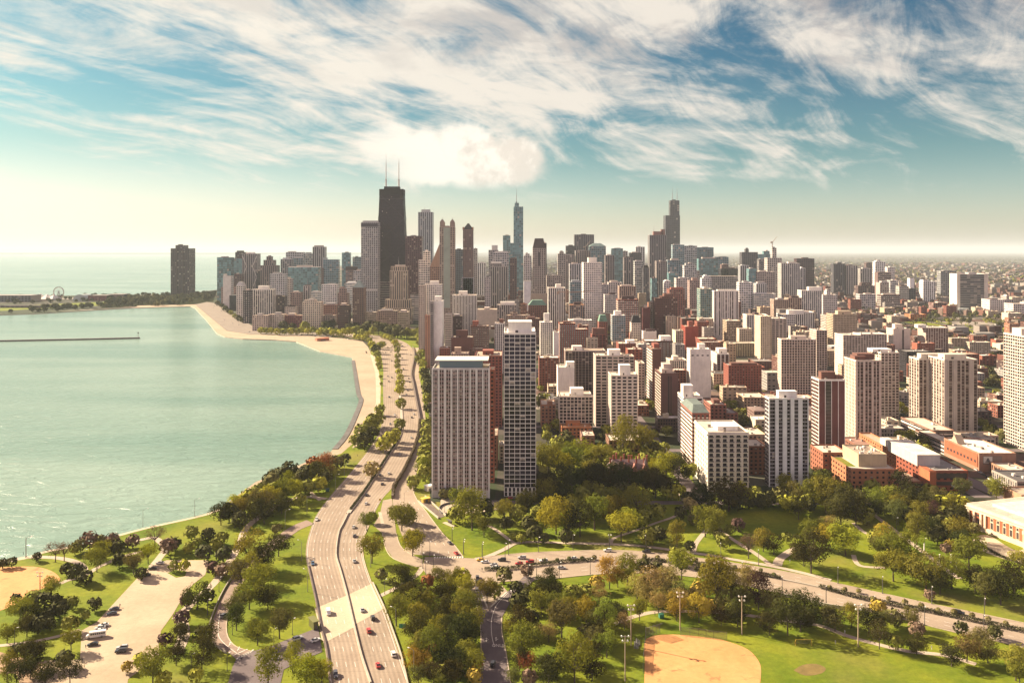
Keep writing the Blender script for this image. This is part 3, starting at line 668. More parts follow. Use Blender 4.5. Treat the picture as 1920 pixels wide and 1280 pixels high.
def wall_block(name, parent, x0, x1, y0, y1, z0, z1, col, front, side, sp=None, near=False, wins=False, side2=None):
    """walls of one block of a building (local metres); front faces the camera"""
    mb = MB(); sp = sp or col; panes = [] if wins else None
    sides = [((x0, y0), (1, 0), x1 - x0, front, 0), ((x1, y0), (0, 1), y1 - y0, side2 or side, 1), ((x1, y1), (-1, 0), x1 - x0, front, 2), ((x0, y1), (0, -1), y1 - y0, side, 3)]
    best = next((STY[s[3]] for s in sides if STY[s[3]]), None)
    for p, du, W, s, k in sides:
        st = STY[s]
        q = [(p[0], p[1], z0), (p[0] + du[0] * W, p[1] + du[1] * W, z0), (p[0] + du[0] * W, p[1] + du[1] * W, z1), (p[0], p[1], z1)]
        if st is None: mb.quad(q, 0)
        elif near and k != 2: lattice(mb, p, du, W, z0, z1, st, 0, panes if (wins and k == 0) else (panes if wins and k == 3 else None), face=k)
        else:
            mp = 2.1 * PXM; nb, nf = max(2, round(W / max(st[0], mp))), max(2, round((z1 - z0) / max(st[1], mp * 1.05))); o = k * 50
            mb.quad(q, 3, [(o, 0), (o + nb, 0), (o + nb, nf), (o, nf)])
    gl = PANE.get(best[4], 'pane_dark') if best else 'pane_dark'
    o = mb.build(name, [MATS['masonry'], MATS['spandrel'], MATS[gl], MATS['facade']], parent, col)
    if not mb.has_uv: o.data.uv_layers.new(name='UVMap')
    if best: props(o, best, sp)
    if panes:
        panes.sort(key=lambda q: (q[0][1], -q[0][2])); cache = {}
        for q in panes[:100]:
            du = Vector(q[1]) - Vector(q[0]); w, h = du.length, q[3][2] - q[0][2]; key = (round(w, 2), round(h, 2), abs(du.x) > abs(du.y))
            if key not in cache:
                m = MB(); c = Vector(q[0]); m.quad([tuple(Vector(t) - c) for t in q[:4]], 0, [(.001, .001), (.999, .001), (.999, .999), (.001, .999)]); cache[key] = m.mesh('window', [MATS[gl]])
            wo = bpy.data.objects.new('window', cache[key]); wo.location = q[0]; link(wo, parent)
        if len(panes) > 100:
            m = MB()
            for q in panes[100:]: m.quad(list(q[:4]), 0, [(q[4] + .001, q[5] + .001), (q[4] + .999, q[5] + .001), (q[4] + .999, q[5] + .999), (q[4] + .001, q[5] + .999)])
            wo = m.build('window', MATS[gl], parent); wo['kind'] = 'stuff'
    return o
def roof_block(parent, x0, x1, y0, y1, z, col, lip=.9, edge=None):
    mb = MB(); t = .35
    mb.quad([(x0 + t, y0 + t, z), (x1 - t, y0 + t, z), (x1 - t, y1 - t, z), (x0 + t, y1 - t, z)])
    o = mb.build('roof', MATS['roofing'], parent, col)
    m2 = MB()
    m2.box(x0 - .06, x1 + .06, y0 - .06, y0 + t, z - .5, z + lip); m2.box(x0 - .06, x1 + .06, y1 - t, y1 + .06, z - .5, z + lip)
    m2.box(x0 - .06, x0 + t, y0 + t, y1 - t, z - .5, z + lip); m2.box(x1 - t, x1 + .06, y0 + t, y1 - t, z - .5, z + lip)
    m2.build('parapet', MATS['masonry'], parent, edge or col)
PXM = 0.0     # metres that one picture pixel spans at the building being built
FOOT = []     # footprints, to keep small buildings and trees out
TOWERS = []
rnd = random.Random(11)
def B(label, name, xl, xr, yt, yb, d, col, front='grid', side=None, ph=(), phc=None, sp=None, near=False, wins=False, tiers=(), cap=None, capc=None, roofc='tan', side2=None, mast=(), units=None, edge=None, cat='tower', group=None, base=None):
    """a building from where its front stands in the photograph and how tall and deep it is"""
    global PXM
    Y = F * H / (yb - HZ); s = F / Y; PXM = 1.0 / (s * .533)
    x0, x1 = (xl - 960) / s, (xr - 960) / s; zt = H - (yt - HZ) / s
    cx = (x0 + x1) / 2; w = x1 - x0
    if yb < 602:                                     # far towers: distance haze put into wall colour, mixed towards cool grey
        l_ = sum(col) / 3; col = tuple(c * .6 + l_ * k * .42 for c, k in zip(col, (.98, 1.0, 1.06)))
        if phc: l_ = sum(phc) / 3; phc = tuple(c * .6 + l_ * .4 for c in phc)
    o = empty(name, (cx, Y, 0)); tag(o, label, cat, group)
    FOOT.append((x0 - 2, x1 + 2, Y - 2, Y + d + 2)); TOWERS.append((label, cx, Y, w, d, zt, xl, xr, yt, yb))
    side = side or front
    zb = 0.0
    if base:
        bh, bs = base; wall_block('base_storey', o, -w / 2, w / 2, 0, d, 0, bh, col, bs, bs, sp, near); zb = bh
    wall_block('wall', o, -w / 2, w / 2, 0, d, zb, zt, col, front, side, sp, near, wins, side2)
    top = (-w / 2, w / 2, 0.0, d, zt)
    roof_block(o, *top, ROOFC[roofc] if isinstance(roofc, str) else roofc, edge=edge or col)
    def lx(px): return (px - 960) / s - cx
    def lz(py, yo): return H - (py - HZ) * (Y + yo) / F
    for t in tiers:                                  # set-back upper storeys
        tx0, tx1, ty = t[0], t[1], t[2]; yo = t[3] if len(t) > 3 else d * .18
        a, b = lx(tx0), lx(tx1); k = (Y + yo) / Y; a, b = (a + cx) * k - cx, (b + cx) * k - cx
        z = lz(ty, yo); y1 = max(d - yo, yo + 6)
        wall_block('upper_tier', o, a, b, yo, y1, top[4] - .05, z, col, front, side, sp, False, False, side2)
        top = (a, b, yo, y1, z); roof_block(o, *top, ROOFC['tan'] if isinstance(roofc, str) else roofc, edge=edge or col)
    if not ph and not cap and yb < 660:              # every far tower has some plant room
        k1, k2 = rnd.uniform(.12, .4), rnd.uniform(.55, .9); a_, b_ = top[0], top[1]; m = MB(); yy = (top[2] + top[3]) / 2
        m.box(a_ + (b_ - a_) * k1, a_ + (b_ - a_) * k2, top[2] + 3, yy + 4, top[4] + .01, top[4] + rnd.uniform(2.5, 5.5)); m.build('penthouse', MATS['masonry'], o, rnd.choice((col, GREY, DARK, BEIGE)))
    for p in ph:                                     # plant rooms on the roof
        yo = p[3] if len(p) > 3 else d * .3; k = (Y + yo) / Y
        a, b = (lx(p[0]) + cx) * k - cx, (lx(p[1]) + cx) * k - cx; z = lz(p[2], yo); y1 = min(d - 1.5, yo + max(6, d * .4))
        z = max(z, top[4] + 2.5)
        m = MB(); m.box(a, b, yo, y1, top[4] + .01, z, bottom=False)
        m.box(a - .2, b + .2, yo - .2, y1 + .2, z, z + .35)
        if near: m.box(a + (b - a) * .3, a + (b - a) * .42, yo - .05, yo + .02, top[4] + .3, top[4] + 2.3, 1)
        m.build('penthouse', [MATS['masonry'], MATS['pane_dark']], o, phc or col)
    if units is None: units = 3 if yb > 640 else 0
    for i in range(units):
        ux, uy = rnd.uniform(top[0] + 1.5, top[1] - 3.5), rnd.uniform(top[2] + 1.5, top[3] - 4); m = MB()
        hw, hd, hh = rnd.uniform(1, 2.4), rnd.uniform(1, 2.4), rnd.uniform(.8, 1.9)
        m.box(ux, ux + hw, uy, uy + hd, top[4] + .02, top[4] + hh); m.box(ux + .15, ux + hw - .15, uy + .15, uy + hd - .15, top[4] + hh, top[4] + hh + .2)
        m.build('roof_unit', MATS['painted'], o, rnd.choice([(.5, .46, .4), (.3, .28, .26), (.62, .57, .5), (.2, .16, .14)]))
    if cap:
        a, b, y0, y1, z = top; kind, cy, ins = cap; zc = lz(cy, (y0 + y1) / 2); m = MB()
        i0 = (b - a) * ins; j0 = (y1 - y0) * ins
        lo = [(a, y0, z + .9), (b, y0, z + .9), (b, y1, z + .9), (a, y1, z + .9)]; hi = [(a + i0, y0 + j0, zc), (b - i0, y0 + j0, zc), (b - i0, y1 - j0, zc), (a + i0, y1 - j0, zc)]
        for k in range(4): m.quad([lo[k], lo[(k + 1) % 4], hi[(k + 1) % 4], hi[k]])
        m.quad(hi); m.build('cap_roof', MATS['roofing'], o, capc or DARK)
    for (mx, mt) in mast:
        yo = (top[2] + top[3]) / 2; k = (Y + yo) / Y; a = (lx(mx) + cx) * k - cx; m = MB(); r = max(.5, .45 / s); zc = lz(mt, yo)
        m.tube((a, yo, top[4]), (a, yo, top[4] + (zc - top[4]) * .55), r * 1.4, r, 6); m.tube((a, yo, top[4] + (zc - top[4]) * .55), (a, yo, zc), r * .7, r * .3, 6)
        m.build('mast', MATS['steel'], o)
    return o, s, Y, cx, w, zt
# ---------------------------------------------------------------- the near towers
AT, OT, LB = 'apartment_tower', 'office_tower', 'low_building'
def add_piers(o, xs, y, z0, z1, w, proud, col):
    for x in xs:
        m = MB(); m.box(x - w / 2, x + w / 2, y - proud, y + .05, z0, z1); m.build('pier', MATS['masonry'], o, col)
STY['slab1'] = (1.53, 2.78, .80, .58, GBROWN, .42)
o, s, Y, cx, w, zt = B('wide apartment slab with pale vertical piers and a blue-grey rooftop screen', AT, 811, 917, 692, 933, 22, LGREY, 'slab1', 'punch', near=True, wins=True, sp=(.26, .175, .155), roofc='tan', base=(5.2, 'blank'), units=0)
add_piers(o, [-w / 2 + w * k / 9 for k in range(10)], 0, 0, zt + .4, 1.15, .6, (.62, .60, .57))
m = MB()
for k in range(9):
    if k in (1, 2, 3, 4, 5, 6): m.box(-w / 2 + w * k / 9 + 1.0, -w / 2 + w * (k + 1) / 9 - 1.0, -.12, .2, .2, 4.6)
m.build('lobby_glazing', MATS['pane_dark'], o)
m = MB(); m.box(-w / 2 + 4.6, w / 2 - 4.8, 1.5, 20, zt - .2, zt + 5.5)
for k in range(14): m.box(-w / 2 + 4.5, w / 2 - 4.7, 1.3, 1.5, zt + .2 + k * .38, zt + .32 + k * .38)
m.build('rooftop_screen', MATS['painted'], o, (.17, .235, .25))
m = MB(); m.box(-w / 2 + 1.5, w / 2 - .6, .3, 21.5, zt + 5.6, zt + 6.3); m.build('canopy_roof', MATS['painted'], o, (.72, .68, .6))
STY['dk6'] = (3.67, 2.94, .92, .87, GDARK, .10)
o, s, Y, cx, w, zt = B('tall dark glass tower with a thin white grid and white rooftop box', AT, 945, 1005, 626, 930, 42, WHITE, 'dk6', 'dk6', ph=[(953, 997, 604, 3)], near=True, wins=True, roofc='white', base=(6, 'slit'), units=0, edge=WHITE)
B('brown brick block close behind the pier-fronted slab', AT, 918.5, 927, 695, 905, 14, RED, 'punch', near=True, cat='block')
B('large red brick block between the two tallest front towers', AT, 890, 941, 668, 800, 40, RED, 'punch', near=True, ph=[(905, 925, 658)], phc=RED, cat='block')
STY['vb'] = (3.4, 3.0, .80, .74, GDARK, .12)
B('squat dark block with eight cream piers and pale water tank', AT, 1049, 1111, 744, 812, 28, CREAM, 'vb', 'punch', ph=[(1070, 1094, 729)], phc=WHITE, near=True, wins=True, sp=BEIGE, roofc='pale')
B('narrow blank cream tower behind the squat piered block', AT, 1046, 1077, 690, 765, 24, WHITE, 'blank', 'punch', ph=[(1062, 1077, 679)], near=True, roofc='pale')
B('wide brown glass slab with thin cream grid', AT, 1060, 1135, 658, 755, 22, BEIGE, 'dk6', 'grid', ph=[(1073, 1091, 649)], phc=WHITE, sp=BROWN, near=True)
B('beige slab with long window bands and white lift house', AT, 1117, 1170, 668, 800, 24, BEIGE, 'balc', 'punch', ph=[(1141, 1163, 656)], phc=WHITE, near=True, wins=True, roofc='pale')
B('dark end wing of the beige banded slab', AT, 1171, 1189, 669, 796, 18, BEIGE, 'balc', 'punch', near=True)
STY['cr5'] = (5.1, 2.95, .66, .56, GDARK, .15)
o, s, Y, cx, w, zt = B('cream balconied tower with square windows and tall white rooftop block', AT, 1146, 1196, 705, 822, 24, CREAM, 'cr5', 'balc', ph=[(1162, 1182, 685, 4)], phc=WHITE, near=True, wins=True, roofc='pale')
B('slim tan balcony tower behind the cream square-windowed tower', AT, 1197, 1209, 682, 748, 26, BEIGE, 'punch', near=True)
B('dark brown slab with striped sunlit side', AT, 1223, 1240, 655, 762, 38, BROWN, 'blank', 'horiz', ph=[(1226, 1236, 645)], phc=RED, near=True, sp=CREAM)
o, s, Y, cx, w, zt = B('plum-brown slab with a dark window slot and stepped penthouse', AT, 1239, 1272, 701, 790, 34, (.15, .078, .068), 'blank', 'grid', ph=[(1241, 1261, 692, 6), (1244, 1258, 683, 9)], phc=BEIGE, near=True, sp=CREAM, roofc='tan')
m = MB(); m.box(-1.6, -.2, -.12, .1, 4, zt - 2); m.box(.9, 1.9, -.12, .1, 4, zt - 2); m.build('window_slot', MATS['pane_dark'], o)
o, s, Y, cx, w, zt = B('tall blank white end wall with four small top windows', AT, 1294, 1333, 656, 745, 18, WHITE, 'blank', 'punch', ph=[(1310, 1322, 645)], phc=WHITE, near=True, roofc='white')
for k in (.12, .36, .6, .85): m = MB(); m.box(-w / 2 + w * k - 1.2, -w / 2 + w * k + 1.2, -.1, .1, zt - 7, zt - 5.6); m.build('window', MATS['pane_dark'], o)
B('cream block with a dark double slot near its corner', AT, 1256, 1288, 676, 725, 26, CREAM, 'slit', 'punch', ph=[(1262, 1272, 668)], roofc='pale')
B('white-framed brown windowed block with white lift house', AT, 1344, 1367, 664, 720, 34, WHITE, 'balc', 'punch', ph=[(1347, 1363, 654)], phc=WHITE, near=True, sp=BROWN)
B('broad dark red brick hotel block with small windows', AT, 1366, 1428, 686, 738, 24, RED, 'punch', 'punch', near=True, wins=True, phc=BROWN, ph=[(1371, 1420, 681, 4)], roofc='grey', cat='block')
B('white block with stacked corner balconies and boxy tank house', AT, 1282, 1318, 746, 838, 26, WHITE, 'balc', 'balc', ph=[(1281, 1299, 723, 5)], phc=WHITE, near=True, wins=True, roofc='pale')
o, s, Y, cx, w, zt = B('red brick block under a slate mansard roof', AT, 1298, 1330, 776, 880, 44, RED, 'punch', 'horiz', near=True, sp=CREAM, cap=('mansard', 752, .2), capc=(.13, .16, .145), cat='block')
# ornate cream corner block
STY['orn'] = (5.0, 3.45, .56, .62, GDARK, .2); STY['orns'] = (5.2, 3.45, .40, .60, GDARK, .2)
o, s, Y, cx, w, zt = B('ornate cream stone block with iron balconies facing the park', AT, 1327, 1404, 812, 921, 42, (.62, .55, .455), 'orn', 'orns', near=True, wins=True, roofc='pale', ph=[(1345, 1383, 800, 8)], phc=WHITE, cat='block')
m = MB(); m.box(-w / 2 - .8, w / 2 + .8, -.8, 0, zt - 1.3, zt - .4); m.box(-w / 2 - .8, -w / 2, 0, 42, zt - 1.3, zt - .4); m.build('cornice', MATS['masonry'], o, (.62, .55, .455))
m = MB(); m.box(-w / 2 - .35, w / 2 + .35, -.35, 0, 6.7, 7.2); m.box(-w / 2 - .35, -w / 2, 0, 42, 6.7, 7.2); m.build('string_course', MATS['masonry'], o, (.62, .55, .455))
nb = round(w / 5.0); nf = round(zt / 3.45)
for j in range(2, nf):
    for i in range(nb):
        m = MB(); x = -w / 2 + (i + .5) * w / nb; z = j * zt / nf + .35
        m.box(x - 1.7, x + 1.7, -.75, 0, z, z + .12); m.box(x - 1.7, x + 1.7, -.75, -.68, z + .12, z + .85); m.build('balcony', MATS['dark_rock'], o)
# white-striped tower
STY['ws'] = (2.2, 2.75, .86, .74, GDARK, .16)
o, s, Y, cx, w, zt = B('white-striped tower with dark window columns standing over the park', AT, 1442, 1515, 748, 912, 10, (.20, .17, .17), 'ws', 'balc', near=True, wins=True, sp=(.36, .34, .34), edge=WHITE, ph=[(1460, 1494, 734, 3)], phc=WHITE, roofc='white', units=2)
for k, (a, b) in enumerate(((.155, .245), (.345, .455), (.55, .645), (.745, .855), (-.01, .02), (.985, 1.01))): add_piers(o, [-w / 2 + w * (a + b) / 2], 0, 0, zt + .9, w * (b - a), .6, (.70, .71, .67))
# brown slab with white edged strips
o, s, Y, cx, w, zt = B('plum brick slab with one mirrored window strip and white edges', AT, 1535, 1584, 713, 866, 16, (.16, .066, .058), 'blank', 'grid', near=True, sp=CREAM, ph=[(1540, 1566, 698, 6), (1567, 1581, 705, 5)], phc=BROWN, roofc='tan', edge=WHITE)
m = MB(); m.box(-w * .235, -w * .02, -.14, .1, 2, zt - .6); o2 = m.build('window_strip', MATS['pane_blue'], o)
for k in range(int(zt / 2.9)):
    m = MB(); m.box(-w * .235, -w * .02, -.3, -.1, 2 + k * 2.9, 2.25 + k * 2.9); m.build('sill_band', MATS['masonry'], o, (.2, .17, .15))
add_piers(o, [-w / 2 + .15, -w * .25, -w * .01, w * .25, w / 2 - .1], 0, 0, zt + .3, .45, .35, WHITE)
STY['c3'] = (3.9, 2.85, .78, .70, GBROWN, .26)
o, s, Y, cx, w, zt = B('cream tower with three balcony bays and a brick-red roof plant', AT, 1605, 1651, 677, 834, 26, (.58, .475, .395), 'c3', 'punch', near=True, wins=True, sp=(.28, .19, .15), ph=[(1603, 1623, 668, 9), (1607, 1640, 664, 14)], phc=BROWN, roofc='tan')
add_piers(o, [-w / 2 + .5, -w * .17, w * .17, w / 2 - .5], 0, 0, zt + .2, 1.9, .5, (.58, .475, .395))
B('cream tower with dark notched balconies just behind the three-bay tower', AT, 1652, 1686, 662, 784, 32, CREAM, 'c3', 'balc', near=True, wins=True, sp=BEIGE, ph=[(1636, 1672, 655, 10)], phc=WHITE, roofc='pale')
B('broad brown tower with a busy grid of balconies', AT, 1465, 1530, 637, 745, 14, CREAM, 'grid', 'punch', near=True, wins=True, sp=TAN, ph=[(1482, 1512, 630)], phc=CREAM, roofc='pale')
B('tan tower joined behind the busy balcony tower', AT, 1531, 1551, 620, 715, 26, BEIGE, 'grid', 'punch', near=True, sp=TAN)
B('pale cream tower with a darker balcony column', AT, 1447, 1475, 598, 685, 30, CREAM, 'balc', 'punch', near=True, roofc='pale')
B('tall plain cream tower left of the balcony-column tower', AT, 1426, 1446, 594, 688, 30, (.60, .50, .36), 'punch', 'punch', near=True, roofc='pale')
B('cream tower with dark corner balconies, third from the green field', AT, 1581, 1614, 629, 706, 30, CREAM, 'c3', 'punch', near=True, roofc='pale')
B('low wide cream block with dark window bays', AT, 1614, 1663, 627, 692, 28, CREAM, 'c3', 'punch', near=True, roofc='white')
o, s, Y, cx, w, zt = B('twin-fin blank cream tower with a dark slot between', AT, 1675, 1707, 617, 662, 26, CREAM, 'blank', 'punch', near=True, roofc='pale', ph=[(1678, 1692, 608)], phc=CREAM)
m = MB(); m.box(w * .02, w * .12, -.15, .1, 0, zt - 1); m.build('window_slot', MATS['pane_dark'], o)
B('cream tower with one blank white fin beside the green field', AT, 1736, 1778, 615, 664, 28, CREAM, 'c3', 'punch', near=True, sp=ROSE, ph=[(1721, 1737, 609, 2)], phc=WHITE, roofc='pale')
o, s, Y, cx, w, zt = B('twin cream tower with dark balcony bays, nearer the shops', AT, 1771, 1833, 675, 812, 30, (.54, .475, .41), 'c3', 'balc', near=True, wins=True, sp=(.20, .14, .115), ph=[(1771, 1812, 665, 5)], phc=(.55, .49, .41), roofc='pale')
add_piers(o, [-w / 2 + 1.2, -w * .18, w * .3], 0, 0, zt + .2, 3.2, .4, (.47, .41, .36))
o, s, Y, cx, w, zt = B('twin cream tower with dark balcony bays, set back beside its pair', AT, 1723, 1770, 674, 800, 20, (.55, .48, .41), 'c3', 'balc', near=True, wins=True, sp=(.20, .14, .115), ph=[(1727, 1766, 664, 5)], phc=(.55, .49, .41), roofc='pale')
add_piers(o, [-w * .12], 0, 0, zt + .2, 4.2, .4, (.47, .41, .36))
B('black glass block with white zigzag balconies on its side', AT, 1700, 1748, 660, 705, 26, BLACK, 'dark', 'balc', near=True, sp=BLACK, roofc='grey', cat='block')
STY['rg'] = (3.3, 2.75, .80, .72, GDARK, .06)
B('cream honeycomb tower cut by the right edge of the view', AT, 1925, 1995, 632, 846, 33, (.57, .485, .405), 'rg', 'rg', near=True, wins=True, ph=[(1915, 1975, 617, 9)], phc=CREAM, roofc='pale')
B('tall white party-wall tower beside the inner drive', AT, 813, 829, 566, 700, 30, (.88, .85, .80), 'blank', 'punch', ph=[(815, 827, 556)], phc=WHITE, side2='punch', near=True, roofc='white')
B('dark glazed flank of the white party-wall tower', AT, 806.5, 812.5, 566, 702, 26, GREY, 'balc', near=True)
B('slim tan brick tower left of the white party-wall tower', AT, 797, 806, 592, 690, 26, ROSE, 'punch', near=True)
B('beige balcony tower at the edge of the lakeside trees', AT, 785, 795, 536, 660, 34, BEIGE, 'punch', near=False)
B('white stepped apartment tower behind the lakeside row', AT, 795.5, 827, 534, 655, 28, WHITE, 'punch', ph=[(806, 822, 527)], phc=WHITE)
# brick blocks behind the slab
B('dark brown block with white balcony stacks and flat pale roof', AT, 846, 886, 634, 700, 30, BROWN, 'blank', 'balc', near=True, ph=[(855, 876, 620)], phc=BROWN, roofc='pale', cat='block')
B('red brick block half hidden by the slab roof screen', AT, 824, 842, 654, 705, 20, RED, 'punch', near=True, cat='block', roofc='tan')
B('tan rooftop cluster on a brick block behind the slab', AT, 846, 878, 664, 715, 24, TAN, 'punch', near=True, ph=[(852, 864, 652)], phc=TAN, cat='block')
B('brown block with flat roof right of the dark balcony block', AT, 880, 905, 655, 702, 22, BROWN, 'punch', near=True, cat='block')
B('cream and brown block behind the dark balcony block', AT, 882, 916, 612, 668, 28, BROWN, 'vert', near=True, sp=CREAM, ph=[(886, 897, 602)], phc=RED, cat='block')
B('white slab edge tower left of the white-gridded glass tower', AT, 928, 946, 607, 700, 24, WHITE, 'slit', near=True, ph=[(936, 944, 599)], phc=BROWN)
B('narrow white and dark gridded tower beside the brick cluster', AT, 1013, 1036, 605, 690, 24, WHITE, 'grid', 'punch', near=True, wins=False, ph=[(1020, 1030, 588)], phc=WHITE, roofc='white')
B('white slab end beside a tall red brick block', AT, 1038, 1048, 624, 695, 30, WHITE, 'blank', 'punch', near=True)
B('tall red brick block with white vertical strips', AT, 1049, 1079, 607, 680, 30, RED, 'vert', 'punch', near=True, sp=WHITE, ph=[(1056, 1070, 604)], phc=BROWN, cat='block')
B('lower red brick wing with white vertical strips', AT, 1079, 1102, 618, 672, 26, RED, 'vert', 'punch', near=True, sp=WHITE, roofc='pale', cat='block')
B('red brick tower with white balcony dashes under a flat canopy roof', AT, 1110, 1136, 628, 668, 26, RED, 'balc', 'punch', near=True, ph=[(1111, 1134, 616)], phc=BROWN, cat='block', sp=RED, roofc='pale')
B('red brick tower capped by a pointed green copper roof', AT, 1123, 1139, 604, 650, 24, RED, 'punch', near=False, cap=('mansard', 590, .18), capc=(.13, .24, .17), cat='block')
B('pale striped glass tower with white rooftop cube', AT, 1148, 1173, 592, 662, 24, LGREY, 'curtain', 'punch', near=False, ph=[(1152, 1165, 583)], phc=WHITE, roofc='white')
B('cream setback tower with a steep dark mansard', AT, 1184, 1202, 606, 652, 22, CREAM, 'punch', cap=('mansard', 591, .22), capc=BLACK)
B('plain white block with dark rooftop machinery', AT, 1206, 1231, 622, 655, 24, WHITE, 'blank', 'punch', ph=[(1211, 1228, 617)], phc=DARK, roofc='white', cat='block')
B('wide red brick block with pale roof terraces', AT, 1160, 1209, 645, 690, 30, RED, 'punch', near=True, roofc='pale', cat='block', ph=[(1175, 1190, 638)], phc=WHITE)
B('brown block with white rooftop terraces right of centre', AT, 1210, 1262, 640, 688, 30, BROWN, 'balc', near=True, roofc='white', cat='block', ph=[(1238, 1258, 630)], phc=WHITE, sp=CREAM)
B('bright red windowless slab with cream balconied side', AT, 1285, 1309, 613, 658, 32, (.36, .075, .05), 'blank', 'balc', near=True, ph=[(1291, 1300, 603)], phc=RED, roofc='tan', cat='block')
B('low red block with round pale roof plant', AT, 1311, 1343, 636, 668, 30, RED, 'punch', near=True, roofc='pale', cat='block')
B('long low cream hall with a row of tall windows', LB, 1364, 1418, 644, 668, 24, (.52, .44, .28), 'slit', near=True, roofc='pale', cat='hall')
B('tall dark red-brown tower with a stepped top', AT, 1228, 1270, 560, 640, 40, (.125, .052, .042), 'punchs', 'punch', ph=[(1245, 1259, 551)], phc=BROWN, cat='block', tiers=[(1241, 1262, 556, 8)])
B('rust brick side wing joined to the red-brown stepped tower', AT, 1220, 1228, 567, 638, 20, TAN, 'punch', cat='block')
B('red and white gridded tower with dark domed cap', AT, 1159, 1197, 562, 645, 30, RED, 'grid', 'punch', sp=CREAM, ph=[(1166, 1189, 555)], phc=DARK)
B('maroon slab between the domed red tower and the stepped tower', AT, 1205, 1219, 578, 640, 26, (.13, .04, .042), 'blank', 'punch')
B('greenish glass tower beside the white-finned tower', AT, 1313, 1336, 542, 632, 30, (.34, .36, .28), 'curtain', 'curtain', roofc='pale')
o, s, Y, cx, w, zt = B('white-finned tower on a broad blank podium', AT, 1339, 1384, 546, 640, 16, WHITE, 'vert', 'punch', sp=BROWN, ph=[(1345, 1380, 543)], phc=WHITE, roofc='pale')
add_piers(o, [-w / 2 + w * k / 7 for k in range(8)], 0, 12, zt, 1.5, 1.0, WHITE)
m = MB(); m.box(-w / 2 - 1, w / 2 + 2, -1.5, 17, 0, 12); m.build('podium', MATS['masonry'], o, LGREY)
# ---------------------------------------------------------------- downtown and the lakefront row
# landmark towers
def dark_taper_tower():
    Y = 2150.0; s = F / Y; cx = (733 - 960) / s
    o = empty('office_tower', (cx, Y, 0)); tag(o, 'tallest tapering black tower with two white-tipped masts', 'tower')
    zt = H - (354 - HZ) / s; wb, wt, d0, d1 = 64 / s, 44 / s, 50.0, 34.0
    FOOT.append((cx - wb / 2, cx + wb / 2, Y, Y + d0)); TOWERS.append(('black tapering tower', cx, Y, wb, d0, zt, 701, 765, 354, 593))
    mb = MB(); nf = 88
    def ring(z):
        t = z / zt; w = wb + (wt - wb) * t; d = d0 + (d1 - d0) * t; return [(-w / 2, (d0 - d) / 2, z), (w / 2, (d0 - d) / 2, z), (w / 2, (d0 + d) / 2, z), (-w / 2, (d0 + d) / 2, z)]
    A, C = ring(0), ring(zt)
    for k in range(4): mb.quad([A[k], A[(k + 1) % 4], C[(k + 1) % 4], C[k]], 0, [(0, 0), (22 if k % 2 == 0 else 14, 0), (22 if k % 2 == 0 else 14, nf), (0, nf)])
    mb.quad(C)
    w_ = mb.build('wall', [MATS['facade']], o, (.018, .011, .016)); props(w_, (1, 1, .80, .62, (.020, .013, .018), .012), (.03, .02, .026))
    # diagonal bracing on the broad and narrow faces
    for lvl in range(5):
        z0, z1 = zt * lvl / 5.2, zt * (lvl + 1) / 5.2; m = MB(); a, b = ring(z0), ring(z1)
        for k in (0, 1, 3):
            p, q, r, t = Vector(a[k]), Vector(a[(k + 1) % 4]), Vector(b[(k + 1) % 4]), Vector(b[k])
            m.tube(p, r, .9, .9, 4); m.tube(q, t, .9, .9, 4)
        m.build('cross_brace', MATS['masonry'], o, (.042, .032, .036))
    for k in range(14):                                # pale car-park storeys low down
        z = 10 + k * 6.0; a = ring(z); m = MB(); m.box(a[0][0] + 1, a[1][0] - 1, a[0][1] - .5, a[0][1] + .4, z, z + 1.6); m.build('spandrel_band', MATS['masonry'], o, (.27, .23, .21))
    for z, c, hh in ((zt - 16, (.02, .016, .018), 15.8), (zt - 26, (.05, .04, .045), 1.2)):
        a = ring(z); m = MB(); m.box(a[0][0] - .4, a[1][0] + .4, a[0][1] - .4, a[2][1] + .4, z, z + hh); m.build('crown_band', MATS['masonry'], o, c)
    m = MB(); m.box(-wt * .33, wt * .33, 14, 34, zt, zt + 7); m.build('roof_house', MATS['masonry'], o, (.03, .025, .03))
    for x, top in ((-12.5 / s + 1, 286), (12.5 / s, 296)):
        zz = H - (top - HZ) / s; m = MB()
        m.tube((x, 24, zt), (x, 24, zt + 24), 1.9, 1.9, 8); m.tube((x, 24, zt + 24), (x, 24, zt + 70), 1.15, .9, 8)
        m.box(x - 2.6, x + 2.6, 22.5, 25.5, zt + 24, zt + 26); m.tube((x, 24, zt + 70), (x, 24, zz), .5, .25, 6)
        m.build('mast', plain('mast_paint', (.45, .40, .36), .6) if 'mast_paint' not in MATS else MATS['mast_paint'], o)
dark_taper_tower()
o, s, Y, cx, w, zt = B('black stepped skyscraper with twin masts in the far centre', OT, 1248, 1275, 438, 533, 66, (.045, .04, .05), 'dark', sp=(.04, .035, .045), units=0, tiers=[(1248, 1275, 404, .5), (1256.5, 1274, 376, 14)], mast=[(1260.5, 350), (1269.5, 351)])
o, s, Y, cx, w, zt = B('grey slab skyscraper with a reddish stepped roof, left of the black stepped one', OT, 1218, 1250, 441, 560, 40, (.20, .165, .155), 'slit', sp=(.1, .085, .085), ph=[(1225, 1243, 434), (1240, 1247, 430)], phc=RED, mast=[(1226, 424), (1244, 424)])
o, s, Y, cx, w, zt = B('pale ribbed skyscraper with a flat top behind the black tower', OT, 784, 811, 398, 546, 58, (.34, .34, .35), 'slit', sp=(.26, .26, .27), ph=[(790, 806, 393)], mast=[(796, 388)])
o, s, Y, cx, w, zt = B('grey gridded slab tower touching the left of the black tower', OT, 677, 708, 417, 600, 40, (.40, .38, .37), 'punchs', 'slit', sp=(.33, .31, .30), ph=[(680, 708, 414)], phc=GREY, roofc='grey')
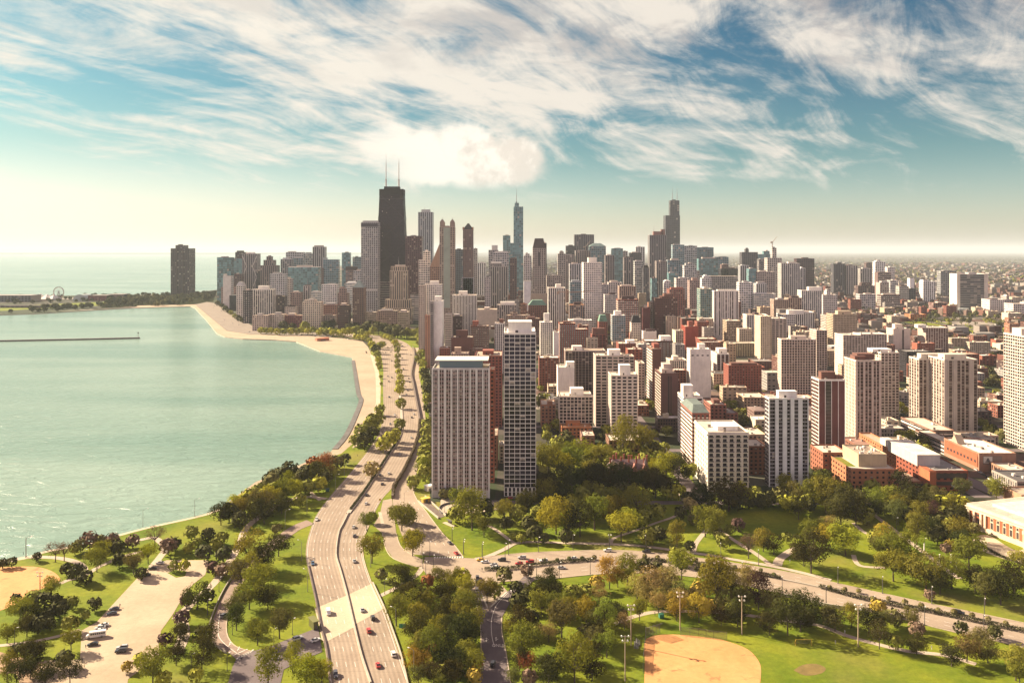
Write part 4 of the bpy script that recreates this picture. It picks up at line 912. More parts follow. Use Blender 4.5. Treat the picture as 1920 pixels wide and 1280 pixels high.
m = MB(); m.box(-w / 2 - .3, w / 2 + .3, -.5, 0, zt - 11, zt - 2.5)
for k in range(16): pass
m.build('louvre_band', MATS['masonry'], o, (.07, .065, .08))
m = MB(); m.box(-w / 2 - .3, w / 2 + .3, -.5, 0, zt * .30, zt * .30 + 5); m.build('plain_band', MATS['masonry'], o, (.5, .47, .44))
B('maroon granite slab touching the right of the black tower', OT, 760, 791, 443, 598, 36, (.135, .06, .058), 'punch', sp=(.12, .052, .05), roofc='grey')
# four-lantern tower
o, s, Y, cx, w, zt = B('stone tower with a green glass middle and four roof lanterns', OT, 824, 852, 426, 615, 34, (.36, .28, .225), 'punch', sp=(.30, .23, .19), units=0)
m = MB(); m.box(-w * .22, w * .22, -1.2, .2, zt * .2, zt - 1); gt = m.build('glass_bay', MATS['facade'], o, (.30, .33, .28)); props(gt, (1, 1, .8, .7, (.16, .24, .20), .1), (.28, .32, .27))
for x, y in ((-w * .34, 5), (w * .34, 5), (-w * .34, 29), (w * .34, 29)):
    m = MB(); m.box(x - 4.4, x + 4.4, y - 4.4, y + 4.4, zt, zt + 12); m.tube((x, y, zt + 12), (x, y, zt + 18), 5.6, .6, 4); m.tube((x, y, zt + 17), (x, y, zt + 22), .4, .2, 4); m.build('roof_lantern', MATS['masonry'], o, (.26, .19, .16))
o, s, Y, cx, w, zt = B('tan tower with a slanting roof line beside the four-lantern tower', OT, 806, 824, 500, 612, 28, (.32, .20, .155), 'punchs', 'punch')
m = MB(); z2 = H - (457 - HZ) / s
q = [(-w / 2, 0, zt), (w / 2, 0, zt), (w / 2, 0, z2)]; q2 = [(x, 28, z) for x, y, z in q]
m.quad(q); m.quad(q2[::-1]); m.quad([q[1], q2[1], q2[2], q[2]]); m.quad([q[0], q[2], q2[2], q2[0]]); m.build('sloping_crown', MATS['masonry'], o, (.34, .22, .17))
B('white gridded tower with a narrower top, right of the maroon slab', OT, 785, 806, 488, 610, 30, WHITE, 'grid', tiers=[(793, 806, 472), ], units=0)
o, s, Y, cx, w, zt = B('slender brown stone tower with a dark pyramid roof', OT, 868, 887, 431, 600, 32, (.33, .165, .10), 'slit', 'punch', sp=(.26, .13, .085), cap=('pyramid', 419, .42), capc=BLACK, units=0, mast=[(878, 418)])
for x in (-w * .46, w * .46):
    m = MB(); m.box(x - 2, x + 2, .5, 4.5, zt, zt + 7); m.build('corner_turret', MATS['masonry'], o, (.3, .15, .09))
o, s, Y, cx, w, zt = B('blue glass setback skyscraper with a needle spire', OT, 957, 981, 456, 563, 50, (.16, .24, .26), 'teal', sp=(.13, .21, .23), units=0, tiers=[(963, 981, 388, 4), (965, 973, 381, 8)], mast=[(968.5, 352)], roofc='grey')
o, s, Y, cx, w, zt = B('beige tower with a dark sloping crown in the city centre', OT, 999, 1023, 466, 592, 34, (.42, .32, .255), 'punchs', 'punch', sp=(.3, .23, .19), cap=('mansard', 447, .17), capc=(.07, .045, .048), units=0)
m = MB(); m.box(-2.6, 2.6, -.5, .1, zt - 46, zt - 10); m.build('window_slot', MATS['pane_dark'], o)
m = MB(); m.box(-w * .62, w * .62, -3, 36, 0, zt * .33); m.build('base_block', MATS['masonry'], o, (.42, .33, .26))
o, s, Y, cx, w, zt = B('dark three-lobed tower standing alone by the lake', AT, 320, 355, 466, 553, 60, (.085, .06, .055), 'brown', 'brown', sp=(.06, .045, .045), units=0, tiers=[(329, 346, 460)])
for x in (-w * .17, w * .17, ): add_piers(o, [x], 0, 0, zt + 1, 3.0, 5, (.095, .066, .06))
# dome-topped, braced and other lakefront buildings, farthest row first
L = [
 ('brown-framed blue glass slab nearest the lake', OT, 407, 433, 483, 571, 30, BROWN, 'teal', None, dict(sp=(.10, .08, .08))),
 ('teal glass slab behind the white-braced tower', OT, 435, 456, 485, 560, 30, (.16, .26, .27), 'teal', None, {}),
 ('dark block peeping above the teal slab', OT, 441, 459, 473, 553, 30, DARK, 'brown', None, dict(ph=[(444, 456, 470)])),
 ('pale beige drum-topped tower below the blue glass slab', OT, 418, 433, 518, 578, 24, CREAM, 'blank', 'punch', dict(ph=[(419, 424, 514)])),
 ('pinkish brick hotel with white window lines by the drive', OT, 415, 443, 539, 576, 26, ROSE, 'punch', None, {}),
 ('brown slab behind the domed building', OT, 436, 453, 514, 565, 26, BROWN, 'punch', None, {}),
 ('low black glass block with a white rim', OT, 430, 444, 553, 583, 24, BLACK, 'dark', None, dict(roofc='white', edge=WHITE)),
 ('cream domed apartment block beside the drive', AT, 443, 455, 536, 596, 24, CREAM, 'punch', None, dict(cap=('mansard', 528, .25), capc=LGREY)),
 ('tall dark block with speckled windows next to the domed block', AT, 456, 468, 545, 606, 24, BLACK, 'punch', None, dict(sp=GREY)),
 ('setback brick tower with a small blue pyramid', OT, 488, 519, 498, 570, 36, (.27, .17, .135), 'slit', 'punch', dict(tiers=[(494, 513, 488, 3), (499.5, 508, 481, 6)], sp=(.2, .13, .11))),
 ('dark sliver between braced and setback towers', OT, 481, 487, 508, 566, 20, DARK, 'dark', None, {}),
 ('broad pale gridded block in front of the setback tower', OT, 506, 534, 514, 584, 30, LGREY, 'punchs', None, dict(roofc='grey')),
 ('narrow beige block right of the broad pale gridded block', OT, 535, 546, 523, 582, 24, BEIGE, 'punch', None, {}),
 ('pale apartment tower behind the blue glass hall', AT, 526, 546, 486, 560, 30, LGREY, 'grid', None, dict(sp=GGREY)),
 ('wide pale tower with a lower dark band at its roof', AT, 536, 569, 473, 552, 30, LGREY, 'grid', None, dict(ph=[(540, 554, 471)])),
 ('rust-topped glass block before the wide pale tower', OT, 547, 568, 484, 558, 26, GREY, 'curtain', None, {}),
 ('blue-grey pair block left of the tall pale tower', AT, 569, 587, 476, 555, 26, (.3, .34, .35), 'grid', None, dict(ph=[(573, 583, 473)])),
 ('tall pale twin-shaft tower with a flat parapet', AT, 586, 609, 463, 556, 32, (.40, .35, .31), 'slit', None, dict(ph=[(589, 606, 460)], sp=GGREY)),
 ('blue glass hall with a wide white brow', OT, 540, 596, 501, 578, 44, (.17, .27, .28), 'teal', None, dict(roofc='white', edge=WHITE)),
 ('brown slab at the right end of the blue glass hall', OT, 596, 603, 503, 574, 30, BROWN, 'brown', None, {}),
 ('wide glass apartment slab with a pale crown', AT, 606, 634, 487, 566, 26, (.28, .34, .35), 'curtain', None, dict(ph=[(606, 613, 483)])),
 ('dark teal slab rising above a red block', OT, 641, 656, 474, 556, 26, (.10, .14, .16), 'teal', None, {}),
 ('faded glass slab just left of the grey gridded tower', OT, 661, 677, 482, 550, 26, (.24, .28, .29), 'curtain', None, {}),
 ('red banded block with a black crown', OT, 648, 663, 507, 570, 24, (.30, .12, .085), 'band', None, dict(ph=[(648, 670, 500)], phc=DARK)),
 ('small white office block right of the red banded block', OT, 663, 678, 508, 575, 24, LGREY, 'grid', None, {}),
 ('gothic stone tower with a pale spire', 'church', 569, 581, 536, 586, 20, BEIGE, 'slit', None, dict(mast=[(576, 520)])),
 ('square pinkish block beside the gothic tower', OT, 545, 563, 549, 588, 30, ROSE, 'punch', None, {}),
 ('low white block with a pale colonnade', OT, 583, 603, 548, 590, 26, LGREY, 'band', None, {}),
 ('pale gridded office block with wide windows', OT, 603, 631, 534, 594, 34, WHITE, 'punchs', None, dict(roofc='grey')),
 ('rose block with a pale stepped roof', OT, 633, 652, 550, 596, 26, ROSE, 'punch', None, dict(tiers=[(636, 648, 541, 4)])),
 ('wide low white pavilion with a curved roof', OT, 648, 672, 531, 585, 40, WHITE, 'band', None, dict(roofc='white')),
 ('white-finned hotel with black strips on the lakefront', OT, 471, 511, 543, 603, 30, WHITE, 'vert', 'dark', dict(sp=DARK, ph=[(484, 503, 536)], phc=WHITE)),
 ('dark brown block behind the white-finned hotel', OT, 512, 533, 556, 600, 28, DARK, 'punch', None, {}),
 ('cream stone block at the bend of the drive', AT, 473, 502, 592, 620, 24, BEIGE, 'punch', None, dict(ph=[(482, 491, 588)], phc=GREY)),
 ('cream block with even rows of windows, second along the bend', AT, 503, 531, 590, 618, 24, CREAM, 'punch', None, {}),
 ('red brick block between two cream blocks on the bend', AT, 532, 566, 592, 617, 24, (.24, .085, .08), 'punch', None, {}),
 ('small cream rooftop block behind the red brick block', AT, 534, 553, 576, 604, 24, CREAM, 'punch', None, {}),
 ('tall cream block with a tiered top on the bend', AT, 567, 601, 567, 617, 28, CREAM, 'punch', None, dict(tiers=[(570, 590, 563, 3)])),
 ('cream block with dark window pairs beside the tall cream block', AT, 602, 627, 592, 615, 24, BEIGE, 'grid', None, {}),
 ('red block with white lines above the cream paired block', AT, 603, 631, 572, 606, 24, ROSE, 'punch', None, {}),
 ('dark brown block with a pale top floor', AT, 633, 654, 573, 619, 26, DARK, 'punch', None, dict(sp=BROWN)),
 ('dark brick tower with a peaked slate roof', AT, 661, 682, 540, 619, 30, (.16, .10, .085), 'punch', None, dict(cap=('pyramid', 526, .42), capc=(.22, .26, .25))),
 ('white-finned block under the grey gridded tower', OT, 686, 727, 549, 590, 34, WHITE, 'slit', None, dict(ph=[(705, 728, 542)], phc=WHITE)),
 ('left wing of the cream lakefront hotel', 'hotel', 686, 705, 586, 618, 24, (.38, .30, .23), 'punch', None, dict(roofc='pale')),
 ('recessed main block of the cream lakefront hotel', 'hotel', 706, 745, 583, 612, 24, (.34, .26, .21), 'punchs', None, dict(roofc='pale')),
 ('right wing of the cream lakefront hotel with arched ground floor', 'hotel', 746, 765, 586, 621, 40, (.40, .32, .24), 'punch', None, dict(roofc='pale')),
 ('stepped limestone tower with a beacon mast', OT, 716, 772, 578, 607, 36, (.45, .36, .28), 'slit', 'punch', dict(sp=(.36, .28, .23), tiers=[(722, 770, 562, 4), (731, 764, 508, 8), (733, 762, 500, 10)], mast=[(747.5, 481)])),
 ('dark banded office block right of the limestone tower', OT, 769, 785, 552, 600, 30, DARK, 'horiz', None, dict(sp=LGREY)),
 # centre
 ('white-piered dark tower in the middle distance', OT, 848, 893, 554, 646, 34, WHITE, 'slit', 'brown', dict(ph=[(860, 876, 546)], phc=WHITE, sp=DARK, near=True)),
 ('small cream balcony tower right of the party-wall tower', AT, 834, 847, 590, 662, 24, CREAM, 'horiz', None, dict(near=True)),
 ('dark brown block below the white-piered tower', AT, 847, 866, 593, 650, 24, DARK, 'brown', None, {}),
 ('windowless beige theatre block', LB, 893, 932, 581, 626, 44, BEIGE, 'blank', None, dict(roofc='tan')),
 ('squat white-topped office block right of the theatre', OT, 932, 968, 572, 634, 30, GREY, 'vert', None, dict(sp=DARK, ph=[(938, 965, 566)], phc=WHITE)),
 ('cream cluster block in front of the green-roofed library', AT, 950, 985, 592, 640, 26, TAN, 'punch', None, dict(tiers=[(957, 970, 587, 3)])),
 ('brown brick block in front of the green-roofed library', AT, 985, 1012, 598, 645, 26, BROWN, 'punch', None, {}),
 ('beige office block with square windows behind the theatre', OT, 866, 888, 521, 600, 28, LGREY, 'punchs', None, dict(sp=GREY)),
 ('pale glass slab next to the slender pyramid-roofed tower', OT, 866, 882, 490, 585, 26, (.26, .3, .3), 'curtain', None, {}),
 ('dark blue slab behind the slender pyramid-roofed tower', OT, 852, 868, 468, 560, 26, (.09, .12, .15), 'dark', None, {}),
 ('teal edged slab right of the slender pyramid-roofed tower', OT, 888, 895, 466, 560, 26, TAN, 'punch', None, {}),
 ('bright white fin tower with a dark centre strip', OT, 895, 911, 493, 566, 26, WHITE, 'slit', None, {}),
 ('pale fluted condominium with a white top block', AT, 919, 952, 500, 590, 32, (.46, .40, .32), 'slit', 'punch', dict(tiers=[(919, 941, 494, 4)], ph=[(921, 940, 491)], phc=WHITE, sp=GGREY)),
 ('dark grid office tower behind the fluted condominium', OT, 925, 954, 474, 575, 30, LGREY, 'grid', None, dict(ph=[(928, 952, 471)])),
 ('grey gridded tower with a white lift block', OT, 916, 934, 469, 568, 30, GREY, 'grid', None, dict(ph=[(922, 933, 460)], phc=LGREY)),
 ('stepped cream shoulder left of the fluted condominium', AT, 909, 920, 520, 600, 26, CREAM, 'punch', None, {}),
 ('plain brown slab left of the blue setback skyscraper', OT, 956, 969, 485, 590, 26, BROWN, 'punchs', None, {}),
 ('small teal glass tower with an angled top', OT, 943, 957, 442, 560, 30, (.15, .24, .26), 'teal', None, {}),
 ('cream classical block behind the blank white slab', OT, 982, 996, 480, 575, 26, CREAM, 'punchs', None, dict(tiers=[(985, 993, 476, 3)])),
 ('blank white slab left of the crowned beige tower', OT, 982, 995, 528, 598, 26, WHITE, 'blank', None, {}),
 ('dark slab peeping right of the crowned beige tower', OT, 1019, 1025, 456, 570, 24, DARK, 'dark', None, {}),
 ('brown old office block with arched top windows', OT, 1025, 1055, 517, 590, 30, TAN, 'punch', None, {}),
 ('red brick library with a green copper hipped roof', 'library', 991, 1025, 573, 612, 36, (.20, .085, .06), 'punch', None, dict(cap=('mansard', 562, .22), capc=(.14, .26, .19))),
 ('dark striped tower with a white frame', OT, 1028, 1060, 540, 632, 34, WHITE, 'slit', None, dict(sp=BROWN, ph=[(1042, 1052, 533)])),
 ('white waffle-grid office tower', OT, 1094, 1129, 493, 634, 40, WHITE, 'punchs', 'punch', dict(ph=[(1103, 1119, 483)], phc=WHITE)),
 ('grey and blue striped tower left of the white waffle-grid tower', OT, 1068, 1093, 495, 585, 30, LGREY, 'slit', None, dict(sp=(.12, .17, .21))),
 ('pale reflective glass box below the grey and blue tower', OT, 1069, 1093, 529, 600, 28, (.36, .39, .39), 'curtain', None, {}),
 ('half-built concrete frame with orange edge netting', 'building site', 1068, 1096, 572, 640, 28, (.32, .22, .16), 'grid', None, dict(sp=(.1, .1, .13), roofc=(.45, .2, .08))),
 ('long white roofed car park left of the waffle-grid tower base', LB, 1067, 1110, 601, 645, 34, WHITE, 'band', None, dict(roofc='white')),
 ('pale blank slab right of the waffle-grid tower', OT, 1134, 1157, 553, 615, 26, LGREY, 'punchs', None, {}),
 ('cream corner tower near the pale blank slab', AT, 1141, 1166, 530, 600, 26, CREAM, 'vert', None, {}),
 ('maroon and cream block with a small gable', AT, 1161, 1192, 537, 605, 28, TAN, 'vert', None, dict(sp=ROSE)),
 ('low grey block between cream corner tower and gabled block', AT, 1128, 1141, 534, 600, 22, GREY, 'punch', None, {}),
 ('tan stone skyscraper shaft left of the white waffle-grid tower', OT, 1046, 1060, 476, 560, 28, TAN, 'punchs', None, dict(tiers=[(1049, 1057, 472, 4)])),
 ('cream stepped tower behind the grey and blue tower', OT, 1050, 1076, 478, 556, 30, (.40, .28, .21), 'slit', 'punch', dict(sp=TAN)),
 ('dark notched office slab behind the cream stepped tower', OT, 1061, 1080, 461, 548, 30, DARK, 'dark', None, {}),
 ('broad dark slab with a toothed roof line', OT, 1077, 1114, 440, 545, 40, (.13, .10, .105), 'slit', None, dict(sp=(.09, .075, .08))),
 ('tan octagonal-looking tower before the toothed slab', OT, 1079, 1107, 470, 556, 30, (.30, .20, .15), 'slit', 'punch', dict(sp=TAN)),
 ('green glass tower with a pointed gable roof', OT, 1105, 1136, 462, 552, 34, (.20, .24, .22), 'curtain', None, dict(cap=('mansard', 456, .3), capc=(.30, .42, .36))),
 ('brown-grey ribbed tower right of the waffle-grid tower', OT, 1135, 1152, 479, 570, 28, (.27, .20, .17), 'slit', None, {}),
 ('teal box tower with a dark rim', OT, 1147, 1168, 466, 552, 28, (.14, .22, .22), 'teal', None, {}),
 ('slim tan tower right of the teal box tower', OT, 1168, 1177, 471, 548, 24, TAN, 'punchs', None, {}),
 ('black squat tower left of the grey slab skyscraper', OT, 1180, 1202, 474, 545, 30, DARK, 'dark', None, {}),
 ('pale tower with a rounded top far behind the black squat one', OT, 1192, 1209, 463, 535, 30, LGREY, 'slit', None, {}),
 ('brown tower left of the pale balcony tower', OT, 1170, 1187, 483, 565, 26, (.26, .19, .16), 'slit', None, {}),
 ('greenish white balcony tower in front of the grey slab', AT, 1190, 1206, 490, 574, 26, (.46, .46, .40), 'grid', None, {}),
 ('dark vaulted-top tower beside the grey slab skyscraper', OT, 1206, 1217, 503, 575, 24, (.13, .12, .13), 'slit', None, dict(cap=('mansard', 497, .2), capc=BLACK)),
 ('slim dark glass tower at the foot of the grey slab', OT, 1222, 1232, 522, 592, 24, (.12, .15, .16), 'teal', None, {}),
 ('tan concrete tower before the black stepped skyscraper', AT, 1231, 1251, 490, 585, 28, (.33, .25, .205), 'slit', 'punch', {}),
 ('white and blue glass tower right of the tan concrete tower', OT, 1252, 1276, 488, 572, 28, (.38, .38, .36), 'curtain', 'punch', dict(sp=(.2, .24, .26))),
 ('teal hospital-like block in the middle of the city', OT, 1254, 1270, 512, 588, 26, (.12, .2, .21), 'teal', None, {}),
 ('small white balcony tower with blue panes', AT, 1246, 1257, 527, 592, 22, WHITE, 'grid', None, {}),
 ('rust red square block behind the stepped red tower', AT, 1255, 1284, 543, 614, 32, (.26, .10, .075), 'punchs', 'punch', dict(ph=[(1258, 1281, 539)])),
 ('slender pinkish balcony tower of the middle city', AT, 1293, 1312, 526, 596, 28, (.36, .2, .155), 'punch', None, dict(ph=[(1298, 1308, 521)])),
 ('cream building with round corner tops beside the slender pink tower', AT, 1268, 1293, 522, 590, 30, BEIGE, 'punch', None, {}),
 ('white crystal-topped condominium beyond the white-finned tower', AT, 1316, 1334, 522, 582, 24, WHITE, 'grid', None, dict(tiers=[(1319, 1332, 518, 3)])),
 ('glass slab with pale frame right of the black stepped skyscraper', OT, 1261, 1283, 459, 548, 30, (.30, .34, .35), 'curtain', None, {}),
 ('white-lined glass slab, middle of the three glass slabs', OT, 1283, 1307, 461, 548, 30, (.36, .38, .38), 'grid', None, {}),
 ('dark grey slab at the right of the three glass slabs', OT, 1307, 1338, 464, 546, 30, (.12, .125, .135), 'curtain', None, {}),
 ('wide dark glass block with stepped blue shoulders', OT, 1310, 1346, 485, 552, 34, (.11, .13, .14), 'teal', None, {}),
 ('grey glass block at the right end of the downtown cluster', OT, 1340, 1366, 482, 550, 30, (.24, .26, .27), 'curtain', None, {}),
 ('black low block behind the brown cylinder-like tower', OT, 1352, 1387, 504, 556, 40, BLACK, 'dark', None, {}),
 ('brown rounded tower left of the black low block', OT, 1353, 1366, 496, 556, 24, BROWN, 'brown', None, {}),
 ('vast low stone market building', LB, 1290, 1384, 518, 560, 60, (.33, .27, .23), 'punchs', None, dict(tiers=[(1297, 1312, 508, 20)])),
 ('white cylinder pair of twin round towers', AT, 1283, 1306, 498, 568, 28, LGREY, 'grid', None, dict(tiers=[(1286, 1303, 494, 4)])),
 ('dark glass stepped office pair near the crane', OT, 1391, 1421, 473, 552, 34, (.11, .10, .105), 'slit', None, dict(tiers=[(1398, 1404, 467, 8)])),
 ('teal glass slab behind the building with the crane', OT, 1419, 1444, 477, 546, 30, (.11, .2, .22), 'teal', None, dict(tiers=[(1432, 1443, 471, 4)])),
 ('dark speckled block left of the building with the crane', OT, 1423, 1438, 486, 562, 24, (.16, .14, .135), 'punch', None, {}),
 ('pale unfinished tower with a concrete core and roof crane', 'building site', 1439, 1466, 484, 570, 34, (.50, .42, .34), 'fine', None, dict(tiers=[(1448, 1456, 465, 10)], roofc=DARK)),
 ('white tower with a black gridded centre bay', OT, 1465, 1500, 494, 575, 36, (.56, .50, .43), 'slit', 'punch', dict(ph=[(1478, 1492, 491)])),
 ('dark maroon slab with an orange seam', OT, 1494, 1527, 485, 560, 30, (.11, .055, .055), 'dark', None, dict(sp=(.1, .05, .05))),
 ('rounded grey block hugging the black-gridded white tower', OT, 1501, 1510, 503, 570, 24, LGREY, 'slit', None, {}),
 ('blue fronted tower with white edges below the crane', AT, 1388, 1404, 498, 575, 26, (.44, .43, .42), 'slit', None, dict(sp=(.15, .19, .22))),
 ('white boxy apartment tower with glass corners', AT, 1386, 1411, 530, 594, 26, WHITE, 'grid', None, {}),
 ('teal flanked tower behind the white boxy apartment tower', AT, 1404, 1418, 504, 580, 24, (.16, .21, .22), 'teal', None, {}),
 ('wide brown warehouse block under the crane', LB, 1417, 1453, 510, 580, 40, TAN, 'punchs', None, {}),
 ('scalloped pale apartment block', AT, 1418, 1438, 532, 590, 26, LGREY, 'slit', None, {}),
 ('long pale flat block with blue windows', LB, 1414, 1455, 551, 595, 30, LGREY, 'band', None, {}),
 ('brick loft pair with cream bands, left half', AT, 1451, 1478, 562, 612, 28, TAN, 'punch', None, dict(sp=BROWN)),
 ('brick loft pair with cream bands, right half', AT, 1478, 1503, 559, 608, 28, TAN, 'punch', None, dict(sp=BROWN)),
 ('glass and white tower with a pale podium', AT, 1503, 1541, 545, 605, 30, WHITE, 'vert', 'punch', dict(sp=(.22, .25, .26), ph=[(1516, 1541, 538)], phc=WHITE)),
 ('cream tower stub right of the glass and white tower', AT, 1543, 1570, 553, 600, 26, CREAM, 'punch', None, dict(tiers=[(1550, 1557, 546, 4)])),
 ('white-finned blue slab in front of the glass and white tower', OT, 1491, 1527, 586, 635, 28, WHITE, 'slit', 'punch', dict(sp=(.13, .15, .16), roofc='white')),
 ('white stepped block left of the white-finned blue slab', OT, 1465, 1491, 590, 636, 30, WHITE, 'grid', 'punch', dict(ph=[(1478, 1508, 582)], phc=WHITE)),
 ('low white car park with dark slots', LB, 1402, 1440, 591, 640, 34, WHITE, 'slit', None, {}),
 ('beige apartment slab with a notched balcony flank', AT, 1562, 1607, 590, 660, 30, (.48, .38, .27), 'punchs', 'balc', dict(near=True, ph=[(1571, 1597, 583)])),
 ('beige flank wing joined to the notched apartment slab', AT, 1549, 1561, 592, 655, 26, BEIGE, 'balc', None, dict(near=True)),
 ('charcoal tower left of a pair of slender towers', AT, 1563, 1584, 495, 556, 30, (.10, .09, .10), 'slit', 'punch', {}),
 ('pale slender tower with dark flank', AT, 1587, 1608, 498, 556, 28, (.45, .39, .33), 'slit', 'punch', {}),
 ('pale slender tower, shorter, right of the dark flanked one', AT, 1613, 1634, 504, 553, 28, (.45, .39, .33), 'slit', 'punch', {}),
 ('brown top slab far behind the pale slender towers', AT, 1624, 1636, 493, 535, 24, BROWN, 'punch', None, {}),
 ('white stepped tower over the brown mid-rise', AT, 1641, 1660, 491, 545, 26, WHITE, 'vert', None, dict(tiers=[(1643, 1652, 489, 3)])),
 ('brown mid-rise with a cream edge', AT, 1646, 1671, 511, 560, 28, BROWN, 'grid', 'blank', dict(sp=TAN)),
 ('cream twin tower behind the brown mid-rise', AT, 1664, 1678, 501, 548, 24, CREAM, 'punch', None, {}),
 ('tan pair block with a bright cream flank', AT, 1650, 1667, 530, 572, 30, TAN, 'punch', 'blank', {}),
 ('white narrow block with blue strips', AT, 1669, 1684, 526, 568, 24, LGREY, 'grid', None, {}),
 ('wide dark block with white window columns', OT, 1652, 1688, 553, 580, 28, BROWN, 'vert', None, dict(sp=WHITE)),
 ('arched-top brown loft building', LB, 1609, 1640, 536, 566, 30, BROWN, 'vert', None, dict(tiers=[(1615, 1634, 531, 4)])),
 ('pale blue-grey low block beneath the arched loft', LB, 1612, 1642, 552, 582, 26, LGREY, 'grid', None, {}),
 ('olive dotted slab tower near the white-ended tower', AT, 1686, 1704, 537, 574, 24, (.42, .40, .32), 'punchs', None, {}),
 ('black glass slab right of the olive dotted slab', AT, 1704, 1717, 541, 573, 24, (.10, .11, .115), 'dark', None, {}),
 ('white checkerboard tower left of the white-ended tower', AT, 1731, 1754, 528, 570, 28, WHITE, 'punch', 'punch', dict(sp=GREY, tiers=[(1731, 1742, 525, 3)])),
 ('small white tower behind the checkerboard tower', AT, 1706, 1714, 522, 556, 20, WHITE, 'blank', None, {}),
 ('grey slab behind the big white-ended tower', OT, 1764, 1793, 508, 556, 30, (.23, .22, .215), 'punchs', None, {}),
 ('rust brick loft near the checkerboard tower', LB, 1750, 1778, 568, 582, 28, RED, 'vert', None, {}),
 ('cream loft block right of the big white-ended tower', LB, 1856, 1884, 562, 590, 40, CREAM, 'punch', None, {}),
 ('cream loft with a small clock-like turret', LB, 1884, 1900, 562, 590, 34, BEIGE, 'slit', None, dict(tiers=[(1887, 1892, 555, 4)])),
 ('long cream factory front at the right edge', LB, 1900, 1960, 570, 596, 40, CREAM, 'punchs', None, {}),
 ('orange brick school hall by the green field', LB, 1707, 1737, 590, 602, 30, ORANGE, 'punch', None, dict(roofc='tan')),
 ('long white-roofed school wing by the green field', LB, 1666, 1706, 592, 600, 24, ORANGE, 'blank', None, dict(roofc='white')),
]
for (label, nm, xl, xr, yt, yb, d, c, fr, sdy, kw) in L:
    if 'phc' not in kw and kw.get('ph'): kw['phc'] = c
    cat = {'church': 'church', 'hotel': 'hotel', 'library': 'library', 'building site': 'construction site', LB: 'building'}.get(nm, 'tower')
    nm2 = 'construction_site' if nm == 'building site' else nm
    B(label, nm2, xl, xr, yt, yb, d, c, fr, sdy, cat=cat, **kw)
# big tower with white blank ends
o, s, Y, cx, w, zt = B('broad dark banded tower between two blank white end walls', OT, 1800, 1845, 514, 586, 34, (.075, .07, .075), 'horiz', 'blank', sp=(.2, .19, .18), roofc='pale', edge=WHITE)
for k, (a, b) in enumerate(((-.5, -.33), (.5, .76))):
    pass
for x0, x1 in ((-w / 2 - 9, -w / 2 - .1), (w / 2 + .1, w / 2 + 11)):
    m = MB(); m.box(x0, x1, -1.2, 38, 0, zt + 1.5); m.build('end_wall', MATS['masonry'], o, (.60, .53, .45))
m = MB(); m.tube((-w / 2 - 5, -8, 0), (-w / 2 - 5, -8, 13), 22, 22, 24); m.build('round_annex', MATS['masonry'], o, (.42, .45, .42))
# white braced tower
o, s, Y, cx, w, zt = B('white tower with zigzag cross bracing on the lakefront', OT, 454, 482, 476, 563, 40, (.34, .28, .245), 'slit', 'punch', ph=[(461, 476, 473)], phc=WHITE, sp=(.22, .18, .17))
for sx in (-1, 1):
    m = MB(); n = 4; h = zt * .92
    for k in range(n):
        za, zb_ = h * k / n + 6, h * (k + 1) / n + 6
        xa, xb = (w * .48, w * .2) if k % 2 == 0 else (w * .2, w * .48)
        m.tube((sx * xa, -.8, za), (sx * xb, -.8, zb_), 1.2, 1.2, 4)
    m.build('brace', MATS['painted'], o, (.62, .56, .5))
# ---------------------------------------------------------------- the low buildings in front
def at(px, py, z=0): return G(px, py, z)
LBN = 'low_building'
STY['br'] = (4.4, 3.6, .40, .46, GDARK, .15); STY['brs'] = (5.0, 3.6, .5, .45, GDARK, .2)
o, s, Y, cx, w, zt = B('orange brick five-storey school block with a green roof patch', 'school', 1596, 1684, 881, 921, 44, (.36, .15, .075), 'br', 'brs', near=True, wins=True, roofc='pale', base=(4.5, 'slit'), cat='school', units=0)
m = MB(); m.box(-w / 2 + 9, w / 2 - 4, 9, 38, zt + .02, zt + 8.2); m.build('upper_storey', MATS['masonry'], o, (.42, .335, .22))
roof_block(o, -w / 2 + 9, w / 2 - 4, 9, 38, zt + 8.3, (.36, .27, .2), edge=(.42, .335, .22))
m = MB(); m.quad([(-w / 2 + 1.5, 10, zt + .08), (-w / 2 + 7.5, 10, zt + .08), (-w / 2 + 7.5, 36, zt + .08), (-w / 2 + 1.5, 36, zt + .08)]); m.build('green_roof', MATS['lawn'], o)
for i in range(16):
    ux, uy = rnd.uniform(-w / 2 + 11, w / 2 - 8), rnd.uniform(11, 34); m = MB(); a = rnd.uniform(.5, 1.6); h = rnd.uniform(.6, 2.2)
    m.box(ux, ux + a, uy, uy + a * 1.2, zt + 8.35, zt + 8.3 + h); m.box(ux + .1, ux + a - .1, uy + .1, uy + a, zt + 8.3 + h, zt + 8.5 + h); m.build('roof_unit', MATS['painted'], o, rnd.choice([(.6, .55, .48), (.35, .31, .28), (.65, .62, .56)]))
o, s, Y, cx, w, zt = B('dark red brick cinema block with a ribbon window under its roof', 'cinema', 1742, 1815, 884, 920, 50, (.235, .07, .042), 'brs', 'brs', near=True, wins=True, roofc='grey', cat='cinema', units=0)
m = MB(); m.box(-w / 2 + 4, w / 2 - .5, -.12, .3, zt - 4.6, zt - 1.2); m.build('ribbon_window', MATS['pane_dark'], o)
m = MB(); m.box(-w / 2 + 4, w / 2 - 8, -.12, .3, zt - 9.6, zt - 7); m.build('ribbon_window', MATS['pane_blue'], o)
m = MB(); m.box(-w / 2 - .1, -w / 2 + 4.5, -1.2, 14, 0, zt + .4); m.build('stair_tower', MATS['masonry'], o, (.36, .12, .055))
m = MB(); x0, x1 = -w / 2 - 1, w / 2 - 12; z = zt + 8; m.box(x0, x1, 15, 62, zt + .02, z); m.build('long_shed', MATS['masonry'], o, (.42, .40, .38))
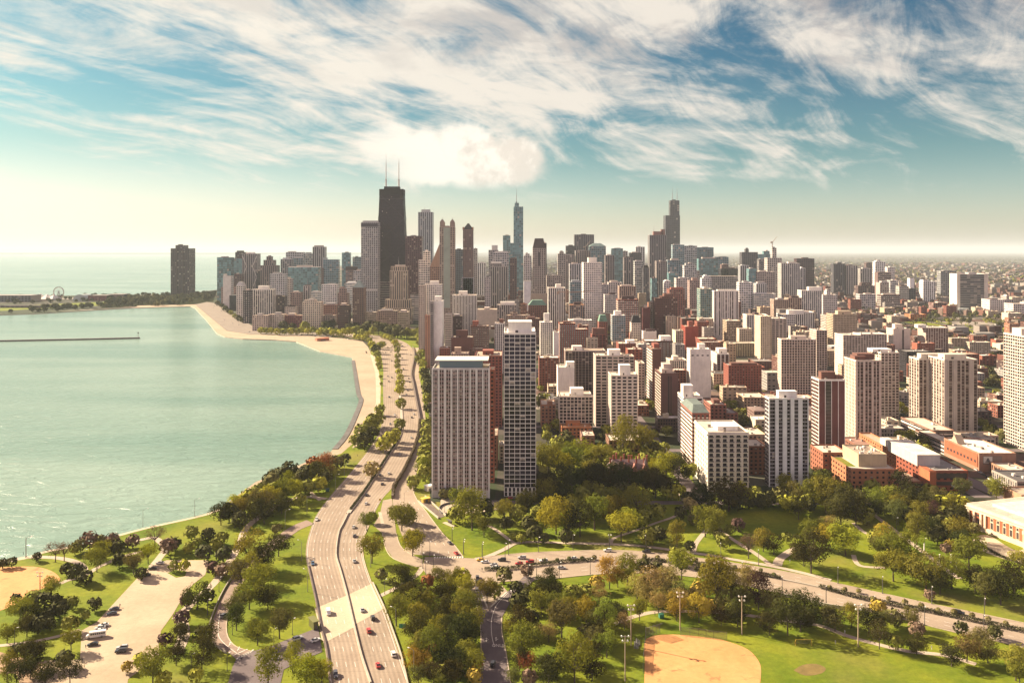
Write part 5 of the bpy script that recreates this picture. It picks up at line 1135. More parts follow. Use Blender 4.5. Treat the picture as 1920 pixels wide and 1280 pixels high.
m = MB(); m.box(x0 - .4, x1 + .4, 14.6, 62.4, z, z + .4); m.build('shed_roof', MATS['roofing'], o, (.66, .60, .5))
for i in range(6):
    m = MB(); ux = -w / 2 + 4 + i * 4.2; m.tube((ux, 6 + (i % 3) * 2.5, zt), (ux, 6 + (i % 3) * 2.5, zt + 1.2), .5, .5, 8); m.build('roof_vent', MATS['steel'], o)
m = MB(); m.box(w / 2 - 12, w / 2 + .8, -5, -.1, 3.6, 4.2); m.build('entrance_canopy', MATS['painted'], o, (.6, .57, .5))
Y2 = Y
o, s, Y, cx, w, zt = B('orange brick wing running back beside the long white shed', LBN, 1712, 1737, 866, 898, 96, (.38, .155, .075), 'brs', 'br', near=True, wins=True, roofc='tan', cat='building')
m = MB(); m.box(-w / 2 + 2, -w / 2 + 9, 50, 60, zt + .02, zt + 5); m.build('roof_unit', MATS['painted'], o, (.6, .58, .52))
o, s, Y, cx, w, zt = B('low brown link block between the school and the cinema', LBN, 1687, 1741, 904, 914, 26, (.20, .105, .07), 'horiz', 'blank', near=True, roofc='tan', cat='building', units=0)
# old brick corner block with tall arched windows, and shop rows
STY['arch'] = (4.6, 13, .42, .62, GDARK, .0)
o, s, Y, cx, w, zt = B('old red brick hall with tall windows and a blank painted side', 'hall', 1836, 1905, 851, 884, 52, (.30, .165, .11), 'blank', 'arch', near=True, roofc='white', cat='hall', units=6)
m = MB(); m.box(-w / 2 - .3, -w / 2, 2, 50, 3, zt - .3); m.build('brick_front', MATS['masonry'], o, (.34, .10, .05))
for k in range(9):
    m = MB(); m.box(-w / 2 - .45, -w / 2 - .28, 4 + k * 5, 6.4 + k * 5, 6, zt - 5.5); m.build('window', MATS['pane_grey'], o)
m = MB(); a = [(-w / 2, 30, zt), (-w / 2, 42, zt), (-w / 2, 36, zt + 7)]; b = [(-w / 2 + 6, y, z) for _, y, z in a]
m.quad(a[::-1]); m.quad(b); m.quad([a[0], a[2], b[2], b[0]]); m.quad([a[2], a[1], b[1], b[2]]); m.build('gable', MATS['masonry'], o, (.40, .31, .22))
m = MB(); m.box(-w / 2 + 3, w * .12, -.2, 0, zt - 8, zt - 1.4); m.build('painted_panel', MATS['painted'], o, (.17, .115, .085))
m = MB(); m.box(-w / 2 + 3.2, -w / 2 + 10, -.3, -.2, zt - 6.8, zt - 1.8); m.build('white_sign', MATS['painted'], o, (.52, .47, .40))
m = MB(); m.tube((-w / 2 + 6.6, -.36, zt - 5.2), (-w / 2 + 6.6, -.32, zt - 2.9), 1.5, .4, 5); m.box(-w / 2 + 4.6, -w / 2 + 8.6, -.36, -.3, zt - 6.2, zt - 5.5); m.build('sign_emblem', MATS['dark_rock'], o)
for k, (xl, xr, yt, yb, d, c, fr, lab) in enumerate((
    (1893, 1935, 884, 902, 26, (.30, .17, .11), 'blank', 'small brick shop with pale flat roof, next to the old brick hall'),
    (1880, 1925, 893, 906, 14, (.40, .31, .22), 'blank', 'cream fronted shop row beside the dark car park'),
    (1907, 1990, 904, 926, 30, (.30, .26, .23), 'band', 'grey flat-roofed shop with cars parked on its roof'))):
    B(lab, 'shop', xl, xr, yt, yb, d, c, fr, 'slit', near=True, roofc='pale' if k < 2 else 'dark', cat='shop')
o, s, Y, cx, w, zt = B('long flat-roofed brown building stepping back beside the twin towers', LBN, 1778, 1806, 834, 856, 56, (.17, .085, .06), 'horiz', 'horiz', near=True, sp=CREAM, roofc='pale', cat='building', units=2)
o, s, Y, cx, w, zt = B('flat pale-roofed brown wing farther along, beneath the twin towers', LBN, 1748, 1790, 808, 826, 60, (.19, .10, .07), 'horiz', 'horiz', near=True, sp=CREAM, roofc='pale', cat='building', units=3)
o, s, Y, cx, w, zt = B('terrace of tan townhouses with bay fronts under the twin towers', 'terrace', 1806, 1872, 818, 836, 16, TAN, 'slit', 'punch', near=True, roofc='tan', cat='terrace')
B('brown block with a plum flat roof right below the three-bay tower', LBN, 1610, 1648, 838, 858, 34, (.22, .10, .07), 'punch', near=True, roofc=(.30, .17, .13), cat='building')
B('old brick building with a rounded corner below the plum slab', LBN, 1543, 1590, 850, 893, 26, (.26, .10, .06), 'br', 'br', near=True, wins=False, roofc='pale', cat='building')
B('low brick block in the shade between ornate block and striped tower', LBN, 1405, 1438, 838, 890, 26, (.20, .09, .06), 'punch', near=True, roofc='pale', cat='building')
B('tan roof-terraced block behind the ornate cream block', LBN, 1404, 1436, 816, 862, 26, (.40, .28, .19), 'punch', near=True, roofc='pale', cat='building')
B('brown brick block with rows of chimneys behind the mansard block', LBN, 1332, 1362, 760, 822, 26, (.24, .10, .075), 'punch', near=True, roofc='pale', ph=[(1338, 1350, 750)], phc=BROWN, cat='building')
B('slate-roofed red brick house row right of the chimneyed block', LBN, 1362, 1384, 776, 824, 24, (.22, .10, .08), 'punch', near=True, roofc='grey', cat='building')
B('flat pale-roofed rowhouse block among trees left of the striped tower', LBN, 1395, 1438, 746, 774, 30, (.34, .24, .17), 'punch', near=True, roofc='pale', cat='building')
B('gabled grey stone house row among trees left of the striped tower', LBN, 1414, 1440, 772, 792, 24, (.20, .13, .11), 'punch', near=True, roofc='grey', cat='building', cap=('mansard', 764, .3), capc=(.2, .14, .12))
B('orange brick low house with a stepped roof under the squat piered block', LBN, 1053, 1109, 802, 821, 30, (.38, .15, .065), 'punch', near=True, roofc=(.40, .2, .1), cat='house', ph=[(1062, 1088, 795)], phc=ORANGE)
B('flat-roofed brick house beneath the cream square-windowed tower', LBN, 1142, 1205, 827, 848, 26, (.22, .12, .08), 'punch', near=True, roofc='pale', cat='house')
B('small pale-roofed house beside the dark tree alley', LBN, 1091, 1115, 818, 838, 20, (.26, .14, .1), 'punch', near=True, roofc='pale', cat='house')
B('flat-roofed white garage at the foot of the alley', LBN, 936, 945, 836, 868, 16, (.5, .4, .3), 'punch', near=True, roofc='white', cat='building')
B('low brick wing in the alley behind the pier-fronted slab', LBN, 921, 933, 818, 880, 30, (.2, .1, .07), 'punch', near=True, roofc='tan', cat='building')
# gabled mansion with many chimneys
def mansion():
    x, Y = G(1181, 905); s = F / Y; o = empty('mansion', (x, Y, 0)); tag(o, 'red brick gabled mansion with a forest of chimneys among the trees', 'mansion'); W = 76 / s; D = 16; zt = 9.0
    FOOT.append((x - W / 2 - 3, x + W / 2 + 3, Y - 4, Y + D + 3)); TOWERS.append(('chimneyed mansion', x, Y, W, D, zt, 1143, 1220, 860, 905))
    wall_block('wall', o, -W / 2, W / 2, 0, D, 0, zt, (.24, .075, .05), 'punch', 'punch', CREAM, True, True)
    m = MB(); z = zt + 6.5
    m.quad([(-W / 2 - .3, -.4, zt), (W / 2 + .3, -.4, zt), (W / 2 - 3, D / 2, z), (-W / 2 + 3, D / 2, z)]); m.quad([(W / 2 + .3, D + .4, zt), (-W / 2 - .3, D + .4, zt), (-W / 2 + 3, D / 2, z), (W / 2 - 3, D / 2, z)])
    m.quad([(W / 2 + .3, -.4, zt), (W / 2 + .3, D + .4, zt), (W / 2 - 3, D / 2, z)]); m.quad([(-W / 2 - .3, D + .4, zt), (-W / 2 - .3, -.4, zt), (-W / 2 + 3, D / 2, z)])
    m.build('roof', MATS['roofing'], o, (.16, .105, .105))
    for k in range(4):
        gx = -W / 2 + 4 + k * (W - 8) / 3; m = MB(); a = [(gx - 2.4, -.8, zt - .5), (gx + 2.4, -.8, zt - .5), (gx, -.8, zt + 5)]; b = [(p, 6, q) for p, _, q in a]
        m.quad(a); m.quad([a[1], b[1], b[2], a[2]], 1); m.quad([a[2], b[2], b[0], a[0]], 1); m.build('gable', [MATS['masonry'], MATS['roofing']], o, (.30, .13, .1))
    for k in range(11):
        m = MB(); cx = -W / 2 + 1 + k * (W - 2) / 10; cy = 3 + (k * 5) % 11; zz = zt + 8.2 + (k % 3) * .7
        m.box(cx - .55, cx + .55, cy - .4, cy + .4, zt + 1, zz); m.box(cx - .7, cx + .7, cy - .55, cy + .55, zz, zz + .35); m.build('chimney', MATS['masonry'], o, (.28, .09, .06))
    m = MB(); m.tube((W / 2 - 3, 2, zt), (W / 2 - 3, 2, zt + 9), 2.8, .1, 8); m.build('turret_roof', MATS['roofing'], o, (.17, .12, .12))
mansion()
# museum: brick with cream trim, its long side facing the lake
def museum():
    x0, y1 = 282.0, 512.0; W, D, zt = 46.0, 58.0, 13.2
    th = R(17); o = empty('museum', (x0 + D * math.sin(th), y1 - D * math.cos(th), 0), th); tag(o, 'red brick and cream stone museum with a portico at the right edge', 'museum')
    FOOT.append((x0 - 3, x0 + W + 3, y1 - D - 3, y1 + 3)); TOWERS.append(('museum', x0, y1 - D, W, D, zt, 1818, 1960, 950, 1035))
    BR, CR = (.40, .115, .055), (.62, .50, .36)
    wall_block('wall', o, 0, W, 0, D, 3.0, zt - 2.6, BR, 'blank', 'blank', BR)
    m = MB(); m.box(-.35, W + .35, -.35, D + .35, 0, 3.0); m.build('plinth', MATS['masonry'], o, CR)
    m = MB(); m.box(-.5, W + .5, -.5, D + .5, zt - 2.6, zt - 1.0); m.box(-1.0, W + 1, -1.0, D + 1, zt - 1.0, zt - .5); m.box(-.3, W + .3, -.3, D + .3, zt - .5, zt + .9); m.build('cornice', MATS['masonry'], o, CR)
    m = MB(); m.quad([(.6, .6, zt + .95), (W - .6, .6, zt + .95), (W - .6, D - .6, zt + .95), (.6, D - .6, zt + .95)]); m.build('roof', MATS['roofing'], o, (.44, .39, .32))
    m = MB(); m.box(9, 40, 8, D - 10, zt + 1.0, zt + 2.6); m.build('roof_light', MATS['roofing'], o, (.60, .55, .47))
    for y in (D - 1.5, D - 5.5, D - 10.5, D - 13.5):
        m = MB(); m.box(-.9, .1, y - .7, y + .7, 3, zt - 2.6); m.build('pilaster', MATS['masonry'], o, CR)
    for k in range(8):
        y = D - 18 - k * 4.4
        for z0, z1, hw in ((3.6, 7.4, .8), (8.2, 9.8, .7)):
            m = MB(); m.box(-.16, .1, y - hw - .35, y + hw + .35, z0 - .35, z1 + .4); m.build('window_surround', MATS['masonry'], o, CR)
            m = MB(); m.box(-.24, .1, y - hw, y + hw, z0, z1); m.build('window', MATS['pane_grey'], o)
    for k in range(2):
        m = MB(); y = D - 8 ; z0, z1 = ((4, 7), (8.2, 9.6))[k]; m.box(-.2, .1, y - .9, y + .9, z0, z1); m.build('window', MATS['pane_grey'], o)
    m = MB(); m.box(-6.4, 0, 1, 14, zt - 3.4, zt - 1.6); a = [(-6.5, 1, zt - 1.6), (-6.5, 14, zt - 1.6), (-6.5, 7.5, zt + 1.4)]; b = [(0, y, z) for _, y, z in a]
    m.quad(a[::-1]); m.quad([a[0], b[0], b[2], a[2]][::-1]); m.quad([a[1], a[2], b[2], b[1]][::-1]); m.build('pediment', MATS['masonry'], o, CR)
    for k in range(4):
        m = MB(); m.tube((-5.6, 2 + k * 3.7, .6), (-5.6, 2 + k * 3.7, zt - 3.4), .62, .5, 12); m.box(-6.4, -4.8, 1.2 + k * 3.7, 2.8 + k * 3.7, .3, .75); m.build('column', MATS['masonry'], o, CR)
    m = MB()
    for k in range(4): m.box(-8 + k * .5, 0, 0 - k * .0, 15, k * .15, (k + 1) * .15)
    m.build('steps', MATS['masonry'], o, CR)
museum()
o = B('curved tan museum annex with a brown sloping wing', 'museum_annex', 1915, 2010, 930, 955, 20, (.42, .24, .15), 'blank', 'blank', near=True, roofc='tan', cat='museum wing')
# ---------------------------------------------------------------- trees
def leaf_mat(name, transl=.26):
    m, nt, b = new_mat(name)
    oi = nt.node('ShaderNodeObjectInfo'); tc = nt.node('ShaderNodeTexCoord').outputs['Object']
    k = nt.m('MULTIPLY', nt.rng(nt.noise(tc, .45, 4, .7), .32, .68, .62, 1.42), nt.rng(nt.noise(tc, 2.6, 2, .6), .3, .7, .8, 1.22))
    hs = nt.node('ShaderNodeHueSaturation', {'Color': oi.outputs['Color'], 'Hue': nt.rng(oi.outputs['Random'], 0, 1, .485, .515), 'Value': nt.rng(nt.white(nt.comb(oi.outputs['Random'], .3, .1)), 0, 1, .82, 1.2)})
    c = nt.mix(1.0, hs.outputs[0], nt.comb(k, k, k), 'MULTIPLY')
    nt.N.remove(b); out = nt.N.get('Material Output')
    d = nt.node('ShaderNodeBsdfDiffuse', {'Color': c, 'Roughness': .6}); t = nt.node('ShaderNodeBsdfTranslucent', {'Color': nt.mix(1.0, c, (1.25, 1.15, .55), 'MULTIPLY')})
    mx = nt.node('ShaderNodeMixShader', {0: transl, 1: d.outputs[0], 2: t.outputs[0]}); nt.L.new(mx.outputs[0], out.inputs[0])
    return m
leaf_mat('leaves'); plain('bark', (.085, .062, .048), .95, var=.3, vs=2.0)
def leaf_quad(mb, c, n, sz, R_):
    n = n.normalized(); a = n.orthogonal().normalized(); a.rotate(Matrix.Rotation(R_.uniform(0, 6.28), 3, n)); b = n.cross(a)
    a *= sz * R_.uniform(.7, 1.25); b *= sz * R_.uniform(.5, .95)
    mb.v.extend([tuple(c - a - b * .4), tuple(c - a * .2 - b), tuple(c + a + b * .3), tuple(c + a * .15 + b)]); k = len(mb.v) - 4
    mb.f.append((k, k + 1, k + 2, k + 3)); mb.mi.append(0); mb.uv.append([(0, 0)] * 4)
def tree_proto(kind, seed):
    """crown and trunk meshes for a tree one metre wide, standing at the origin"""
    R_ = random.Random(seed); cr = MB(); tr = MB()
    P = {'round': (26, 110, 1.02, .13, .60, .19, .028), 'tall': (24, 110, 1.3, .10, .82, .19, .027), 'spread': (26, 95, 1.0, .26, .58, .16, .026), 'feather': (26, 90, 1.0, .10, .5, .16, .021),
         'bare': (20, 34, .98, .30, .6, .15, .020), 'column': (14, 60, 2.9, .25, 1.5, .26, .05), 'conifer': (24, 70, 1.5, .10, .8, .16, .027), 'bush': (14, 70, .75, .02, .38, .2, .032), 'sapling': (9, 34, 1.6, .55, 1.1, .23, .05)}[kind]
    nc, nl, h, z0, zc, rc, ls = P
    cl = []
    for i in range(nc):
        for _ in range(30):
            u = Vector((R_.uniform(-1, 1), R_.uniform(-1, 1), R_.uniform(-1, 1)))
            if u.length > 1: continue
            if u.length < .35 and R_.random() < .7: continue
            break
        hz = (h - z0) / 2; z = z0 + hz + u.z * hz * .82
        t = (z - z0) / (h - z0)
        prof = {'conifer': max(.12, 1 - t * .95), 'spread': .55 + .55 * t, 'feather': 1.0 - .25 * abs(t - .5)}.get(kind, 1.0)
        c = Vector((u.x * .44 * prof, u.y * .44 * prof, z)); r = rc * R_.uniform(.85, 1.35) * (1 - .2 * abs(u.z))
        cl.append((c, r))
    mid = Vector((0, 0, z0 + (h - z0) * .45))
    for c, r in cl:
        for k in range(nl):
            d = Vector((R_.gauss(0, 1), R_.gauss(0, 1), R_.gauss(0, 1))).normalized()
            if kind != 'bare' and d.z < -.55 and R_.random() < .7: continue
            p = c + d * r * (R_.uniform(.72, 1.06)) * Vector((1, 1, .82)).length / 1.63
            n = d + (c - mid) * 1.2 + Vector((R_.gauss(0, .42), R_.gauss(0, .42), R_.gauss(0, .42)))
            leaf_quad(cr, p, n, ls, R_)
    tz = z0 + (h - z0) * (.25 if kind in ('round', 'tall', 'feather', 'bush') else .12); tw = .024 if kind not in ('column', 'sapling') else .035
    tr.tube((0, 0, -.02), (R_.uniform(-.02, .02), R_.uniform(-.02, .02), tz), tw, tw * .72, 7)
    if kind == 'conifer': tr.tube((0, 0, tz), (0, 0, h * .9), tw * .7, tw * .15, 6)
    for c, r in cl[:16 if kind in ('bare', 'spread') else 9]:
        mdl = Vector((0, 0, tz)).lerp(c, .5) + Vector((0, 0, -.03)); tr.tube((0, 0, tz - .03), mdl, tw * .55, tw * .33, 5); tr.tube(mdl, c, tw * .33, tw * .1, 4)
        if kind == 'bare':
            for _ in range(7): tr.tube(c.lerp(mdl, R_.uniform(0, .5)), c + Vector((R_.gauss(0, .1), R_.gauss(0, .1), R_.uniform(0, .13))), tw * .13, tw * .04, 3)
    return cr.mesh('crown', [MATS['leaves']]), tr.mesh('trunk', [MATS['bark']])
PROTO = {}
for kd, n in (('round', 5), ('tall', 3), ('spread', 4), ('feather', 3), ('bare', 3), ('column', 2), ('conifer', 2), ('bush', 3), ('sapling', 3)):
    PROTO[kd] = [tree_proto(kd, 100 + 17 * i + len(kd)) for i in range(n)]
# letter: (shapes, leaf colour, words); sunlight is put into the y colour, shade into d
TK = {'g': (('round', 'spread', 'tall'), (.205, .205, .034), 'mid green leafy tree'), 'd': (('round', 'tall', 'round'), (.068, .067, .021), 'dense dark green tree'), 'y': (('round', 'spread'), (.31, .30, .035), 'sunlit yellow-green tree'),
      'o': (('round', 'tall'), (.32, .13, .05), 'orange autumn tree'), 'r': (('bare', 'bare'), (.18, .12, .08), 'sparse russet tree'), 'u': (('round', 'tall'), (.36, .26, .045), 'golden yellow tree'), 'w': (('feather',), (0.337, 0.268, 0.099), 'pale feathery willow'),
      'p': (('round', 'tall'), (0.095, 0.056, 0.045), 'dark plum-leaved tree'), 'b': (('round', 'spread'), (.150, .138, .045), 'brownish leafy tree'), 's': (('sapling',), (0.173, 0.148, 0.049), 'thin young sapling'), 'c': (('column',), (0.104, 0.115, 0.030), 'slim columnar tree'),
      'n': (('conifer',), (0.073, 0.076, 0.030), 'dark pointed conifer'), 'h': (('bush',), (0.095, 0.101, 0.030), 'rounded dark shrub'), 'l': (('round', 'spread'), (0.199, 0.205, 0.037), 'light green tree')}
TREES = []   # (x, y, width, letter, zone)
def T(crop, zone, items):
    for it in items:
        zx, zy, zw, k = it
        px, py = U(crop, zx, zy) if crop else (zx, zy)
        f = crop[2] if crop else 1.0
        x, y = G(px, py); s = (py - HZ) / H
        TREES.append((x, y, max(1.5, zw / f / s) * (1.0 if k in 'cs' else (1.04 if crop is CA else 1.14)), k, zone))
T(CA, 'near the left sand diamond', [(475,245,180,'r'),(550,235,170,'r'),(690,160,120,'b'),(770,140,160,'r'),(900,215,170,'g'),(1010,200,150,'d'),(1135,125,120,'r'),(1330,120,180,'r'),(1440,180,150,'r'),(830,330,190,'g'),(1020,290,120,'d'),(1145,350,180,'b'),(1270,260,170,'y'),(660,410,150,'d'),(570,360,110,'d'),(315,240,80,'d'),(740,440,130,'d'),(440,550,190,'g'),
    (135,600,90,'n'),(170,750,200,'g'),(290,640,160,'g'),(380,650,150,'d'),(510,720,160,'d'),(620,640,110,'l'),(810,665,120,'d'),(230,880,180,'d'),(430,830,110,'d'),(330,850,150,'d'),(730,750,90,'l'),(60,940,170,'g'),(600,850,150,'g'),(100,290,90,'d'),(20,300,90,'d'),(270,780,170,'d'),(640,180,110,'g'),(860,130,120,'b'),(960,120,130,'r'),(480,620,110,'d'),(400,760,120,'d')])
T(CA, 'on the grass below the car park', [(610,1010,190,'g'),(150,1090,150,'d'),(310,1060,130,'d'),(280,1150,210,'d'),(550,1160,160,'d'),(260,1250,200,'d'),(600,1290,200,'d'),(60,1270,200,'g'),(390,1310,190,'d'),(140,1310,170,'d')])
T(CA, 'beside the car park', [(1490,330,100,'l'),(1575,330,110,'y'),(1210,400,110,'d'),(1690,650,220,'d'),(1600,640,130,'p'),(1560,790,140,'p'),(1550,880,120,'d'),(1420,975,130,'p'),(1540,1020,190,'d'),(1510,1130,170,'d'),(1730,1170,230,'d'),(1740,950,160,'d'),(1090,1190,100,'u'),(1200,1150,130,'y'),(1310,1280,260,'g'),(1400,1320,150,'y'),(1680,1280,130,'y'),(1820,350,120,'p'),(1900,360,120,'b'),(1750,240,150,'n'),(1850,170,130,'g'),(1690,120,90,'l'),(1500,140,110,'d'),(1620,180,110,'g'),(1640,60,130,'l'),(1780,80,130,'d'),(1900,100,120,'g')])
T(CB, 'between curved ramp and lake drive', [(650,195,190,'d'),(400,300,250,'g'),(520,330,190,'d'),(330,480,230,'b'),(480,570,270,'g'),(400,650,220,'g'),(300,740,220,'b'),(290,830,180,'d'),(470,960,210,'g'),(660,900,220,'b'),(560,650,180,'d'),(430,420,180,'g')])
T(CB, 'near the underpass junction', [(770,1180,190,'g'),(560,1310,270,'g'),(890,1310,240,'y'),(1020,1310,190,'y'),(180,250,130,'n'),(90,345,130,'p'),(165,385,120,'r'),(40,230,150,'d'),(45,600,120,'d'),(40,1010,180,'d')])
T(CB, 'on the bank right of the lake drive', [(1450,255,230,'g'),(1530,410,100,'b'),(1800,195,180,'y'),(1690,570,200,'d'),(1820,650,220,'d'),(1660,790,200,'g'),(1780,720,210,'g'),(1850,840,220,'g'),(1830,960,200,'d'),(1850,1100,200,'g'),(1890,1190,160,'u'),(1850,1290,150,'b'),(1730,640,150,'d')])
T(CC, 'between the drive and the park road', [(190,475,120,'o'),(300,470,160,'b'),(490,450,140,'y'),(510,570,190,'y'),(40,520,160,'d'),(140,630,240,'d'),(310,610,180,'d'),(60,730,200,'d'),(60,850,210,'g'),(90,960,200,'d'),(400,790,150,'d'),(390,720,150,'d'),(530,750,230,'l'),(570,870,240,'l'),(350,960,180,'d'),(490,970,260,'d'),(250,1070,120,'o'),(110,1100,230,'g'),(330,1180,180,'d'),(420,1130,130,'u'),(450,1210,200,'d'),(605,1190,120,'o'),(590,1300,140,'u'),(140,1290,190,'b'),(240,1280,160,'d'),(700,600,180,'l'),(760,560,140,'g'),(430,1300,180,'d'),(300,1290,150,'g'),(500,660,170,'l'),(60,1180,150,'u')])
T(CC, 'right of the park road junction', [(850,430,130,'b'),(1040,380,110,'r'),(950,540,120,'d'),(1060,600,130,'d'),(970,670,150,'d'),(1190,570,180,'d'),(1290,600,170,'d'),(1160,650,160,'d'),(1250,500,150,'d'),(1000,870,220,'d'),(1080,800,140,'d'),(900,900,150,'g')])
T(CC, 'on the grass by the park road', [(1430,600,150,'g'),(1530,580,140,'g'),(1340,900,270,'b'),(1550,760,180,'u'),(1660,600,160,'w'),(1750,750,190,'d'),(1880,820,150,'w'),(1230,930,160,'w'),(1020,1060,260,'g'),(1050,1190,160,'o'),(1060,1310,140,'r'),(1250,1210,190,'d'),(1230,1310,240,'d'),(1490,1170,240,'g'),(1600,1100,160,'d'),(1640,1000,190,'b'),(1450,1310,290,'g'),(1600,1260,210,'d'),(1560,930,150,'b'),(1480,700,120,'y'),(1130,900,130,'g'),(980,1180,150,'d'),(930,1310,160,'b')])
T(CC, 'beside the boulevard', [(1750,475,190,'u'),(1820,460,150,'u'),(1900,440,150,'g'),(1640,500,130,'u')])
T(CD, 'beside the boulevard', [(170,415,170,'g'),(300,355,130,'d'),(420,355,110,'d'),(590,270,150,'g'),(630,395,230,'g'),(825,395,140,'b')])
T(CD, 'in the belt above the right sand diamond', [(250,570,220,'w'),(400,580,280,'w'),(530,570,230,'w'),(600,620,190,'b'),(330,620,180,'w'),(790,565,150,'u'),(930,630,280,'g'),(1190,570,240,'w'),(1290,650,210,'p'),(1170,660,170,'b'),(590,750,170,'u'),(780,765,190,'u'),(970,790,150,'d'),(1110,800,190,'d'),(1380,870,180,'d'),(1480,770,170,'d'),(1540,870,260,'d'),(1700,770,240,'d'),(1650,840,180,'d'),(1890,780,130,'g'),(100,775,130,'d'),(270,745,160,'g'),(140,830,150,'w'),(1050,740,140,'g'),(460,650,170,'w'),(690,640,150,'b'),(1010,660,170,'b'),(850,700,140,'u')])
T(CD, 'in the park behind the boulevard', [(1205,215,200,'r'),(1330,155,160,'g'),(1420,180,150,'d'),(985,135,120,'l'),(700,155,90,'d'),(590,130,170,'g'),(330,115,130,'g'),(440,70,120,'d'),(1530,85,90,'l'),(1740,340,280,'d'),(1680,280,200,'d'),(1860,150,220,'y'),(1760,120,200,'g')])
T(CE, 'in the park behind the boulevard', [(100,330,260,'d'),(210,160,240,'g'),(390,190,240,'y'),(680,190,150,'b'),(800,410,260,'g'),(760,240,200,'g'),(1080,480,290,'g'),(1300,475,230,'g'),(950,260,200,'g'),(1450,320,260,'g'),(1590,610,230,'b'),(1720,610,260,'d'),(1840,510,220,'d'),(1880,310,150,'y'),(1900,490,120,'l'),(1290,140,90,'u'),(1250,180,90,'r'),(1000,95,170,'g'),(1180,95,150,'d'),(1380,135,150,'d'),(640,95,120,'g'),(1110,575,90,'r'),(870,420,180,'d'),(1200,520,180,'d'),(1500,500,200,'d'),(1660,520,200,'d')])
T(CE, 'along the path by the playing field', [(100,790,210,'d'),(300,840,190,'b'),(440,810,160,'g'),(590,860,200,'d'),(700,820,160,'b'),(670,700,130,'u'),(810,800,140,'b'),(950,820,160,'b'),(1000,890,130,'r'),(680,990,160,'d'),(820,1000,120,'g'),(1000,1040,160,'d'),(1300,1140,180,'d'),(1430,1100,210,'b'),(1520,1120,200,'b'),(1380,870,110,'d'),(1670,910,120,'d'),(1850,1260,230,'g'),(1610,1110,180,'b'),(1880,1310,190,'g'),(1560,1000,170,'b'),(30,720,150,'d')])
T(CC, "in the boulevard's hedge strip", [(1195,245,40,'c'),(1303,245,40,'c'),(1405,232,40,'c'),(1515,228,40,'c'),(1620,225,45,'s')])
T(CD, "in the boulevard's hedge strip", [(425,225,45,'s'),(315,215,45,'s'),(750,250,50,'s'),(860,272,65,'s'),(975,290,45,'s'),(1087,305,40,'c'),(1197,318,40,'c'),(1310,333,40,'c'),(1423,372,42,'c')])
T(CE, "in the boulevard's hedge strip", [(255,482,45,'s'),(383,503,50,'s'),(505,515,48,'s'),(632,592,60,'s'),(760,578,45,'s'),(900,615,58,'s'),(1040,645,58,'s'),(1185,685,55,'s'),(1320,696,55,'s'),(1475,725,55,'s'),(1615,752,50,'s'),(1765,792,50,'s')])
T(CF, 'on the lawn before the pier-fronted slab', [(500,695,240,'g'),(440,610,200,'g'),(590,745,140,'g'),(740,645,150,'l'),(840,640,130,'g'),(600,610,130,'d'),(810,775,65,'l'),(870,795,75,'g'),(970,785,120,'d'),(1040,800,80,'d'),(380,640,120,'g'),(890,545,100,'d'),(930,720,120,'d'),(760,700,100,'d')])
T(CF, 'in the park below the chimneyed mansion', [(1130,725,230,'y'),(1200,695,150,'y'),(1310,745,190,'d'),(1420,695,240,'g'),(1040,565,140,'d'),(1205,800,110,'d'),(1620,785,220,'y'),(1740,610,180,'g'),(1780,680,90,'l'),(1820,795,120,'g'),(1910,770,130,'d')])
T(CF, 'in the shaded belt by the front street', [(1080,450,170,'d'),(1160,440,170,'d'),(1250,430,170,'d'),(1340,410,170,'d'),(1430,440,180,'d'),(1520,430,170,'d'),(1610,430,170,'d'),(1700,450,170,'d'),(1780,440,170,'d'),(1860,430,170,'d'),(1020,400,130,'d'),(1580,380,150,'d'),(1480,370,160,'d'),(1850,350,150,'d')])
T(CF, 'behind the mansion street', [(1070,290,210,'l'),(1180,310,190,'y'),(1260,260,160,'l'),(1340,210,170,'y'),(1480,240,170,'g'),(1630,160,210,'g'),(1780,140,190,'g'),(1890,300,140,'y'),(1400,340,150,'g'),(1690,350,150,'b'),(1110,210,150,'l'),(1230,190,150,'g')])
T(CF, 'beside the inner drive', [(60,385,100,'l'),(150,335,130,'g'),(150,255,130,'l'),(155,175,120,'g'),(160,95,110,'l'),(170,20,110,'g'),(20,650,120,'g'),(60,860,140,'d'),(290,465,80,'b'),(340,460,80,'b')])
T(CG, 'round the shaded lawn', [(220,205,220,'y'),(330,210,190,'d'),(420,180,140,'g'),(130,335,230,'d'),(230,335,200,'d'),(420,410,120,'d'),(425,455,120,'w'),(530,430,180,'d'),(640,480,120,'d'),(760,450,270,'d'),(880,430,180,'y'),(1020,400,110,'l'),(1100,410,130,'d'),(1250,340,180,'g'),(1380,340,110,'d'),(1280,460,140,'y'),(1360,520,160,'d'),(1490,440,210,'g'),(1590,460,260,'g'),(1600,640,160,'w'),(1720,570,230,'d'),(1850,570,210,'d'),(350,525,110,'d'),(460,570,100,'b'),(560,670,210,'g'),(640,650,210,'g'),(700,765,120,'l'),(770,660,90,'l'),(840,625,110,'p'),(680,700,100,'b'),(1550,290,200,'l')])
T(CG, 'in the park behind the boulevard', [(50,755,130,'g'),(180,725,120,'d'),(310,765,160,'g'),(430,785,90,'d')])
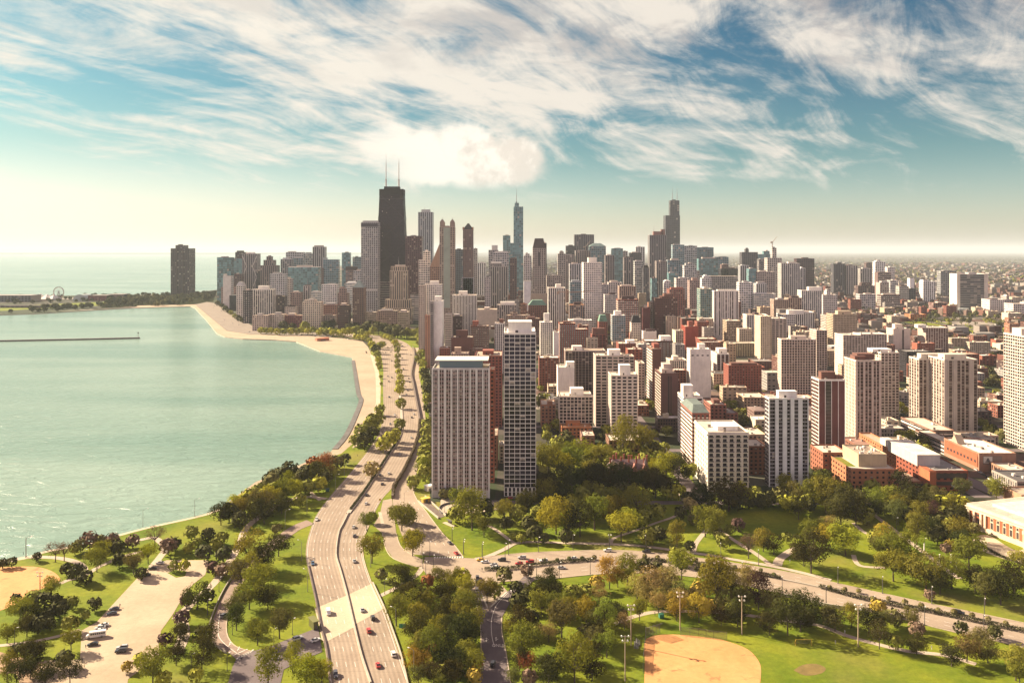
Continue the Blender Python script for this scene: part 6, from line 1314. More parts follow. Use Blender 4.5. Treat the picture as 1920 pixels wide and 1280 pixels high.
T(CH, 'on the lawn beside the museum', [(400,485,160,'l'),(450,660,200,'g'),(600,630,240,'g'),(700,530,210,'d'),(830,690,230,'d'),(660,770,200,'b'),(980,530,160,'g'),(1090,650,170,'y'),(1000,770,180,'p'),(1120,750,160,'g'),(1300,510,190,'b'),(1300,650,160,'y'),(870,950,210,'u'),(990,910,200,'d'),(1250,940,230,'g'),(1150,1060,90,'r'),(450,950,160,'g'),(530,1020,190,'u'),(1640,520,200,'g'),(130,700,260,'d'),(60,580,200,'g'),(200,640,190,'g'),(760,600,170,'d'),(1190,860,150,'g'),(1340,760,120,'d'),(1420,860,110,'b')])
T(CI, 'on the lake shore', [(160,855,120,'d'),(225,855,140,'d'),(290,825,150,'d'),(430,855,150,'d'),(545,890,180,'d'),(590,805,170,'o'),(690,745,130,'b'),(765,690,90,'d'),(120,1055,170,'y'),(260,985,180,'l'),(330,1005,160,'y'),(220,1110,160,'d'),(125,910,140,'b'),(370,1055,110,'g'),(40,1110,190,'b'),(70,1200,160,'d'),(490,760,130,'o'),(350,880,100,'b'),(20,1000,140,'l'),(180,1290,90,'b'),(0,1190,170,'d'),(640,800,110,'g'),(-40,1110,160,'d'),(-70,1050,140,'y'),(-120,1150,170,'g'),(-180,1130,160,'y'),(-230,1180,150,'d'),(-300,1210,160,'d'),(-140,1240,140,'d')])
T(CI, 'on the strip lakeward of the drive', [(850,535,100,'g'),(930,565,140,'d'),(1000,475,110,'d'),(905,475,130,'l'),(1000,390,130,'l'),(1045,370,120,'g'),(1060,270,90,'l'),(960,420,110,'g'),(870,520,90,'l')])
T(CI, "in the drive's raised middle strip", [(1090,590,130,'y'),(1150,540,130,'y'),(1190,500,110,'y'),(1230,395,100,'l'),(990,800,130,'w'),(1240,215,90,'g'),(1230,95,80,'y'),(1235,40,80,'y')])
T(CI, 'beside the inner drive', [(1465,565,150,'l'),(1450,490,130,'y'),(1440,660,130,'g'),(1450,810,150,'l'),(1350,910,100,'l'),(1480,410,120,'l'),(1475,260,90,'d'),(1470,180,90,'g'),(1470,90,100,'d'),(1460,740,120,'g')])
T(CI, 'between the drive and its exit ramp', [(950,1260,150,'g'),(990,1200,100,'g')])
T(CI, 'between the exit ramp and the inner drive', [(1250,1260,220,'l'),(1200,1180,130,'g')])
T(CJ, "in the drive's raised middle strip", [(940,1160,90,'y'),(950,1080,90,'y'),(960,985,85,'y'),(945,920,80,'y'),(930,850,75,'l'),(930,790,70,'g'),(930,730,75,'g'),(930,660,75,'l'),(925,610,80,'l'),(900,570,80,'y'),(870,530,75,'l'),(830,505,70,'y'),(790,490,70,'y'),(750,480,60,'l')])
T(CJ, 'on the strip lakeward of the drive', [(640,640,80,'y'),(670,665,110,'d'),(690,720,90,'l'),(700,780,80,'y'),(705,830,75,'g'),(620,600,90,'y'),(720,610,90,'l'),(750,590,80,'g'),(600,540,70,'g'),(560,520,70,'l'),(520,505,70,'y'),(470,500,70,'y'),(430,492,70,'y'),(715,860,60,'l'),(728,960,45,'l'),(735,1040,40,'l')])
T(CJ, 'at the foot of the lakefront towers', [(1210,580,110,'g'),(1205,640,110,'g'),(1220,720,110,'g'),(1180,770,90,'l'),(1225,840,110,'g'),(1250,940,110,'d'),(1270,1010,110,'d'),(1290,1070,110,'d'),(1310,1140,110,'g'),(1310,1250,110,'l'),(1210,520,110,'g'),(1180,460,110,'g'),(1120,470,100,'g'),(1060,470,110,'g')])
T(CJ, 'in the grove before the lakefront hotel', [(850,470,150,'d'),(930,475,150,'d'),(1010,490,120,'d'),(700,430,150,'d'),(600,410,140,'d'),(780,420,120,'d'),(640,440,100,'g'),(540,410,110,'d'),(900,420,110,'g'),(350,395,100,'d'),(430,380,90,'d'),(470,370,80,'d')])
T(CJ, 'in the row along the beach drive', [(430,440,110,'l'),(350,445,100,'y'),(280,460,100,'y'),(200,445,90,'l'),(130,440,90,'y'),(60,440,90,'l'),(10,430,80,'y'),(500,460,90,'l'),(570,470,80,'y')])
T(CK, 'in the row along the beach drive', [(700,1190,80,'y'),(760,1195,80,'l'),(820,1195,80,'y'),(900,1205,85,'y'),(980,1205,80,'l'),(1060,1205,85,'y'),(1130,1205,80,'l'),(1190,1195,90,'y'),(1260,1205,80,'y'),(1320,1195,90,'l'),(1400,1215,80,'y'),(1480,1215,80,'l'),(1560,1225,80,'y'),(1640,1225,80,'y')])
T(CK, 'along the front of the lakefront blocks', [(660,1150,100,'d'),(870,1130,100,'d'),(970,1155,110,'d'),(1080,1165,100,'d'),(1230,1155,110,'g'),(1330,1130,110,'d'),(1480,1145,110,'d'),(1560,1125,100,'d'),(180,855,60,'d'),(230,885,60,'d'),(270,925,70,'d'),(310,950,60,'d'),(340,970,60,'g'),(385,1010,60,'g'),(430,1040,70,'d'),(475,1060,60,'d')])
RT = random.Random(77)
def fill(poly, n, kinds, wr, zone):
    from mathutils.geometry import intersect_point_tri_2d
    P = [Vector(G(*p)) for p in poly]; tri = tessellate_polygon([[Vector((p.x, p.y, 0)) for p in P]])
    ar = [abs((P[b] - P[a]).cross(P[c] - P[a])) for a, b, c in tri]; t = sum(ar)
    for i in range(n):
        r = RT.uniform(0, t); k = 0
        while r > ar[k] and k < len(ar) - 1: r -= ar[k]; k += 1
        a, b, c = (P[j] for j in tri[k]); u, v = RT.random(), RT.random()
        if u + v > 1: u, v = 1 - u, 1 - v
        q = a + (b - a) * u + (c - a) * v
        TREES.append((q.x, q.y, RT.uniform(*wr), RT.choice(kinds), zone))
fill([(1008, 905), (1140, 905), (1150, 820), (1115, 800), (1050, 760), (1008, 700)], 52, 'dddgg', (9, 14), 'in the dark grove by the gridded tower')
fill([(1225, 870), (1300, 880), (1290, 780), (1200, 750), (1200, 800)], 22, 'ddgl', (9, 13), 'in the green alley behind the mansion')
fill([(1340, 760), (1435, 740), (1438, 800), (1440, 860), (1400, 830)], 26, 'ddgbl', (8, 12), 'among houses left of the white-striped tower')
fill([(1340, 715), (1460, 690), (1460, 735), (1345, 745)], 18, 'gdl', (8, 12), 'near the dark red brick hotel block')
fill([(1650, 840), (1745, 870), (1780, 850), (1700, 790), (1655, 800)], 24, 'ggdl', (8, 13), 'on the avenue below the three-bay tower')
fill([(1520, 900), (1560, 930), (1600, 935), (1545, 870)], 10, 'dg', (7, 11), 'on the street beside the brick school')
fill([(1690, 820), (1700, 790), (1690, 700), (1660, 720)], 10, 'ly', (8, 12), 'between the cream towers')
fill([(1838, 830), (1885, 830), (1885, 720), (1838, 690)], 22, 'ddgb', (8, 12), 'left of the honeycomb tower')
fill([(1840, 700), (1920, 700), (1920, 640), (1790, 640)], 26, 'ddg', (9, 13), 'in low blocks beyond the honeycomb tower')
fill([(1720, 605), (1900, 618), (1900, 590), (1760, 585)], 24, 'ddd', (10, 15), 'round the green sports field')
fill([(195, 577), (358, 572), (356, 556), (200, 558)], 150, 'dddb', (12, 18), 'in the wood below the lone lake tower')
fill([(357, 566), (404, 562), (404, 550), (357, 552)], 50, 'ddd', (12, 18), 'in the wood below the lone lake tower')
fill([(5, 588), (110, 585), (200, 577), (190, 573), (60, 580)], 34, 'ddd', (12, 18), 'along the far lakeside lawn')
fill([(0, 572), (190, 566), (330, 556), (330, 552), (0, 558)], 60, 'ddd', (10, 16), 'behind the pier buildings')
fill([(1380, 690), (1700, 690), (1900, 640), (1900, 585), (1400, 600)], 60, 'ddgg', (8, 12), 'scattered through the low city blocks')
fill([(800, 690), (1050, 690), (1380, 650), (1380, 600), (800, 620)], 20, 'dg', (7, 10), 'between the mid-city blocks')
fill([(985, 960), (1010, 935), (1280, 935), (1260, 985), (1180, 1000), (1000, 1005)], 34, 'ddgglyg', (10, 16), 'in the park below the shaded street belt')
fill([(1560, 945), (1680, 945), (1830, 960), (1810, 1000), (1740, 1010), (1640, 1000)], 40, 'ddgglbg', (10, 15), 'in the groves west of the museum')
fill([(1290, 940), (1550, 945), (1530, 960), (1300, 962)], 20, 'ddggb', (9, 14), 'along the street above the shaded lawn')
fill([(730, 1130), (880, 1100), (895, 1270), (790, 1275)], 26, 'dggly', (9, 13), 'in the thicket left of the park road')
fill([(970, 1130), (1140, 1130), (1150, 1275), (965, 1275)], 22, 'dgglb', (9, 13), 'in the thicket right of the park road')
fill([(1150, 1100), (1450, 1105), (1540, 1160), (1250, 1160)], 20, 'wwgbd', (10, 14), 'in the belt above the right sand diamond')
fill([(430, 990), (560, 900), (640, 870), (620, 915), (500, 960)], 22, 'ddgly', (9, 13), 'on the lake shore')
fill([(1100, 885), (1245, 885), (1235, 845), (1110, 845)], 26, 'dggl', (9, 13), 'behind the mansion street')
def place_trees():
    ok = []
    for t in TREES:
        x, y, w, k, z = t
        if any(a < x < b and c < y < d for a, b, c, d in FOOT): continue
        lim = .36 if z.startswith(('in the row', "in the drive")) else .37
        if any(abs(x - q[0]) < 20 and abs(y - q[1]) < 20 and math.hypot(x - q[0], y - q[1]) < lim * min(w, q[2]) for q in ok): continue
        ok.append(t)
    ok.sort(key=lambda t: -t[2] / t[1])
    near, far = ok[:299], ok[299:]
    def ordn(i): return '%d%s' % (i, 'th' if 10 <= i % 100 <= 20 else {1: 'st', 2: 'nd', 3: 'rd'}.get(i % 10, 'th'))
    groups = {}
    for t in near: groups.setdefault((t[3], t[4]), []).append(t)
    label = {}
    for (k, z), g in groups.items():
        g.sort(key=lambda t: t[0] / t[1])
        for i, t in enumerate(g):
            base = TK[k][2] + ' ' + z
            label[id(t)] = base if len(g) == 1 else '%s, %s from left' % (base, ordn(i + 1))
    for t in near:
        x, y, w, k, z = t; R_ = random.Random(int(x * 13 + y * 7)); shapes, col, ph = TK[k]
        sh = R_.choice(shapes); cm, tm = R_.choice(PROTO[sh])
        nm = {'s': 'sapling', 'h': 'shrub', 'w': 'willow_tree', 'n': 'conifer_tree'}.get(k, 'tree')
        o = empty(nm, (x, y, .05), R_.uniform(0, 6.28)); hz = w * R_.uniform(.92, 1.12)
        tag(o, label[id(t)], 'tree' if k != 'h' else 'shrub', 'trees ' + z)
        for n, me in (('crown', cm), ('trunk', tm)):
            c = bpy.data.objects.new(n, me); c.scale = (w, w, hz); c.color = (*(v * R_.uniform(.9, 1.1) for v in col), 1); link(c, o)
    # the many smaller, farther trees
    mb = MB(); pm = {}
    mats = []
    for k in TK:
        m, nt, b = new_mat('foliage_' + TK[k][2].replace(' ', '_')); g = nt.node('ShaderNodeNewGeometry').outputs['Position']
        kk = nt.rng(nt.noise(g, .35, 4, .7), .32, .68, .65, 1.4); nt.put(b.inputs['Base Color'], nt.mix(1.0, (*TK[k][1], 1), nt.comb(kk, kk, kk), 'MULTIPLY')); b.inputs['Roughness'].default_value = .9; b.inputs['Specular IOR Level'].default_value = .1
        pm[k] = len(mats); mats.append(m)
    R_ = random.Random(3)
    def clump(x, y, w, mi, n):
        for i in range(n):
            d = Vector((R_.gauss(0, 1), R_.gauss(0, 1), R_.gauss(0, .8) + .25)).normalized(); r = w * .5 * R_.uniform(.65, 1.0)
            leaf_quad(mb, Vector((x, y, w * .52)) + Vector((d.x * r, d.y * r, d.z * r * .9)), d + Vector((R_.gauss(0, .3), R_.gauss(0, .3), R_.gauss(0, .3))), w * (.13 if n > 100 else .17), R_); mb.mi[-1] = mi
        mb.tube((x, y, 0), (x, y, w * .4), w * .035, w * .025, 4, mi, False)
    print('TREES', len(ok), 'smallest single', near[-1][2] / near[-1][1] * F)
    for t in far: clump(t[0], t[1], t[2], pm[t[3]], 130)
    for i in range(6000):
        y = 1500 * (14 ** R_.random()); x = R_.uniform(-.12, .66) * y
        if x < .16 * y and y < 3600 and R_.random() < .8: continue
        if x < -.02 * y and y < 6000: continue
        if any(a < x < b and c < y < d for a, b, c, d in FOOT): continue
        clump(x, y, R_.uniform(9, 15) * (1 if y < 4000 else 2.4), pm[R_.choice('ddgd')], 16 if y < 4000 else 8)
    o = mb.build('distant_trees', mats); o['kind'] = 'stuff'; o['label'] = 'many small dark green trees spread through the far city'
# ---------------------------------------------------------------- low city blocks between and beyond the towers
def short(label):
    import re
    w = re.split(r' (?:with|behind|beside|between|touching|standing|under|in|on|at|left|right|close|facing|joined|cut|of|below|nearest|above|near|before|rising|peeping|just|over|next|stepping|far|by|half|set|nearer|set back|capped) ', label)[0]
    return w
def low_city():
    R_ = random.Random(21); made = []; n = 0; tries = 0
    marks = {}
    for t in TOWERS: marks.setdefault(short(t[0]), []).append(t)
    LM = [(k, v[0]) for k, v in marks.items() if len(v) == 1 and 2 <= len(k.split()) <= 6]
    kinds = [((.27, .085, .055), 'red brick'), ((.20, .075, .052), 'dark red brick'), ((.15, .07, .052), 'brown brick'), ((.34, .16, .10), 'orange-brown'), ((.40, .30, .21), 'tan'), ((.52, .43, .32), 'cream'), ((.11, .07, .06), 'dark brown'), ((.30, .27, .25), 'grey')]
    roofs = [('pale', 'pale'), ('tan', 'tan'), ('grey', 'grey'), ('dark', 'dark'), ('white', 'white')]
    spec = []
    while n < 285 and tries < 60000:
        tries += 1
        y = R_.uniform(650, 2500) if R_.random() < .75 else R_.uniform(650, 1500)
        lo = 20 if y < 1300 else -40
        x = R_.uniform(lo, .63 * y); w, d = R_.uniform(12, 34), R_.uniform(12, 30)
        if y < 760 and x < 265: continue
        px, py = 960 + x * F / y, HZ + F * H / y
        if 1680 < px < 1890 and 595 < py < 629: continue
        h = R_.choice((7, 9, 10, 12, 12, 14, 17, 22)) * (1 if y < 1500 else R_.uniform(1, 1.8))
        if x < .36 * y and y > 1000: h *= R_.uniform(1.0, 2.4)
        if 1600 < px + w * F / y and px < 1890 and 625 <= py < 690 and HZ + F * (H - h) / y < 629: continue
        if y > 900 and x < .3 * y and R_.random() < .34: w, d = R_.uniform(13, 22), R_.uniform(14, 24); h = min(R_.uniform(28, 58), 48 * y / F)
        r = (x, x + w, y, y + d)
        if any(a < r[1] and b > r[0] and c < r[3] and dd > r[2] for a, b, c, dd in FOOT): continue
        if any(abs(x - sx) < 8 or abs(x + w - sx) < 8 for sx in (215, 325, 420, 560, 760, 1000)) and R_.random() < .8: continue
        # leave out what stands wholly behind a tower
        if any(v[4 + 2] < px and px + w * F / y < v[7] and v[8] < HZ + F * (H - h) / y - 4 and v[9] > py + 2 for v in TOWERS): continue
        FOOT.append((r[0] - 3, r[1] + 3, r[2] - 3, r[3] + 3)); n += 1
        k = R_.choices(range(8), (3, 4, 4, 2, 5, 6, 2, 4))[0]; rk = R_.choices(range(5), (4, 4, 3, 1.5, 2.5))[0]
        best = min(LM, key=lambda q: math.hypot(q[1][1] - x, (q[1][2] - y) * .7))
        fl = 'tall' if h > 22 else ('mid-height' if h > 13 else 'low')
        rel = 'beyond' if y > best[1][2] + 12 else ('in front of' if y < best[1][2] - 12 else 'beside')
        spec.append((x, y, w, d, h, k, rk, '%s %s building with %s roof %s the %s' % (fl, kinds[k][1], roofs[rk][1], rel, best[0])))
    g = {}
    for q in spec: g.setdefault(q[7], []).append(q)
    for lab, L_ in g.items():
        L_.sort(key=lambda q: q[0] / q[1])
        for i, q in enumerate(L_):
            x, y, w, d, h, k, rk, _ = q
            lb = lab if len(L_) == 1 else '%s, %s' % (lab, ('leftmost', 'second from left', 'third from left', 'fourth from left', 'fifth from left', 'sixth from left', 'seventh from left')[min(i, 6)])
            if len(lb.split()) > 16: lb = lb.replace(' with %s roof' % roofs[q[6]][1], '')
            o = empty('low_building', (x + w / 2, y, 0)); tag(o, lb, 'building', 'low city buildings')
            st = R_.choice(('punch', 'punchs', 'brs', 'grid', 'punch'))
            wall_block('wall', o, -w / 2, w / 2, 0, d, 0, h, kinds[k][0], st, R_.choice((st, 'blank', st)), None)
            roof_block(o, -w / 2, w / 2, 0, d, h, ROOFC[roofs[rk][0]], edge=kinds[k][0])
            for _ in range(2 if y < 1300 else 0):
                m = MB(); a, b = R_.uniform(-w / 2 + 1, w / 2 - 3), R_.uniform(1, d - 3); c_ = R_.uniform(.8, 2); m.box(a, a + c_, b, b + c_ * 1.2, h + .01, h + R_.uniform(.8, 1.8)); m.box(a + .1, a + c_ - .1, b + .1, b + c_, h + 1.8, h + 2.0); m.build('roof_unit', MATS['painted'], o, R_.choice([(.5, .46, .4), (.3, .28, .26), (.6, .56, .5)]))
            if R_.random() < .75:
                for _ in range(R_.choice((1, 1, 2))):
                    m = MB(); a, b = R_.uniform(-w / 2 + 1, w / 2 - 6), R_.uniform(1, d - 6); m.box(a, a + R_.uniform(2, 5), b, b + R_.uniform(2, 5), h + .01, h + R_.uniform(2, 3.6)); m.build('roof_house', MATS['masonry'], o, R_.choice((kinds[k][0], (.5, .43, .33))))
low_city()
def far_city():
    R_ = random.Random(9); mb = MB()
    wc = [(.13, .055, .045), (.095, .05, .042), (.15, .115, .095), (.25, .215, .19), (.15, .10, .085), (.26, .24, .22)]; rc = [(.15, .13, .115), (.10, .082, .075), (.065, .06, .06), (.30, .28, .26)]
    mats = []
    for i, c in enumerate(wc): mats.append(plain('far_wall_%s' % 'abcdef'[i], c, .9, spec=.1, var=.15, vs=.02))
    for i, c in enumerate(rc): mats.append(plain('far_roof_%s' % 'abcd'[i], c, .9, spec=.1, var=.2, vs=.02))
    n = 0
    while n < 5200:
        y = 1550 * (7.5 ** R_.random()); x = R_.uniform(-.05, .68) * y
        if y < 2400 and x < .2 * y and R_.random() < .5: continue
        px, py = 960 + x * F / y, HZ + F * H / y
        if 1690 < px < 1890 and 592 < py < 628: continue
        big = 1 + max(0, (y - 3000) / 5000); w, d, h = R_.uniform(10, 34) * big, R_.uniform(10, 30) * big, R_.choice((6, 8, 9, 11, 14, 20))
        if x < .25 * y and y < 5200: h *= 1.8
        if any(a < x + w and b > x and c < y + d and dd > y for a, b, c, dd in FOOT): continue
        k = R_.randrange(6); rf = 6 + R_.choice((0, 1, 1, 2, 2, 3))
        mb.box(x, x + w, y, y + d, 0, h, k, rf, bottom=False); n += 1
        if R_.random() < .3 and y < 5000: mb.box(x + w * .3, x + w * .5, y + d * .3, y + d * .6, h, h + 3, k, rf, bottom=False)
    o = mb.build('far_city', mats); o['kind'] = 'stuff'; o['label'] = 'countless small roofs and walls of the far city'
far_city()
place_trees()
# ---------------------------------------------------------------- cars, lamps and the small things
plain('tyre', (.02, .02, .02), .8); plain('car_glass', (.025, .028, .035), .08, spec=.6); plain('lamp_white', (.75, .73, .68), .4); plain('head_light', (.7, .7, .66), .2)
m, nt, b = new_mat('car_paint'); nt.put(b.inputs['Base Color'], nt.node('ShaderNodeObjectInfo').outputs['Color']); b.inputs['Roughness'].default_value = .28; b.inputs['Coat Weight'].default_value = .4
def loft(mb, secs, mi=0):
    """skin a list of (x, half-width, z-low, z-high, top half-width) sections along the car"""
    b = len(mb.v)
    for x, w, z0, z1, wt in secs: mb.v.extend([(x, -w, z0), (x, -w, z0 + (z1 - z0) * .6), (x, -wt, z1), (x, wt, z1), (x, w, z0 + (z1 - z0) * .6), (x, w, z0)])
    for i in range(len(secs) - 1):
        for k in range(6):
            a, c = b + i * 6 + k, b + i * 6 + (k + 1) % 6; mb.f.append((a, c, c + 6, a + 6)[::-1]); mb.mi.append(mi); mb.uv.append([(0, 0)] * 4)
    for i, fl in ((0, 0), (len(secs) - 1, 1)):
        q = tuple(b + i * 6 + k for k in range(6)); mb.f.append(q if fl else q[::-1]); mb.mi.append(mi); mb.uv.append([(0, 0)] * 6)
def car_parts(kind):
    """meshes of one vehicle, nose towards +x"""
    b, g = MB(), MB()
    if kind == 'car':
        loft(b, [(-2.25, .78, .42, .82, .70), (-2.1, .88, .28, .98, .78), (-1.2, .90, .25, 1.02, .80), (.95, .90, .25, .98, .80), (2.0, .86, .28, .80, .72), (2.25, .72, .40, .66, .60)])
        loft(g, [(-1.75, .74, .98, 1.04, .66), (-1.05, .76, .98, 1.43, .58), (.15, .76, .98, 1.45, .58), (1.05, .74, .94, 1.0, .66)]); b.box(-1.0, .15, -.56, .56, 1.42, 1.475)
        wh, wr = (1.4, -1.35), .33
    elif kind == 'suv':
        loft(b, [(-2.35, .82, .5, 1.0, .76), (-2.2, .94, .36, 1.12, .84), (1.0, .95, .34, 1.12, .86), (2.15, .90, .36, 1.02, .80), (2.35, .78, .48, .86, .68)])
        loft(g, [(-2.15, .84, 1.1, 1.7, .70), (-1.9, .84, 1.1, 1.74, .70), (.2, .84, 1.1, 1.74, .68), (1.05, .82, 1.06, 1.14, .76)]); b.box(-2.05, .2, -.70, .70, 1.72, 1.79)
        wh, wr = (1.45, -1.45), .38
    elif kind == 'van':
        loft(b, [(-2.6, .95, .45, 2.1, .86), (1.5, .96, .4, 2.15, .86), (1.9, .95, .4, 1.5, .86), (2.6, .88, .45, 1.0, .78)]); g.box(-2.2, 1.3, -.985, .985, 1.25, 1.75)
        wh, wr = (1.7, -1.6), .38
    else:                                             # minibus
        loft(b, [(-4.0, 1.12, .5, 2.75, 1.02), (2.6, 1.12, .45, 2.8, 1.02), (2.9, 1.1, .45, 1.7, 1.0), (3.9, 1.0, .5, 1.25, .9)])
        for k in range(7): g.box(-3.7 + k * .85, -3.0 + k * .85, -1.14, 1.14, 1.55, 2.3)
        g.box(2.55, 2.8, -.9, .9, 1.75, 2.45); wh, wr = (2.7, -2.4), .48
    w = MB(); w.tube((0, -.12, 0), (0, .12, 0), wr, wr, 12); rim = MB(); rim.tube((0, -.135, 0), (0, .135, 0), wr * .55, wr * .55, 10)
    l = MB(); hw = {'car': .62, 'suv': .68, 'van': .72, 'bus': .78}[kind]; fx = {'car': 2.2, 'suv': 2.3, 'van': 2.55, 'bus': 3.85}[kind]
    l.box(-.06, .06, -.14, .14, -.08, .08)
    me = dict(body=b.mesh('body', [MATS['car_paint']]), glass=g.mesh('windows', [MATS['car_glass']]), wheel=w.mesh('wheel', [MATS['tyre']]), rim=rim.mesh('rim', [MATS['steel']]), light=l.mesh('headlight', [MATS['head_light']]), tail=l.mesh('tail_light', [plain('tail_red', (.4, .02, .015), .3) if 'tail_red' not in MATS else MATS['tail_red']]))
    ww = {'car': .80, 'suv': .84, 'van': .86, 'bus': 1.0}[kind]
    return me, [(x, s * ww, wr) for x in wh for s in (-1, 1)], (hw, fx, .68 if kind == 'car' else .85)
CARP = {k: car_parts(k) for k in ('car', 'suv', 'van', 'bus')}
CCOL = {'white': (.72, .70, .66), 'silver': (.42, .42, .42), 'black': (.02, .02, .025), 'dark': (.06, .06, .075), 'red': (.42, .03, .03), 'blue': (.05, .12, .22), 'yellow': (.62, .36, .03), 'grey': (.18, .18, .185)}
def car(kind, col, px, py, ang, label, group, z=.25, detail=True):
    x, y = G(px, py); o = empty({'car': 'car', 'suv': 'car', 'van': 'van', 'bus': 'minibus'}[kind], (x, y, z), ang)
    tag(o, label, {'bus': 'minibus', 'van': 'van'}.get(kind, 'car'), group)
    me, wh, (hw, fx, hz) = CARP[kind]
    def part(n, m, loc=(0, 0, 0), par=None, color=None):
        c = bpy.data.objects.new(n, m); c.location = loc; link(c, par or o)
        if color: c.color = (*color, 1)
        return c
    part('body', me['body'], color=CCOL[col]); part('cabin_glass', me['glass'])
    if detail:
        for p in wh: w = part('wheel', me['wheel'], p); part('rim', me['rim'], (0, 0, 0), w)
        for s in (-1, 1): part('headlight', me['light'], (fx, s * hw, hz)); part('tail_light', me['tail'], (-fx + .02, s * hw, hz + .12))
    return o
def heading(L, px, py, rev=False):
    """direction of travel along a traced photo polyline at that row"""
    best = min(range(len(L) - 1), key=lambda i: abs((L[i][1] + L[i + 1][1]) / 2 - py)); a, b = G(*L[best]), G(*L[best + 1])
    t = math.atan2(b[1] - a[1], b[0] - a[0]); return t + (math.pi if rev else 0)
# cars on the lake drive: (crop, x, y, kind, colour, words)
near = [(CB,945,265,'car','blue',0,'dark blue car in the shoreward carriageway above the bridge'),(CB,1078,690,'van','white',0,'white van on the pale bridge deck'),(CB,1140,1225,'suv','dark',0,'dark blue car at the bottom of the shoreward carriageway'),(CB,1303,28,'car','dark',1,'dark car in the city-bound lanes, topmost of those near the ramp'),(CB,1300,245,'car','silver',1,'silver car midway along the city-bound lanes before the bridge'),
    (CB,1368,665,'car','silver',1,'silver car on the pale bridge deck'),(CB,1458,735,'suv','black',1,'black car just off the bridge deck beside the parapet'),(CB,1424,845,'suv','red',1,'red car just below the bridge deck'),(CB,1635,1045,'suv','white',1,'white car in the lane nearest the city-side parapet'),(CB,1503,1140,'car','red',1,'red car lowest in the city-bound lanes'),
    (CI,520,1167,'car','white',0,'white car by the striped gore of the shoreward carriageway'),(CI,838,1232,'car','white',1,'white car entering the bend beside the grass wedge'),(CI,945,1030,'car','white',1,'white car just above the grass wedge'),(CI,950,957,'car','black',1,'black car in the shade of the planting strip'),(CI,1083,862,'car','black',1,'black car, lower of two dark cars in tree shade'),(CI,1065,785,'car','dark',1,'dark car, upper of two in tree shade'),(CI,1140,772,'car','white',1,'white car beside the dark cars in tree shade'),
    (CI,1232,610,'car','silver',1,'silver car in tree shade by the stone retaining wall'),(CI,1332,465,'car','white',1,'white car next to the stone retaining wall'),(CI,1335,290,'car','dark',1,'dark car close to the stone retaining wall'),(CI,1355,262,'car','white',1,'white car closest to the stone retaining wall'),(CI,1300,58,'car','dark',1,'dark car far up the city-bound lanes'),(CI,1290,95,'car','grey',1,'grey car far up the city-bound lanes'),(CI,1277,22,'car','white',1,'white car far up the city-bound lanes'),
    (CI,1150,347,'car','grey',0,'grey car among tree shadows of the shoreward lanes'),(CI,1063,490,'car','silver',0,'silver car among tree shadows of the shoreward lanes'),(CI,1190,268,'car','white',0,'white car in the middle of the shoreward lanes'),(CI,1140,115,'car','grey',0,'grey car alone in the upper shoreward lanes'),(CI,1424,350,'car','white',2,'white car on the inner drive behind the wall'),(CI,1422,78,'car','dark',2,'dark car on the upper inner drive')]
for (cr, zx, zy, kd, cl, way, lab) in near:
    px, py = U(cr, zx, zy); L_ = [LSD_L, LSD_R, INN_L][way]
    car(kd, cl, px, py, heading(L_, px, py, way == 0), lab, 'cars on the lake drive', detail=py > 850)
Rc = random.Random(4)
def ordw(i): return ('nearest', 'second nearest', 'third nearest', 'fourth nearest', 'fifth nearest', 'sixth nearest', 'seventh nearest', 'eighth nearest', 'ninth nearest', 'tenth nearest')[i] if i < 10 else '%dth nearest' % (i + 1)
FAR = [(CJ,815,935),(CJ,862,950),(CJ,826,997),(CJ,832,1185),(CJ,860,748),(CJ,850,642),(CJ,866,622),(CJ,868,575),(CJ,850,580),(CJ,792,537),(CJ,985,716),(CJ,1090,676),(CJ,1048,562),(CJ,992,572),(CJ,955,560),(CJ,970,548),(CJ,1065,962),(CJ,1075,1003),(CJ,1052,1105),(CJ,1035,1158),(CJ,1000,845),(CJ,1110,822),(CJ,1225,1135),(CJ,1260,1155)]
cnt = {}
pts = sorted([U(c, a, b) for c, a, b in FAR], key=lambda p: -p[1])
for px, py in pts:
    cl = Rc.choice(('dark', 'black', 'white', 'grey', 'dark')); i = cnt.get(cl, 0); cnt[cl] = i + 1
    nm = {'dark': 'navy'}.get(cl, cl)
    car('car', cl, px, py, heading(LSD_R, px, py), 'tiny %s car on the bend below the lakefront towers, %s of its colour' % (nm, ordw(i)), 'cars on the far bend', detail=False)
k = 0; cnt = {}
for i in range(46):                                   # traffic along the beach part of the drive
    t = Rc.random(); a = Rc.uniform(-.5, .88)
    n = 15 + t * 11; j = int(n); f = n - j
    l = [LSD_L[17 + int(t * 10)], LSD_L[18 + int(t * 10)]]; r_ = [LSD_R[19 + int(t * 10)], LSD_R[20 + int(t * 10)]]
    f = t * 10 - int(t * 10); A = [l[0][q] + (l[1][q] - l[0][q]) * f for q in (0, 1)]; Bp = [r_[0][q] + (r_[1][q] - r_[0][q]) * f for q in (0, 1)]
    ga, gb = G(*A), G(*Bp); x, y = ga[0] + (gb[0] - ga[0]) * a, ga[1] + (gb[1] - ga[1]) * a
    px, py = 960 + x * F / y, HZ + F * H / y; d = math.atan2(G(*l[1])[1] - G(*l[0])[1], G(*l[1])[0] - G(*l[0])[0])
    car('car', Rc.choice(('dark', 'black', 'white', 'dark', 'grey')), px, py, d, 'tiny car in the distant traffic beside the beach', 'distant traffic beside the beach', detail=False)
